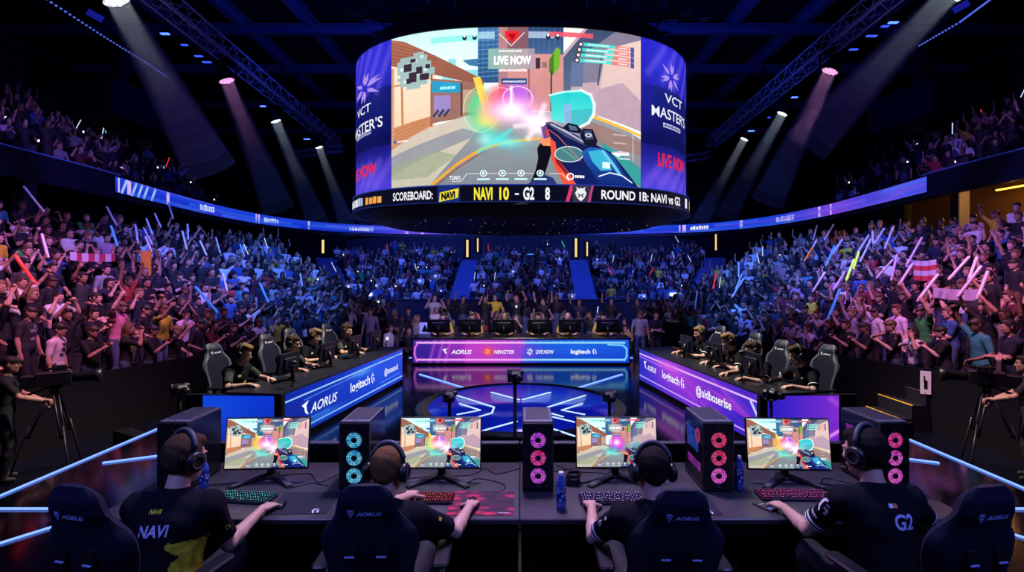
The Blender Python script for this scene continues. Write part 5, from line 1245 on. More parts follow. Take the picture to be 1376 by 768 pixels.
# ---- gaming chairs
def chair_back_mesh(logo_front):
    b = MB()
    Z = [(.46,.21),(.52,.235),(.62,.235),(.75,.215),(.88,.235),(.97,.262),(1.04,.262),(1.09,.245),(1.13,.205),(1.18,.17),(1.24,.152),(1.30,.138),(1.335,.118),(1.35,.085)]
    zz, ww = zip(*Z); nz, nu = 46, 24; Zs = np.linspace(.46,1.35,nz+1); Wd = np.interp(Zs, zz, ww)
    k = np.array([.25,.5,.25]); Wd[1:-1] = np.convolve(Wd, k, 'valid')
    def pt(j, u, side):
        z = Zs[j]; w = Wd[j]; x = w*u; yc = -.20-.16*(z-.46)                       # reclined
        wing = .05*abs(u)**2.2*(1 if z < 1.12 else max(0, 1-(z-1.12)/.1))
        edge = math.sqrt(max(0, 1-abs(u)**6)); th = .052*edge*(1 if z < 1.28 else max(.25, 1-(z-1.28)/.09))
        pad = .012*math.cos(min(1, abs(u)/.62)*math.pi/2)
        return (x, yc+wing+(th+pad if side else -th*.8), z)
    for side in (1,0):
        vs = [pt(j, -1+2*i/nu, side) for j in range(nz+1) for i in range(nu+1)]; fs = []; 
        for j in range(nz):
            for i in range(nu):
                f = (j*(nu+1)+i, j*(nu+1)+i+1, (j+1)*(nu+1)+i+1, (j+1)*(nu+1)+i); fs.append(f if side == 0 else f[::-1])
        o = len(b.f); b.add(vs, fs, 0, True)
        if side:
            for q in range(len(fs)):
                i = q % nu
                if (i < 3 or i >= nu-3) : b.m[o+q] = 1
    top = [pt(nz, -1+2*i/nu, 0) for i in range(nu+1)]+[pt(nz, -1+2*i/nu, 1) for i in range(nu,-1,-1)]
    b.add(top, [tuple(range(len(top)))], 0); bot = [pt(0, -1+2*i/nu, 0) for i in range(nu+1)]+[pt(0, -1+2*i/nu, 1) for i in range(nu,-1,-1)]; b.add(bot, [tuple(range(len(bot)))[::-1]], 0)
    # two harness openings: no holes, dark insets put in for their shade, a paler lip
    for sx in (-1,1):
        z = 1.015; yb = -.20-.16*(z-.46)-.046
        b.M = Matrix.Translation((sx*.082, yb, z)); q = [(-.036,-.035),(.03,-.03),(.036,.02),(.012,.036),(-.03,.03)]; q = [(x*(-sx), y) for x, y in q]; q = q if sx < 0 else q[::-1]
        b.prism(q[::-1], -.012, .006, 2, 0, 'y'); b.box((0,-.008,-.036),(.05,.008,.006),3); b.M = Matrix.Identity(4)
    # logo: a folded triangle and lettering, laid on the cushion
    for face in ((0,1) if logo_front else (0,)):
        sg = -1 if face == 0 else 1
        def P(x, z):
            u = x/np.interp(z, Zs, Wd); j = int(np.clip((z-.46)/(1.35-.46)*nz, 0, nz)); q = pt(j, u, face); yc = -.20-.16*(z-.46); th = (q[1]-(-.20-.16*(Zs[j]-.46)))
            return (x, yc+th+sg*.003, z)
        mi = 3 if face == 0 else 4
        sgx = 1 if face == 0 else -1
        for tri in ([(-.088,1.232),(-.052,1.232),(-.07,1.215)],[(-.09,1.228),(-.073,1.212),(-.070,1.184)],[(-.050,1.228),(-.067,1.212),(-.068,1.184)]):
            q = [P(sgx*x, z) for x, z in tri]; b.add(q, [(0,1,2)], mi)
        V, T, wt = text_tris('AORUS', .05, .25); b.add([P(sgx*(-.042+v[0]*.13/wt), 1.2+v[1]*.02) for v in V], [tuple(t) for t in T], mi)
    return b.mesh('backrest', [M_fab, M_fabl if logo_front else M_fab, M_rub, M_logo, M_white])
CB = [chair_back_mesh(False), chair_back_mesh(True)]
def gaming_chair(loc, rz, label, kind=0, sc=1.0, group=None, arms=True):
    root = thing('gaming_chair', label, 'chair', loc, rz, group); root.scale = (sc,)*3
    obj('backrest', CB[kind], [], root)
    b = MB(); b.rbox((0,.03,.37),(.50,.50,.10),.06,0,.03); b.rbox((-.24,.04,.395),(.09,.48,.11),.04,1,.03); b.rbox((.24,.04,.395),(.09,.48,.11),.04,1,.03); obj('seat', b, [M_fab, M_fabl if kind else M_fab], root)
    if arms:
        for sx in (-1,1):
            b = MB(); b.rbox((sx*.345,.10,.755),(.095,.30,.03),.03,0,.01); a = obj('armrest', b, M_plast, root)
            b = MB(); b.tube([(sx*.25,.05,.36),(sx*.345,.06,.40),(sx*.345,.08,.745)], .022, 8); obj('armrest_post', b, M_plast, a)
    b = MB(); b.tube([(0,0,.08),(0,0,.22)], .03, 12); b.tube([(0,0,.2),(0,0,.32)], .019, 12); b.rbox((0,0,.315),(.22,.26,.03),.03); obj('gas_lift', b, M_metal, root)
    for k in range(5):
        a = k*2*math.pi/5+.3; c, sn = math.cos(a), math.sin(a); b = MB(); b.tube([(0,0,.11),(c*.16,sn*.16,.10),(c*.31,sn*.31,.075)], [.03,.026,.018], 8); lg = obj('base_arm', b, M_plast, root)
        b = MB(); b.M = Matrix.Translation((c*.31,sn*.31,.03)) @ Matrix.Rotation(a,4,'Z')
        for e in (-.016,.016): b.M = Matrix.Translation((c*.31-sn*e,sn*.31+c*e,.03)) @ Matrix.Rotation(a,4,'Z'); b.lathe([(0,-.009),(.026,-.009),(.03,-.004),(.03,.004),(.026,.009),(0,.009)], 14, 0, 'y')
        obj('caster', b, M_rub, lg)
    return root
def at_chair(px, py, d): v = at(px,py,d); return v
FC = ((-2.09,2.86,-.22,1.02),(-.80,2.98,.03,.985),(.825,2.98,-.02,.965),(2.20,2.86,.18,1.02))
for k, (x, y, rz, sc) in enumerate(FC):
    gaming_chair((x,y,0), rz, ['black gaming chair at the left edge, behind the player with the yellow side panel','black gaming chair behind the player using the red mouse pad','black gaming chair in front of the player facing the magenta ball of light','black gaming chair at the right edge, behind the player by the pink-lit tower'][k], 0, sc)
# ---- small cameras on posts, webcams
M_cam = mat('camera_body', (.012,.012,.015), .4)
def camera_post(px, py, d, zb, label, rz=0, s=1.0):
    t = at(px,py,d); root = thing('camera_post', label, 'camera', (t.x,t.y,zb), rz); h = t.z-zb
    b = MB(); b.tube([(0,0,0),(0,0,h-.05*s)], .016*s, 8); b.lathe([(0,0),(.07*s,0),(.07*s,.012),(0,.014)], 16); obj('post', b, M_black, root)
    b = MB(); b.M = Matrix.Translation((0,0,h)); b.rbox((0,0,0),(.10*s,.14*s,.10*s),.02*s); b.rbox((.05*s,.0,.03*s),(.05*s,.06*s,.05*s),.012*s); b.tube([(-.05*s,0,-.05*s),(-.06*s,0,.06*s)],.012*s,6); obj('camera_body', b, M_cam, root)
    b = MB(); b.M = Matrix.Translation((.02*s,-.07*s,h)); b.lathe([(0,-.05*s),(.026*s,-.05*s),(.034*s,-.03*s),(.034*s,.02*s)], 16, 0, 'y'); obj('lens', b, M_plast, root)
    return root
camera_post(692,505,4.95,0,'small black camera on a tall post behind the desk, left of the middle tower',.2,1.1)
camera_post(604,532,4.95,.0,'small black camera on a post behind the monitor with the white burst',.1,1.0)
camera_post(819,532,4.95,.0,'small black camera on a post behind the monitor with the magenta ball',-.1,1.0)
camera_post(1036,530,6.6,.0,'black camera on a post at the near corner of the right counter',.6,1.3)
for k, (px,d,py) in enumerate(((394,7.55,487),(437,9.15,468),(479,10.75,456))): v = at(px,py,d); camera_post(px,py,d,.775,f'tiny webcam on a thin post along the left counter, {["nearest","middle","farthest"][k]} one',1.2,.55)
for k, (px,d,py) in enumerate(((997,7.75,473),(952,9.2,467),(915,10.6,460))): camera_post(px,py,d,.775,f'tiny webcam on a thin post along the right counter, {["nearest","middle","farthest"][k]} one',-1.2,.55)
# ---- monitors, keyboards and chairs of the two counters
M_off = mat('monitor_dark_face', (.01,.01,.02), .2)
SIDE = {-1: [], 1: []}
def on_counter(s, t, off): N, e, o_ = EDGE[s]; return N+e*t+o_*off
for s, w in ((-1,'left'),(1,'right')):
    N, e, o_ = EDGE[s]; fz = math.atan2(-(-o_).x, (-o_).y)              # turned so that local +y points from the player to the desk edge
    for k, t in enumerate((.85,2.0,3.05,4.0)):
        q = on_counter(s, t, .42)
        if not (k == 3 and s > 0):
            root = monitor((q.x,q.y,.775), fz, f'dark-backed monitor on the {w} counter, {["nearest","second","third","farthest"][k]} one', M_off if k else screen_mat('side_face_%d' % s, bpy.data.images['monitor_picture_%d' % (k)], .8), .52, .33, 6, group='monitors on the side counters')
        q = on_counter(s, t+.05, .66); keyboard((q.x,q.y,.775), fz, f'small keyboard on the {w} counter before its {["nearest","second","third","farthest"][k]} player', (rgb(200,40,60),rgb(255,120,120)) if (s > 0) else (rgb(60,90,200),rgb(150,190,255)), .36, .13, 'keyboards on the side counters', 1.0, 'side%d' % s)
# ---------------------------------------------------------------- the players
def skin_mat(name, c): 
    m = mat(name, c, .5, bump=.05, nscale=90); B = m.node_tree.nodes['Principled BSDF']; B.inputs['Subsurface Weight'].default_value = 0; return m
SK = [skin_mat('skin_fair', (.56,.33,.24)), skin_mat('skin_light', (.5,.28,.19)), skin_mat('skin_tan', (.42,.23,.15))]
HM = {k: mat('hair_'+k, c, .75, spec=.15, bump=.6, nscale=70, noise=.6) for k, c in dict(dark=(.012,.009,.008), brown=(.06,.033,.018), ginger=(.16,.075,.03), blond=(.24,.14,.06)).items()}
for m_ in HM.values():                                  # fine strands: noise drawn out along the fall of the hair
    nt = m_.node_tree; mp_ = nt.nodes.new('ShaderNodeMapping'); mp_.inputs['Scale'].default_value = (2.6,2.6,.3)
    tc_ = next(n for n in nt.nodes if n.type == 'TEX_COORD'); ns_ = next(n for n in nt.nodes if n.type == 'TEX_NOISE'); nt.links.new(tc_.outputs['Object'], mp_.inputs[0]); nt.links.new(mp_.outputs[0], ns_.inputs['Vector'])
M_eye = mat('eye_dark', (.02,.015,.012), .2); M_lip = mat('lips', (.38,.14,.12), .5)
M_jb = mat('jersey_black', (.006,.006,.010), .85, spec=.12, bump=.25, nscale=30); M_jg = mat('jersey_grey', (.05,.055,.052), .85, spec=.12, noise=.6, nscale=60); M_jw = mat('jersey_print', (.72,.72,.76), .6)
M_jy = mat('jersey_yellow', (.75,.62,.02), .6, noise=.7, nscale=26); M_jv = mat('jersey_violet', rgb(205,205,245), .6); M_jo = mat('jersey_orange', rgb(230,110,40), .6)
M_trs = mat('trousers_dark', (.01,.011,.016), .8); M_shoe = mat('shoe_dark', (.02,.02,.022), .6)
wave = lambda a, f: (lambda X, Y, Z: a*(np.sin(f*(X+.6*Z))*np.sin(f*.8*(Z-.7*Y)+1)+.5*np.sin(f*1.7*(Z+X*.4+Y)))) 
def player(name, label, H, sc, loc, rz, skin, hair, h=.011, hh=.004, jersey='plain', extra=None, fine=True, group=None, headset=None, cat='person', prints=()):
    O = Matrix.Translation(loc) @ Matrix.Rotation(rz, 4, 'Z') @ Matrix.Scale(sc, 4)
    K = Skin(); H.torso(K, SKIN); H.arms(K, SKIN, SKIN); H.legs(K, SKIN); H.skull(K)
    if fine: H.face_marks(K)
    ps = [K.grow(h)]
    for i in (0,1): k = Skin(); H.hand(k, i); ps.append(k.grow(hh))
    V, Q, L = join_parts(ps); lm = np.array([0,0,0,1,0,2,3])[L[Q[:,0]]]; lm = np.where(L[Q[:,0]] == SHOE, 0, lm)
    body = obj(name, np_mesh(name, V, Q, [SK[skin], HM[hair], M_eye, M_lip], lm), None); body.matrix_world = O
    tag(body, label, cat, group)
    # hair
    K = Skin(); H.hairdo(K, 0, None, .0); q = H.hs
    V, Q, L = K.grow(h*.7, noise=wave(.0018, 52)); obj('hair', np_mesh('hair', V, Q, [HM[hair]]), None, body)
    # jersey: loose shell with flat-ended sleeves
    K = Skin(); H.torso(K, 0, .016); P = lambda x, y, z: H.pel+H.rt*x+H.fw*y+H.up*z
    for i in (0,1):
        a, b_ = H.sh[i], H.el[i]; c = a+(b_-a)*.78; K.flat(a, c, .062, .060, 0, .02)
    K.ell(P(0,0,.05),(.172*H.g,.135*H.g,.15),0,.04,H.A()); K.cut(P(0,0,-.09), -H.up)
    K.flat(H.neck-H.up*.07, H.neck+H.up*.005+H.fw*.01, .085, .066, 0, .02)
    V, Q, L = K.grow(h, noise=wave(.0035, 26)); C = V[Q].mean(1)
    mi = np.zeros(len(Q), int); rel = C-H.pel; lx, ly, lz = rel@H.rt, rel@H.fw, rel@H.up
    for i in (0,1):
        a, b_ = H.sh[i], H.el[i]; d = b_-a; t = ((C-a)@d)/(d@d); dist = np.linalg.norm(C-a-np.clip(t,0,1)[:,None]*d, axis=1); arm = (t > .2) & (dist < .085)
        if jersey == 'yellow_side': pass
        if jersey == 'grey_sleeve': mi[arm] = 3
    if jersey == 'yellow_side': mi[(lx > .055+.025*np.sin(lz*37)+.012*np.sin(lz*91)) & (lx < .17) & (lz < .29) & (ly < .09)] = 2
    if jersey == 'grey_sleeve': mi[(abs(lx) < .14) & (abs(lz-.24+.04*np.sin(lx*28)) < .03) & (ly > .03)] = 2
    if jersey == 'yellow_front': mi[(abs(lz-.14+.05*np.sin(lx*28)) < .03) & (ly > .03)] = 2
    b = MB(); 
    mats = [M_jb, M_jw, M_jy, M_jg, M_jv, M_jo]
    bvh = BVHTree.FromPolygons([Vector(v) for v in V], [tuple(f) for f in Q])
    TV, TF, TM = [], [], []
    bands = {'white_hem': ((.655,.014,1),(.725,.008,1)), 'thin_hem': ((.71,.012,1),)}.get(jersey, ())
    for i in (0,1):                                     # woven bands around the sleeves
        a, b_ = H.sh[i], H.el[i]; d = nrm(b_-a); u = nrm(np.cross(d, V3(.3,.2,1))); w_ = np.cross(d, u)
        for t0, wd, m_ in bands:
            o = len(TV); c = a+(b_-a)*t0; n_ = 28
            for e in (-.5,.5):
                for q in range(n_): an_ = 2*math.pi*q/n_; TV.append(c+d*wd*e+(u*math.cos(an_)+w_*math.sin(an_))*.0665)
            for q in range(n_): q2 = (q+1) % n_; TF.append([o+q,o+q2,o+n_+q2,o+n_+q]); TM.append(m_)
    for (kind, c, ax, ay, nrmv, hgt, m_, kw) in prints:
        c, ax, ay, nn = Vector(c), Vector(ax), Vector(ay), Vector(nrmv)
        tr = []
        if kind == '#hook':
            bb = MB(); 
            for q in hook_on(bb, 0, 0, 1, 0): tr.append((q, [tuple(range(len(q)))]))
        elif kind == '#bar': tr.append(([(0,0,0),(1,0,0),(1,1,0),(0,1,0)], [(0,1,2,3)]))
        elif kind == '#disc': tr.append(([(math.cos(a_)*.5,math.sin(a_)*.5,0) for a_ in np.linspace(0,6.28,14)[:-1]], [tuple(range(13))]))
        else:
            V2, T2, wt = text_tris(kind, .025, kw.get('shear',0)); tr.append(([(v[0]*kw.get('wx',1),v[1],0) for v in V2], [tuple(t) for t in T2]))
        for pts, fcs in tr:
            o = len(TV)
            for p in pts:
                w0 = c+ax*(p[0]*hgt)+ay*(p[1]*hgt); hit = bvh.ray_cast(w0+nn*.3, -nn, .6)
                TV.append(np.array((hit[0] if hit[0] is not None else w0)+nn*.003))
            for f in fcs: TF.append([i+o for i in f]); TM.append(m_)
    me = np_mesh('jersey', V, Q, mats, mi)
    jo = obj('jersey', me, None, body)
    if TV:
        import bmesh; b.v = [tuple(v) for v in TV]; b.f = TF; b.m = TM; b.sm = [False]*len(TF); m2 = b.mesh('lettering', mats); bm = bmesh.new(); bm.from_mesh(me); bm.from_mesh(m2); bm.to_mesh(me); bm.free(); bpy.data.meshes.remove(m2)
    K = Skin(); 
    for i in (0,1): K.flat(H.hip[i], H.kn[i], .096*H.g, .068, 0, .03); K.cone(H.kn[i], H.kn[i]+(H.an[i]-H.kn[i])*.1, .068, .066, 0, .03); K.flat(H.kn[i], H.an[i]+V3(0,0,.01), .066, .052, 0, .02)
    K.ell(H.pel-H.up*.01, (.168*H.g,.13*H.g,.125), 0, .04, H.A()); V, Q, L = K.grow(h*1.2); obj('trousers', np_mesh('trousers', V, Q, [M_trs]), None, body)
    for i in (0,1):
        K = Skin(); f = nrm(H.fw*V3(1,1,0)); a = H.an[i]; K.cone(a+V3(0,0,-.03)-f*.04, a+V3(0,0,-.038)+f*.13, .05, .042, 0, .02); K.cone(a+V3(0,0,.02), a+V3(0,0,-.03), .047, .05, 0, .02); K.cut(a+V3(0,0,-.08), (0,0,-1)); V, Q, L = K.grow(.014); obj('shoe', np_mesh('shoe', V, Q, [M_shoe]), None, body)
    if headset:
        root = bpy.data.objects.new('headset', None); COL.objects.link(root); root.empty_display_size = .1; tag(root, headset, 'headset'); q = H.hs; c = H.head+H.hu*.02*q-H.hf*.015*q
        Mh = Matrix([[*H.hr,0],[*H.hf,0],[*H.hu,0],[0,0,0,1]]).transposed(); root.matrix_world = O @ Matrix.Translation(Vector(c)) @ Mh
        g = 1.0*q; b = MB(); b.tube([(math.sin(a)*.094*g, -.012, math.cos(a)*.122*g) for a in np.linspace(-1.75,1.75,26)], [.011]*26, 8); b.tube([(math.sin(a)*.099*g, -.012, math.cos(a)*.130*g) for a in np.linspace(-1.2,1.2,20)], .012, 8, 1); obj('headband', b, [M_plast, M_grey], root)
        for sx in (-1,1):
            b = MB(); b.M = Matrix.Translation((sx*.09*g,-.005,-.022*g)); b.lathe([(0,-.012*sx),(.042*g,-.012*sx),(.052*g,0),(.05*g,.02*sx),(.036*g,.033*sx),(.03*g,.029*sx),(0,.03*sx)], 26, 0, 'x'); b.lathe([(.026*g,.031*sx),(.031*g,.034*sx),(.034*g,.032*sx)], 22, 1, 'x'); obj('ear_cup', b, [M_plast, M_grey], root)
        b = MB(); b.tube([(-.095*g,.01,-.05*g),(-.09*g,.06*g,-.085*g),(-.055*g,.105*g,-.09*g)], [.004,.004,.008], 6); obj('microphone', b, M_plast, root)
    return body
def loc_of(w, loc, rz, sc):
    d = (Vector(w)-Vector(loc))/sc; return np.array(Matrix.Rotation(-rz, 3, 'Z') @ d)
# the four in front, seen from behind
def front_player(loc, rz, sc, up, face, wl, wr, label, skin, hair, hs, jersey, poses, headlabel, prints=(), el=None, hairst='short', girth=1.0, elw=None, arml=1.12, hd=(None,None), neckfwd=.03):
    el = [loc_of(q, loc, rz, sc)-V3(i*.356-.178, .06, .44) for i, q in enumerate(elw)] if elw else el
    H = Human(arml=arml, pel=(0,0,0), up=up, rt=(1,0,0), face=face, hands=[loc_of(wl, loc, rz, sc), loc_of(wr, loc, rz, sc)], elbows=el or [(-.8,-.3,-.7),(.8,-.3,-.7)],
              feet=[(-.16,.42,-loc[2]/sc+.09),(.16,.40,-loc[2]/sc+.09)], knees=[(-.1,.6,1),(.1,.6,1)], hpose=poses, palm=[(0.0,.0,-1),(0,0,-1)], hdir=hd, hair=hairst, headsc=hs, girth=girth, neckfwd=neckfwd)
    back = H.pel+H.up*.36; rt, up_, n = H.rt, H.up, -H.fw
    pr = []
    for kind, x, z, hgt, m_, kw in prints:
        if kw.get('arm') is not None:
            i = kw['arm']; d = nrm(H.el[i]-H.sh[i]); c = H.sh[i]+(H.el[i]-H.sh[i])*kw['t']; nn = nrm(V3(*kw['n'])-d*(V3(*kw['n'])@d)); ax = nrm(np.cross(-d if kw.get('down',1) else d, nn)) ; pr.append((kind, c+ax*x-d*z, ax, -d, nn, hgt, m_, kw))
        else: pr.append((kind, H.pel+rt*x+up_*z, rt, up_, n, hgt, m_, kw))
    return player('person', label, H, sc, loc, rz, skin, hair, .0095, .0036, jersey, headset=headlabel, prints=pr)
front_player((-2.03,2.97,.55), .10, 1.12, (.0,.20,1), (.5,1,-.22), flr(279,664,.80), flr(352,684,.80), 'player in a black jersey with yellow side panel, leftmost of the front row', 0, 'brown', 1.06, 'yellow_side', ('keys','mouse'), 'black headset on the player with the yellow side panel',
    prints=[('NAVI',-.105,.325,.056,4,{'shear':.2,'wx':.85}),('NAVI',-.07,.43,.02,2,{'shear':.3}),('#hook',-.02,.0,.03,2,{'arm':1,'t':.55,'n':(.8,-.5,.3)})], hd=((.35,1,-.05),(.3,1,-.1)), elw=(at(170,735,3.25), at(303,730,3.2)))
front_player((-.815,3.0,.49), -.02, 1.09, (-.01,.20,1), (.12,1,-.25), flr(556,664,.80), flr(631,680,.80), 'short-haired player in a black jersey reaching over the red mouse pad', 0, 'ginger', 1.05, 'plain', ('keys','mouse'), 'dark headset on the player at the red mouse pad',
    prints=[('#bar',.0,.02,.02,2,{'arm':1,'t':.5,'n':(.6,-.6,.4)})], hd=((.1,1,-.1),(.12,1,-.1)), elw=(at(440,735,3.2), at(612,727,3.22)))
front_player((.785,3.0,.49), .0, 1.09, (.02,.16,1), (-.02,1,-.22), flr(795,680,.80), flr(916,680,.80), 'dark-haired player with white-trimmed sleeves before the magenta ball of light', 0, 'dark', 1.06, 'white_hem', ('keys','mouse'), 'bulky black headset on the dark-haired player',
    prints=[('#hook',-.02,.0,.03,1,{'arm':0,'t':.45,'n':(-.8,-.5,.3)}),('#disc',.0,.0,.02,1,{'arm':0,'t':.22,'n':(-.8,-.5,.4)})], hd=((-.05,1,-.12),(0,1,-.1)), elw=(at(796,733,3.22), at(960,733,3.2)))
front_player((2.09,2.98,.59), .02, 1.11, (-.0,.17,1), (-.42,1,-.2), flr(1054,682,.80), flr(1240,690,.80), 'player in a black jersey lettered G2, rightmost of the front row', 0, 'dark', 1.06, 'white_hem', ('keys','mouse'), 'black headset with a grey band on the player lettered G2',
    prints=[('G2',-.0,.33,.075,4,{'wx':.8}),('#bar',-.01,.43,.02,4,{}),('#bar',.012,.43,.02,5,{}),('#hook',-.045,.0,.075,1,{'arm':0,'t':.36,'n':(-.75,-.6,.35)}),('bose',-.05,.0,.022,1,{'arm':0,'t':.56,'n':(-.75,-.6,.35)})], hd=((-.2,1,-.08),(0,1,-.1)), elw=(at(1084,718,3.25), at(1270,735,3.2)))
# the eight at the side counters
SPEC = {-1: [((325,487),7.8,'blond','quiff','grey_sleeve'),((392,469),9.0,'brown','short','grey_sleeve'),((421,464),10.0,'blond','quiff','plain'),((464,455),10.95,'brown','short','grey_sleeve')],
        1: [((1074,484),7.65,'brown','quiff','thin_hem'),((1013,469),8.2,'brown','short','thin_hem'),((981,465),9.25,'blond','quiff','thin_hem'),((942,454),10.5,'blond','short','thin_hem')]}
NUM = ['nearest','second','third','farthest']
for s, w in ((-1,'left'),(1,'right')):
    N, e, o_ = EDGE[s]; fz = math.atan2(o_.x, -o_.y)
    for k, ((px, py), d, hr, st, je) in enumerate(SPEC[s]):
        hd_ = at(px, py, d); sc = 1.08
        lean = .22 if k != 3 else .12
        off = Matrix.Rotation(fz, 3, 'Z') @ Vector((0, lean*.62+.03, 0))*sc
        zp = max(.5, hd_.z-.665*sc); zp = min(zp, .64); loc = (hd_.x-off.x, hd_.y-off.y, zp)
        hz = (.81-zp)/sc; turn = .12*s*(-1)
        H = Human(pel=(0,0,0), up=(0,lean,1), rt=(1,0,0), face=(-.25*s*(-1) if k != 3 else .1*s,1,-.28), hands=[(-.2+.02*k,.42,hz),(.23,.44,hz)], elbows=[(-.9,-.3,-.6),(.9,-.3,-.6)], feet=[(-.15,.40,-zp/sc+.09),(.15,.36,-zp/sc+.09)], knees=[(-.1,.6,1),(.1,.6,1)],
                  hpose=('keys','mouse'), palm=[(0,0,-1)]*2, hdir=[(.15,1,-.1),(-.05,1,-.1)], hair=st, headsc=1.06)
        near = [('#disc',(-.08*s if s > 0 else .08,.16,.36),(1,0,0),(0,0,1),(0,1,.1),.03,1,{}),('#bar',(.05,.16,.35),(1,0,0),(0,0,1),(0,1,.1),.025,2 if s < 0 else 5,{})]
        hl = f'black headset on the {NUM[k]} player behind the {w} counter'
        adj = dict(blond='fair-haired', brown='brown-haired')[hr]
        player('person', f'{adj} player in a dark jersey seated behind the {w} counter, {NUM[k]} one', H, sc, loc, fz, k % 2, hr, .0125, .0055, je, headset=hl, prints=near)
        q = Vector(loc)+Matrix.Rotation(fz, 3, 'Z') @ Vector((0,-.02,0))
        gaming_chair((q.x,q.y,0), fz+(.15*s), f'black and pale grey gaming chair of the {NUM[k]} player behind the {w} counter', 1, 1.0, 'gaming chairs at the side counters')
# monitors stand between players and the LED front; crew with cameras at both edges of the stage
def figure(H, h, hh=.006, fine=True, girth=0):
    K = Skin(); H.torso(K, SHIRT, .008, lablegs=PANTS); P = lambda x,y,z: H.pel+H.rt*x+H.fw*y+H.up*z
    K.ell(P(0,.0,.04),(.162*H.g,.122*H.g,.13),SHIRT,.03,H.A())
    H.legs(K, PANTS, .010)
    for i in (0,1):
        a, b_, c = H.sh[i], H.el[i], H.wr[i]; m = a+(b_-a)*.7
        K.cone(a, m, .060, .055, SHIRT, .02); K.cone(a+(b_-a)*.5, b_, .044, .039, SKIN, .012); m2 = b_+(c-b_)*.28
        K.cone(b_, m2, .038, .041, SKIN, .015); K.cone(m2, c, .041, .027, SKIN, .015)
    H.skull(K, SKIN, fine); H.hairdo(K)
    if fine: H.face_marks(K)
    ps = [K.grow(h)]
    if hh:
        for i in (0,1): k = Skin(); H.hand(k, i, fat=1.15); ps.append(k.grow(hh))
    else:
        pass
    return join_parts(ps)
M_vest = mat('crew_black', (.006,.006,.009), .8)
def crew(loc, rz, hands, label, face, hair='cap', up=(0,.05,1), poses=('grip','grip'), mats=None, h=.012, sc=1.0):
    H = Human(pel=(0,0,.95), up=up, face=face, hands=hands, hair=hair, hpose=poses)
    V, Q, L = figure(H, h); o = obj('person', np_mesh('person', V*sc, Q, mats or [SK[1], M_vest, M_trs, M_rub, M_shoe, M_eye, M_lip], L[Q[:,0]]), None, None, loc, (0,0,rz)); tag(o, label, 'person'); return o
def broadcast_camera(loc, rz, label, zc=1.38):
    root = thing('broadcast_camera', label, 'camera', loc, rz)
    b = MB(); b.rbox((0,0,zc),(.15,.42,.2),.02); b.rbox((0,-.28,zc-.02),(.13,.16,.18),.015); b.rbox((-.1,.05,zc+.13),(.05,.16,.09),.01); b.box((0,.05,zc+.14),(.03,.3,.03)); obj('camera_body', b, M_cam, root)
    b = MB(); b.M = Matrix.Translation((0,.2,zc)); b.lathe([(0,0),(.06,0),(.075,.05),(.075,.22),(.095,.26),(.1,.34),(.09,.34),(0,.3)], 20, 0, 'y'); obj('lens', b, M_plast, root)
    b = MB(); b.rbox((-.13,-.02,zc+.14),(.16,.03,.11),.01); obj('viewfinder', b, M_plast, root)
    b = MB(); b.tube([(0,0,zc-.1),(0,0,zc-.22)], [.06,.05], 12); b.rbox((0,0,zc-.12),(.12,.2,.03),.02); b.tube([(.0,-.1,zc-.14),(.05,-.5,zc-.28)], .013, 6); b.tube([(.0,-.1,zc-.14),(-.25,-.45,zc-.28)], .013, 6); obj('tripod_head', b, M_black, root)
    for k in range(3):
        a = k*2*math.pi/3+.5; c, sn = math.cos(a), math.sin(a); b = MB(); top = Vector((c*.06,sn*.06,zc-.24)); bot = Vector((c*.48,sn*.48,.02)); m_ = (top+bot)/2; sd = Vector((-sn,c,0))*.03
        b.tube([top+sd, m_+sd*.8], .013, 6, 1); b.tube([top-sd, m_-sd*.8], .013, 6, 1); b.tube([m_+Vector((0,0,.15)), bot], .014, 6, 1); b.rbox(m_,(.07,.07,.05),.015); b.rbox(bot,(.06,.06,.04),.015); obj('tripod_leg', b, [M_black, mat('tripod_tube', (.05,.05,.06), .4, .5)], root)
    return root
OFZ = -.48
broadcast_camera((-6.72,7.5,OFZ), -1.0, 'black broadcast camera on a tripod at the left edge of the stage')
crew((-7.2,7.25,OFZ), -.9, [(-.15,.38,1.05),(.22,.42,1.1)], 'camera operator in black with a cap at the left edge, hand on a tripod camera', (0,1,-.1))
crew((-7.5,6.6,OFZ), -.7, [(-.2,.3,1.0),(.2,.3,1.05)], 'crew member in black behind the left camera operator, holding a cable', (.1,1,-.3), 'short')
broadcast_camera((6.75,7.55,OFZ), 1.0, 'black broadcast camera on a tripod at the right edge of the stage')
crew((7.15,7.3,OFZ), .9, [(-.22,.42,1.1),(.15,.38,1.05)], 'camera operator in black at the right edge, hand on a tripod camera', (0,1,-.05), 'short')
crew((7.7,7.1,OFZ), .6, [(-.2,.3,1.0),(.2,.3,1.05)], 'crew member in black standing behind the right camera operator', (-.1,1,-.2), 'cap')
# low camera on a small stand, floor wedge speakers, yellow-edged steps
camera_post(241,524,8.0,0,'small camera on a stand at the left edge of the deck behind the dark tower',.9,1.8)
for s, w, p_ in ((-1,'left',(-6.0,8.25)),(1,'right',(6.1,8.7))):
    root = thing('wedge_speaker', f'black wedge floor speaker beyond the {w} deck edge', 'speaker', (*p_,OFZ), s*.5)
    b = MB(); b.prism([(-.25,0),(.25,0),(.25,.12),(-.08,.42),(-.25,.42)], -.35, .35, 0, .01, 'x'); obj('cabinet', b, M_plast, root)
    b = MB(); b.M = Matrix.Translation((0,.09,.275)) @ Matrix.Rotation(R(-42.3),4,'X'); b.rbox((0,0,.004),(.62,.38,.012),.02); obj('speaker_grille', b, M_grey, root)
M_yel = mat('yellow_edge', rgb(225,190,50), .5)
root = thing('stage_steps', 'dark steps with yellow edge strips beside the right stand', 'steps', (6.88,9.95,OFZ))
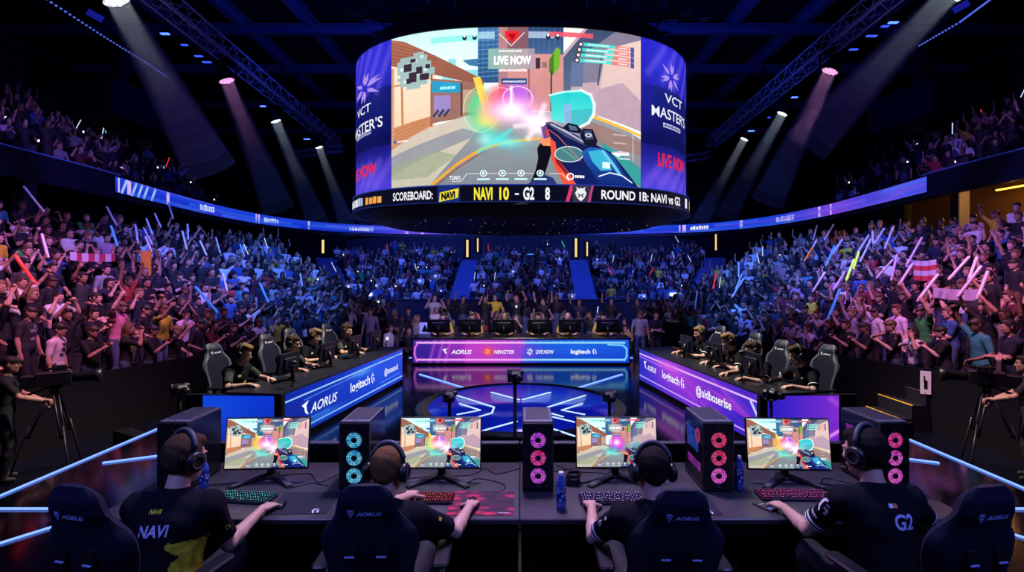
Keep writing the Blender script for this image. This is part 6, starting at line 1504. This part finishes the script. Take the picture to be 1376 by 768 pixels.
for k in range(3):
    b = MB(); b.box((.125+k*.25,0,.12*(k+1)),(.25,.9,.24*(k+1))); obj('step', b, M_dark, root)
    b = MB(); b.box((.012+k*.25,0,.24*(k+1)+.004),(.035,.9,.012)); obj('edge_strip', b, M_yel if k < 2 else M_grey, root)
# people and monitors at the analyst desk
M_ay = mat('analyst_yellow', rgb(190,175,40), .7)
for k, px in enumerate((591,632,677,724,765,815)):
    q = at(px, 440, 14.35); monitor((q.x,14.15,.715), math.pi, f'dark monitor back on the analyst desk, {["leftmost","second from left","third from left","third from right","second from right","rightmost"][k]}', M_off, .62, .36, 4, group='monitors on the analyst desk')
    H = Human(pel=(0,0,0), up=(0,.18,1), face=(0,1,-.15), hands=[(-.2,.42,.2),(.2,.42,.2)], feet=[(-.14,.4,-.5),(.14,.4,-.5)], knees=[(-.1,.6,1),(.1,.6,1)], hpose=('keys','keys'), palm=[(0,0,-1)]*2, hair=['short','quiff','bald','short','bald','quiff'][k])
    V, Q, L = figure(H, .018, .008); o = obj('person', np_mesh('person', V, Q, [SK[k % 3], M_ay if k in (0,1,4,5) else M_jb, M_trs, HM[['brown','blond','dark'][k % 3]], M_shoe, M_eye, M_lip], L[Q[:,0]]), None, None, (q.x, 15.0, .53), (0,0,math.pi))
    tag(o, f'analyst seated behind the centre desk, {["leftmost","second from left","third from left","third from right","second from right","rightmost"][k]}', 'person')
    gaming_chair((q.x,15.05,0), math.pi, f'chair of the {["leftmost","second","third","fourth","fifth","rightmost"][k]} analyst behind the centre desk', 1, .95, 'chairs behind the analyst desk', False)
# ---------------------------------------------------------------- the audience
def obj_var_mat(name, stops, rough=.6):
    """the same stuff in several natural colours, one per person"""
    m = bpy.data.materials.new(name); m.use_nodes = True; nt = m.node_tree; B = nt.nodes['Principled BSDF']; B.inputs['Roughness'].default_value = rough
    oi = nt.nodes.new('ShaderNodeObjectInfo'); cr = nt.nodes.new('ShaderNodeValToRGB'); cr.color_ramp.interpolation = 'CONSTANT'
    for k, c in enumerate(stops):
        e = cr.color_ramp.elements[0] if k == 0 else cr.color_ramp.elements.new(k/len(stops)); e.position = k/len(stops); e.color = (*c, 1)
    nt.links.new(oi.outputs['Random'], cr.inputs['Fac']); nt.links.new(cr.outputs['Color'], B.inputs['Base Color']); return m
SKINS = [(.52,.31,.23),(.46,.26,.18),(.58,.36,.28),(.34,.19,.125),(.5,.3,.22),(.2,.11,.075)]
HAIRS = [(.015,.011,.009),(.05,.028,.016),(.02,.014,.012),(.11,.06,.03),(.018,.013,.012),(.2,.13,.06),(.03,.02,.014)]
PNTS = [(.012,.014,.022),(.03,.045,.10),(.05,.08,.16),(.01,.01,.012),(.08,.075,.07)]
CM = [obj_var_mat('fan_skin', SKINS, .55), mat('fan_shirt', (.1,.1,.1), .8, objcol=True, noise=.25, nscale=9), obj_var_mat('fan_trousers', PNTS, .8), obj_var_mat('fan_hair', HAIRS, .55), M_shoe, M_eye, M_lip]
POSES = {  # name: hands, elbows hints, hand poses, words for the label
 'cheer':  ([(-.34,.12,1.88),(.32,.16,1.9)], [(-1,.2,0),(1,.2,0)], ('open','open'), 'with both arms raised', None),
 'stick':  ([(-.22,.22,1.05),(.30,.24,1.84)], [(-.5,-.2,-1),(1,.1,.1)], ('relaxed','grip'), 'raising one arm', 1),
 'stickl': ([(-.38,.3,1.80),(.2,.22,1.05)], [(-1,.1,.1),(.5,-.2,-1)], ('grip','relaxed'), 'lifting one arm out', 0),
 'clap':   ([(-.05,.31,1.30),(.06,.31,1.31)], [(-.45,-.2,-1),(.45,-.2,-1)], ('clap','clap'), 'clapping', None),
 'clapup': ([(-.05,.28,1.52),(.06,.28,1.53)], [(-.6,.2,-1),(.6,.2,-1)], ('clap','clap'), 'clapping high', None),
 'stand':  ([(-.27,.06,.88),(.27,.06,.88)], None, ('relaxed','relaxed'), 'standing with arms down', None),
 'fold':   ([(.08,.22,1.14),(-.08,.24,1.12)], [(-.5,-.1,-1),(.5,-.1,-1)], ('relaxed','relaxed'), 'with folded arms', None),
 'point':  ([(-.2,.2,1.05),(.22,.42,1.66)], [(-.5,-.2,-1),(.6,.1,-1)], ('relaxed','relaxed'), 'stretching an arm forward', None),
 'fists':  ([(-.22,.24,1.50),(.22,.22,1.53)], [(-.5,0,-1),(.5,0,-1)], ('grip','grip'), 'with both fists at the shoulders', None),
 'both':   ([(-.26,.3,1.78),(.26,.3,1.80)], [(-1,.1,-.1),(1,.1,-.1)], ('grip','grip'), 'holding both hands up', None),
}
VAR = []   # (pose, hair, mesh, grips)
for n_, (hands, el, hp, words_, st) in POSES.items():
    for hr in (('short','long'), ('quiff','cap'))[len(VAR)//2 % 2]:
        H = Human(pel=(0,0,.95), up=(.0,.04,1), face=(.05 if hr == 'long' else -.05, 1, -.12), hands=hands, elbows=el, hpose=hp, hair=hr, girth=.93 if hr == 'long' else 1.03)
        V, Q, L = figure(H, .019, .0075)
        me = np_mesh('person', V, Q, CM, np.where(L[Q[:,0]] > 6, 0, L[Q[:,0]])); VAR.append((n_, hr, me, getattr(H, 'grip', None), V, Q, L))
PN = list(POSES)
rr = random.Random(11)
SHIRTS = [('black',(.008,.008,.011),46),('navy',(.012,.018,.045),8),('charcoal',(.03,.03,.034),8),('white',(.62,.62,.64),12),('grey',(.3,.3,.32),7),('maroon',(.10,.012,.02),3),('blue',(.03,.09,.26),4),('yellow',(.55,.42,.03),2),('teal',(.03,.22,.26),2),('green',(.03,.25,.06),1),('red',(.35,.03,.03),2),('pink',(.5,.2,.26),2)]
SB = {n: c for n, c, _ in SHIRTS}
def pick_shirt(): 
    t = rr.uniform(0, sum(w for *_, w in SHIRTS)); 
    for n, c, w in SHIRTS:
        t -= w
        if t <= 0: return n
PLACES = []   # stand, row, order, x, y, z, facing, standing
def face_dir(x, y, tx, ty): return math.atan2(-(tx-x), ty-y)
for s, w in ((-1,'left'),(1,'right')):
    for k in range(NROW):
        L_ = row_line(k, s); P, ln = resample(L_, max(4, int(np.linalg.norm(np.diff(L_, axis=0), axis=1).sum()/.56)))
        for j, q in enumerate(P):
            if rr.random() < .035: continue
            PLACES.append([w, k, j, q[0]+rr.uniform(-.07,.07), q[1]+rr.uniform(-.1,.1), q[2], None, 1])
    Pm = UP*np.array([-s,1]); Nm = UN*np.array([-s,1]); m = LED0+26
    for k in range(UROW):
        L_ = Pm[:m]+Nm[:m]*(.75+k*UPITCH); P, ln = resample(L_, int(np.linalg.norm(np.diff(L_, axis=0), axis=1).sum()/.62))
        for j, q in enumerate(P):
            if rr.random() < .12+.03*k+.25*(q[1] > 20): continue
            PLACES.append(['upper '+w, k, j, q[0]+rr.uniform(-.08,.08), q[1]+rr.uniform(-.08,.08), UZ-.3+k*URISE, None, 1 if rr.random() < .4 else 0])
for k in range(FROWS):
    y = FY0+k*FP; hw = far_half(y)-.9; z = .35+k*FRISE; t = k/(FROWS-1)
    for j, x in enumerate(np.arange(-hw, hw, .56)):
        if abs(x+3.52) < .8 or abs(x-(3.65+.3*t)) < .85 or rr.random() < .13: continue
        PLACES.append(['far', k, j, x+rr.uniform(-.08,.08), y+rr.uniform(-.1,.1), z, None, 1 if rr.random() < .12 else 0])
for k, (y, z, n_) in enumerate(((16.6,-.48,13),(17.5,-.3,15),(18.4,-.12,16))):
    for j in range(n_):
        if rr.random() < .22: continue
        PLACES.append(['floor', k, j, -4.2+8.4*j/(n_-1)+rr.uniform(-.15,.15), y+rr.uniform(-.2,.2), z, None, 1 if k == 2 or rr.random() < .25 else 0])
for p in PLACES: p[6] = face_dir(p[3], p[4], rr.uniform(-1.5,1.5), 11+rr.uniform(-2,3))
def scr(p): d = p[4]; return CXP+p[3]*FPX/d, HYP+(HC-p[5]-1.5)*FPX/d
def dist(p): return math.sqrt(p[3]**2+p[4]**2+(p[5]+1.5-HC)**2)
vis = [p for p in PLACES if -15 < scr(p)[0] < 1391 and p[0] in ('left','right')]
vis.sort(key=lambda p: p[4]); 
ind = vis[:300]; indset = set(map(id, ind)); rest = [p for p in PLACES if id(p) not in indset and -520 < scr(p)[0] < 1900 and p[4] > 3]
# wardrobe and poses noted from the front rows of the photograph: column, row, shirt, pose, hair
NOTE = [(20,0,'white','fold','cap'),(62,0,'white','stand','short'),(108,0,'black','clap','cap'),(125,0,'black','point','cap'),(168,0,'black','clapup','long'),(205,0,'black','clap','short'),(236,0,'black','point','short'),(272,0,'black','stick','long'),(300,0,'black','clap','short'),(322,0,'charcoal','clap','short'),(345,0,'white','clap','short'),
        (45,1,'charcoal','stand','cap'),(90,1,'black','both','short'),(150,1,'pink','stick','short'),(230,1,'yellow','point','cap'),(190,1,'black','stick','long'),
        (1100,0,'white','fists','short'),(1160,0,'black','clap','short'),(1183,0,'black','clap','short'),(1207,0,'white','fists','long'),(1235,0,'black','clap','cap'),(1262,0,'black','stand','cap'),(1297,0,'teal','stick','short'),(1335,0,'navy','fold','short'),(1366,0,'black','fists','cap'),(1130,0,'black','clap','short'),(1020,0,'pink','fists','long'),
        (1195,1,'white','stand','short'),(1222,1,'green','stick','short'),(1150,1,'grey','cheer','short'),(1172,1,'white','stick','short'),(1325,1,'black','both','short'),(1262,2,'grey','stand','short'),(1285,3,'white','stand','short')]
ORD = ['front','second','third','fourth','fifth','sixth','seventh','eighth','ninth','top']
def nth(n): 
    W = ['','first','second','third','fourth','fifth','sixth','seventh','eighth','ninth','tenth','eleventh','twelfth','thirteenth','fourteenth','fifteenth','sixteenth','seventeenth','eighteenth','nineteenth']
    T = {2:'twenty',3:'thirty',4:'forty'}
    return W[n] if n < 20 else (T[n//10]+'-'+W[n % 10] if n % 10 else {2:'twentieth',3:'thirtieth',4:'fortieth'}[n//10])
rows = {}
for p in ind: rows.setdefault((p[0], p[1]), []).append(p)
M_stick = {'white': mat('stick_white', (.75,.75,.8), .35, coat=.3), 'red': mat('stick_red', (.7,.06,.05), .35, emit=rgb(255,50,40), es=.5), 'pink': mat('stick_pink', (.8,.2,.35), .35, emit=rgb(255,60,110), es=.5), 'yellow-green': mat('stick_lime', (.6,.8,.1), .35, emit=rgb(190,255,60), es=.6), 'orange': mat('stick_orange', (.8,.3,.03), .4, emit=rgb(255,120,20), es=.3), 'blue': mat('stick_blue', (.1,.3,.8), .35, emit=rgb(60,140,255), es=.4)}
def stick_mesh(c, L=.62, r=.03):
    b = MB(); b.lathe([(0,-.09),(r*.7,-.085),(r,-.05),(r*1.06,0),(r*1.02,L*.5),(r*1.06,L-.03),(r*.7,L),(0,L+.006)], 10); return b.mesh('cheer_stick', [M_stick[c]])
STK = {c: stick_mesh(c) for c in M_stick}
nst = 0
PRINTS = {(20,0):(.02,.02,.05),(62,0):(.03,.02,.06),(125,0):(.7,.6,.04),(168,0):(.6,.5,.05),(1207,0):(.03,.02,.05),(1262,0):(.6,.6,.65),(1366,0):(.6,.6,.65),(45,1):(.3,.3,.34)}
noted = {}; printed = {}
def shirt_print(v, col, seed):
    """a blotchy print that lies on the chest"""
    V, Q = v[4], v[5]; bvh = BVHTree.FromPolygons([Vector(q) for q in V], [tuple(f) for f in Q]); r = random.Random(seed); b = MB()
    for _ in range(9):
        cx, cz = r.uniform(-.085,.085), r.uniform(1.12,1.36); n = 7; pts = []
        for i in range(n):
            a = 2*math.pi*i/n; q = r.uniform(.018,.045); h = bvh.ray_cast(Vector((cx+q*math.cos(a)*1.3, 1.0, cz+q*math.sin(a))), Vector((0,-1,0)), 2)
            if h[0] is not None and h[0].y < .2: pts.append(h[0]+Vector((0,.006,0)))
        if len(pts) > 3: b.add(pts, [tuple(range(len(pts)))])
    return b
for nx, nr, ns_, np_, nh in NOTE:
    c = [p for p in rows.get(('left' if nx < 700 else 'right', nr), []) if id(p) not in noted]
    if c:
        p = min(c, key=lambda p: abs(scr(p)[0]-nx))
        if abs(scr(p)[0]-nx) < 40:
            noted[id(p)] = (ns_, np_, nh)
            if (nx,nr) in PRINTS: printed[id(p)] = (PRINTS[(nx,nr)], nx)
for (st, k), ps in rows.items():
    ps.sort(key=lambda p: p[4])
    for j, p in enumerate(ps):
        sx, sy = scr(p); shirt = pick_shirt(); pose = rr.choices(PN, [6,11,6,18,11,14,9,5,8,4])[0]; hair = None
        if id(p) in noted: shirt, pose, hair = noted[id(p)]
        cand = [v for v in VAR if v[0] == pose]; v = next((c for c in cand if c[1] == hair), None) or rr.choice(cand)
        o = bpy.data.objects.new('person', v[2]); COL.objects.link(o); f = rr.uniform(.93,1.05); mir = rr.random() < .35
        o.location = p[3:6]; o.rotation_euler = (0,0,p[6]); o.scale = (-f if mir else f, f, f); o.color = (*[c*rr.uniform(.85,1.15) for c in SB[shirt]], 1)
        hw = {'long':'long-haired fan','cap':'fan in a cap and','short':'fan','quiff':'fan with swept hair'}[v[1]]
        top = f'{shirt} top'
        lab = f'{hw} in {shirt} top {POSES[pose][3]}, {ORD[k]} row of {st} stand, {nth(j+1)} from the near end' if v[1] != 'cap' else f'capped fan in {shirt} top {POSES[pose][3]}, {ORD[k]} row of {st} stand, {nth(j+1)} from the near end'
        lab = lab.replace(' from the near end', ' from near end').replace('standing with arms down','arms down').replace('with both fists at the shoulders','fists up').replace('with both arms raised','both arms raised').replace('holding both hands up','hands held up').replace('stretching an arm forward','reaching forward').replace('fan with swept hair','swept-haired fan').replace(' row of ',' row ').replace('lifting one arm out','one arm out').replace('raising one arm','one arm up').replace('with folded arms','arms folded')
        tag(o, lab, 'person', 'fans in the lower stands')
        if id(p) in printed:
            pb_ = shirt_print(v, *printed[id(p)])
            if pb_.f: obj('shirt_print', pb_, mat('print_%d' % printed[id(p)][1], printed[id(p)][0], .7), o)
        g = POSES[pose][4]
        hold = [g] if g is not None else ([0,1] if pose == 'both' else [])
        if hold and (rr.random() < .62):
            for gi in hold:
                c, t, d, n = v[3][gi]; t = nrm(t*1.0+d*.25); M = Matrix.Translation(o.location) @ Matrix.Rotation(p[6],4,'Z') @ Matrix.Diagonal((*o.scale,1))
                c2 = M @ Vector(c); dirn = (M.to_3x3() @ Vector(t)).normalized()
                if dirn.z < 0: dirn = -dirn
                dirn = (dirn+Vector((rr.uniform(-.2,.2),rr.uniform(-.2,.2),.45))).normalized()
                col = rr.choices(list(M_stick), [20,1.3,1.0,.8,.7,1.3])[0]
                so = bpy.data.objects.new('cheer_stick', STK[col]); COL.objects.link(so); so.location = c2; so.rotation_euler = dirn.to_track_quat('Z','Y').to_euler(); so.scale = (1,1,rr.uniform(.8,1.25))
                tag(so, f'{col} inflatable cheer stick {"in the "+("first" if gi == 0 else "other")+" hand" if len(hold) > 1 else "held up"}, {ORD[k]} row {st} stand, {nth(j+1)} from near end', 'cheer stick', 'cheer sticks in the lower stands'); nst += 1
# everyone farther off: one crowd, each figure with its own colours
COARSE = []
for n_, (hands, el, hp, words_, st) in POSES.items():
    for sit in (0,1):
        H = Human(pel=(0,0,.95), up=(.0,.04,1), face=(0,1,-.12), hands=hands, elbows=el, hpose=hp, hair='short' if len(COARSE) % 3 else 'long')
        K = Skin(); H.torso(K, SHIRT, .012); H.skull(K, SKIN, False); H.hairdo(K)
        if not sit: K.cone(H.pel, (0,0,.45), .17, .15, PANTS, .03)
        else: K.cone(H.pel-V3(.09,0,.02), H.pel+V3(-.1,.4,0), .09, .07, PANTS, .03); K.cone(H.pel-V3(-.09,0,.02), H.pel+V3(.1,.4,0), .09, .07, PANTS, .03)
        for i in (0,1):
            a, b_, c = H.sh[i], H.el[i], H.wr[i]; K.cone(a, a+(b_-a)*.7, .058, .052, SHIRT, .02); K.cone(a+(b_-a)*.6, b_, .045, .042, SKIN, .02); K.cone(b_, c+(c-b_)*.3, .042, .038, SKIN, .02)
        V, Q, L = K.grow(.042)
        if sit: V = V-np.array([0,0,.45])
        COARSE.append((sit, V, Q, L))
nr_ = np.random.RandomState(4); AV, AQ, AC = [], [], []; o_n = 0
for p in rest:
    sit = not p[7]; c = [q for q in COARSE if q[0] == sit]
    wts = [1.0]*10 if not sit else [.3,.4,.4,1.2,.6,2.5,2,.5,.5,.2]
    _, V, Q, L = rr.choices(c, wts)[0]
    f = rr.uniform(.92,1.05); ca, sa = math.cos(p[6]), math.sin(p[6]); W = V*f; W = np.stack([W[:,0]*ca-W[:,1]*sa, W[:,0]*sa+W[:,1]*ca, W[:,2]], 1)+np.array(p[3:6])
    sh = np.array(SB[pick_shirt()])*rr.uniform(.8,1.25); pal = np.array([rr.choice(SKINS), sh, rr.choice(PNTS), rr.choice(HAIRS), (.02,)*3, (.02,)*3, (.3,.1,.1)])
    AV.append(W); AQ.append(Q+o_n); AC.append(np.clip(pal[L],0,1)); o_n += len(V)
M_cr = bpy.data.materials.new('crowd'); M_cr.use_nodes = True; nt = M_cr.node_tree; at_ = nt.nodes.new('ShaderNodeVertexColor'); at_.layer_name = 'Col'; nt.links.new(at_.outputs['Color'], nt.nodes['Principled BSDF'].inputs['Base Color']); nt.nodes['Principled BSDF'].inputs['Roughness'].default_value = .7
me = bpy.data.meshes.new('crowd'); me = np_mesh('crowd', np.concatenate(AV), np.concatenate(AQ), [M_cr], None, True, np.concatenate(AC))
cw = obj('spectator_crowd', me, None); tag(cw, 'crowd of distant spectators filling the far and upper stands', 'crowd', None, 'stuff')
# glow sticks among the far crowd
b = MB()
cols = [glow('far_stick_white', rgb(190,210,255), 1.1), glow('far_stick_red', rgb(255,50,60), 1.1), glow('far_stick_green', rgb(60,255,190), 1.0), glow('phone_light', rgb(240,245,255), 2.2)]
ns_ = 0
for p in rr.sample([q for q in rest if -20 < scr(q)[0] < 1396], 95):
    x, y, z = p[3:6]; h = z+(1.75 if p[7] else 1.2); c = rr.choices([0,1,2,3],[2.2,.4,.5,6])[0]
    if c == 3: b.box((x,y-.25,h-.35),(.05,.02,.07),3)
    else: a = Vector((x,y-.2,h)); b.tube([a, a+Vector((rr.uniform(-.25,.25),0,.42))], .017, 5, c)
o = obj('glow_sticks', b, cols); tag(o, 'scattered glow sticks and lit phones held up in the distant crowd', 'glow sticks', None, 'stuff')
# crew standing on the floor beside the stands
for k, (px, py, d, sh, pose, lab) in enumerate(((498,424,17.5,'grey','stand','bystander in a pale top by the end of the left stand, near the tunnel'),(530,432,16.8,'black','fold','bystander in black left of the analyst desk'),(549,424,18,'navy','stand','bystander in dark clothes left of the small lit sign'),(860,422,16.5,'grey','stand','bystander in pale trousers right of the analyst desk'),(881,424,16.3,'black','fold','bystander in black right of the analyst desk'))):
    q = at(px, 0, d); v = [v for v in VAR if v[0] == pose][k % 2]; o = bpy.data.objects.new('person', v[2]); COL.objects.link(o); o.location = (q.x, d, -.48); o.rotation_euler = (0,0,math.pi); o.color = (*SB[sh],1); tag(o, lab, 'person')

# scarves, a flag, small signs
def near_fan(px, py): return min(ind, key=lambda p: (scr(p)[0]-px)**2+(scr(p)[1]-12-py)**2)
def banner(name, px, py, w, h, cols, label, cat, sag=.03):
    p = near_fan(px, py); d = p[4]-.38*math.copysign(0, 1); f = Vector((-math.sin(p[6]), math.cos(p[6]), 0)); c = Vector(p[3:6])+f*.42+Vector((0,0,1.62)); t = Vector((-f.y, f.x, 0)); b = MB(); n = 16
    def g(u, v): return c+t*(u-.5)*w+Vector((0,0,(v-.5)*h-sag*(1-(2*u-1)**2)))+f*.02*math.sin(u*17)
    for k, dy in ((0,0),(1,.012)):
        vs = [g(i/n, j/4)-f*dy for i in range(n+1) for j in range(5)]; b.add(vs, [(i*5+j,(i+1)*5+j,(i+1)*5+j+1,i*5+j+1) for i in range(n) for j in range(4)], 0, True)
    for q in range(len(b.f)): b.m[q] = (q//4 % n)//2 % len(cols) if name == 'scarf' else (q % 4) % len(cols)
    tag(obj(name, b, [mat('cloth_%s_%d' % (name+label[:6], i), c_, .8) for i, c_ in enumerate(cols)]), label, cat)
banner('scarf', 98, 351, 1.25, .2, [(.6,.5,.55),(.45,.04,.08)], 'red and white striped scarf stretched between two hands in the left stand', 'scarf')
banner('scarf', 1325, 388, 1.2, .22, [(.55,.45,.6),(.5,.4,.55)], 'pale lilac scarf held out in the right stand', 'scarf')
banner('flag', 1278, 364, .75, .5, [(.6,.05,.06),(.65,.6,.62)], 'red and white flag held up among the pink-lit fans of the right stand', 'flag')
banner('cloth', 188, 348, .3, .7, [(.75,.25,.02)], 'orange cloth held up in the left stand', 'cloth')
q = at(571,441,15.6); b = MB(); b.rbox((0,0,0),(.34,.03,.36),.02); b.prism([(-.09,-.1),(.09,-.1),(.05,.02),(.0,.12),(-.05,.02)], .016, .02, 1, 0, 'y'); b.tube([(0,.02,-.15),(0,.02,-q.z-.48)], .015, 6, 1)
tag(obj('sign_stand', b, [mat('sign_white', (.6,.65,.8), .5, emit=rgb(90,110,200), es=.5), M_black], None, q), 'small pale sign with a dark mark on a stand left of the analyst desk', 'sign')
v_ = min(range(60), key=lambda i: abs(row_line(0,1,-.7)[i][0]/row_line(0,1,-.7)[i][1]*FPX+CXP-1245)); v_ = row_line(0,1,-.7)[v_]
b = MB(); b.rbox((0,0,0),(.16,.012,.42),.01,0,.002); b.lathe([(0,0),(.03,.03),(0,.06)],10,1); b.box((0,-.009,-.04),(.05,.006,.14),1); b.box((-.02,-.009,.07),(.02,.006,.1),1)
tag(obj('paper_sign', b, [M_white, M_black], None, (v_[0],v_[1],.42), (0,0,-.6)), 'narrow white paper sign with a dark figure on the right barrier', 'sign')
# ---------------------------------------------------------------- HALL LIGHT: the coloured washes of the rig, and unseen fills added
def area(loc, tgt, e, col, sx, sy=None, spread=120):
    l = bpy.data.lights.new('added_fill', 'AREA'); l.energy = e; l.color = col; l.shape = 'RECTANGLE'; l.size = sx; l.size_y = sy or sx; l.spread = R(spread)
    o = bpy.data.objects.new('added_fill_lamp', l); COL.objects.link(o); o.location = loc; o.rotation_euler = (Vector(tgt)-Vector(loc)).to_track_quat('-Z','Y').to_euler(); return o
C_blue, C_deep, C_pink, C_mag, C_vio, C_white = rgb(80,120,255), rgb(40,70,255), rgb(255,130,170), rgb(235,110,220), rgb(150,110,255), rgb(255,244,232)
C_pink, C_mag = rgb(255,150,205), rgb(215,140,250)
for s in (-1, 1):
    spot((s*4.5,7.0,8.8), (s*10.0,9.0,1.3), 3900, C_pink, 58, .9, .5)           # near rows: pink
    spot((s*4.5,9.5,9.2), (s*10.5,13,1.8), 3000, C_mag, 52, .9, .5)             # middle rows: magenta
    spot((s*3.5,12.5,9.2), (s*9.5,19.5,1.3), 11000, C_blue, 58, .9, .5)         # far rows: blue
    spot((s*3.5,23.2,8.0), (s*9.5,26,1.6), 2600, C_blue, 70, .9, .5)              # corners
    spot((s*3.0,11,9.0), (s*13,15,4.0), 3600, C_vio, 60, .9, .5)                # top rows
    spot((s*9.8,12,9.5), (s*16,16,7.5), 130, C_vio, 90, .9, .5)                 # upper tier, dim
    spot((s*1.2,10.2,6.8), (s*3.9,8.9,.9), 3600, C_white, 50, .6, .3)           # white on the counter players
    spot((s*5.5,17,10.2), (s*9,24,14), 900, C_deep, 150, .9, .5)                # unseen lamp added to bring up the roof beams
    spot((s*5.5,23.4,8.3), (s*6.5,32.5,2.2), 5500, rgb(75,105,255), 90, .9, .6) # far stand: deep blue
    spot((s*2.5,12.8,4.05), (s*2.2,17.0,.7), 600, C_vio, 80, .8, .3)           # unseen lamp added to brighten the rows behind the centre desk
    spot((s*3.2,1.0,4.6), (s*1.3,3.0,1.0), 470, rgb(120,135,255), 75, .9, .4)     # blue rim from behind
    spot((s*.3,5.2,4.2), (s*1.5,3.3,.9), 340, rgb(200,130,255), 75, .9, .4)     # violet from the stage side
spot((0,5.6,8.0), (0,3.9,.75), 2300, rgb(225,215,255), 64, .9, .4)              # desk top
spot((5.5,8.5,6), (7.2,9.9,.0), 260, rgb(220,210,255), 40, .9, .3)              # unseen lamp added to brighten the steps
spot((0,12.9,4.05), (0,15.1,1.0), 420, C_white, 110, .8, .3)                         # unseen warm lamp added to brighten the analysts
area((0,18,13.9), (0,18,0), 420, C_deep, 26, 26, 180)                           # unseen fill added for a faint blue cast all over
lp = bpy.data.lights.new('suite_lamp', 'POINT'); lp.energy = 420; lp.color = rgb(255,170,80); lp.shadow_soft_size = .3; lo = bpy.data.objects.new('suite_lamp', lp); COL.objects.link(lo); lo.location = (16.6,17.6,5.3)
# ---------------------------------------------------------------- camera, world, general light
cam = bpy.data.cameras.new('camera'); co = bpy.data.objects.new('camera', cam); COL.objects.link(co); SC.camera = co
co.location = (0,0,HC); co.rotation_euler = (R(90),0,0); cam.sensor_width = 36; cam.lens = FPX/1376*36
cam.shift_x = -(CXP-688)/1376; cam.shift_y = -(384-HYP)/1376; cam.clip_end = 200
wd = bpy.data.worlds.new('hall_dark'); SC.world = wd; wd.use_nodes = True
wd.node_tree.nodes['Background'].inputs[0].default_value = (.05,.08,.3,1); wd.node_tree.nodes['Background'].inputs[1].default_value = .02
vs_ = SC.view_settings; vs_.view_transform = 'Standard'; vs_.look = 'None'; vs_.exposure = 0; vs_.gamma = 1; vs_.use_curve_mapping = False
cy = SC.cycles; cy.max_bounces = 4; cy.diffuse_bounces = 2; cy.glossy_bounces = 3; cy.transmission_bounces = 3; cy.volume_bounces = 0; cy.transparent_max_bounces = 6
cy.use_denoising = True; cy.caustics_reflective = False; cy.caustics_refractive = False; cy.sample_clamp_indirect = 3; cy.sample_clamp_direct = 0; cy.use_light_tree = True
cy.use_adaptive_sampling = True; cy.adaptive_threshold = .02
try: cy.denoiser = 'OPENIMAGEDENOISE'
except Exception: pass
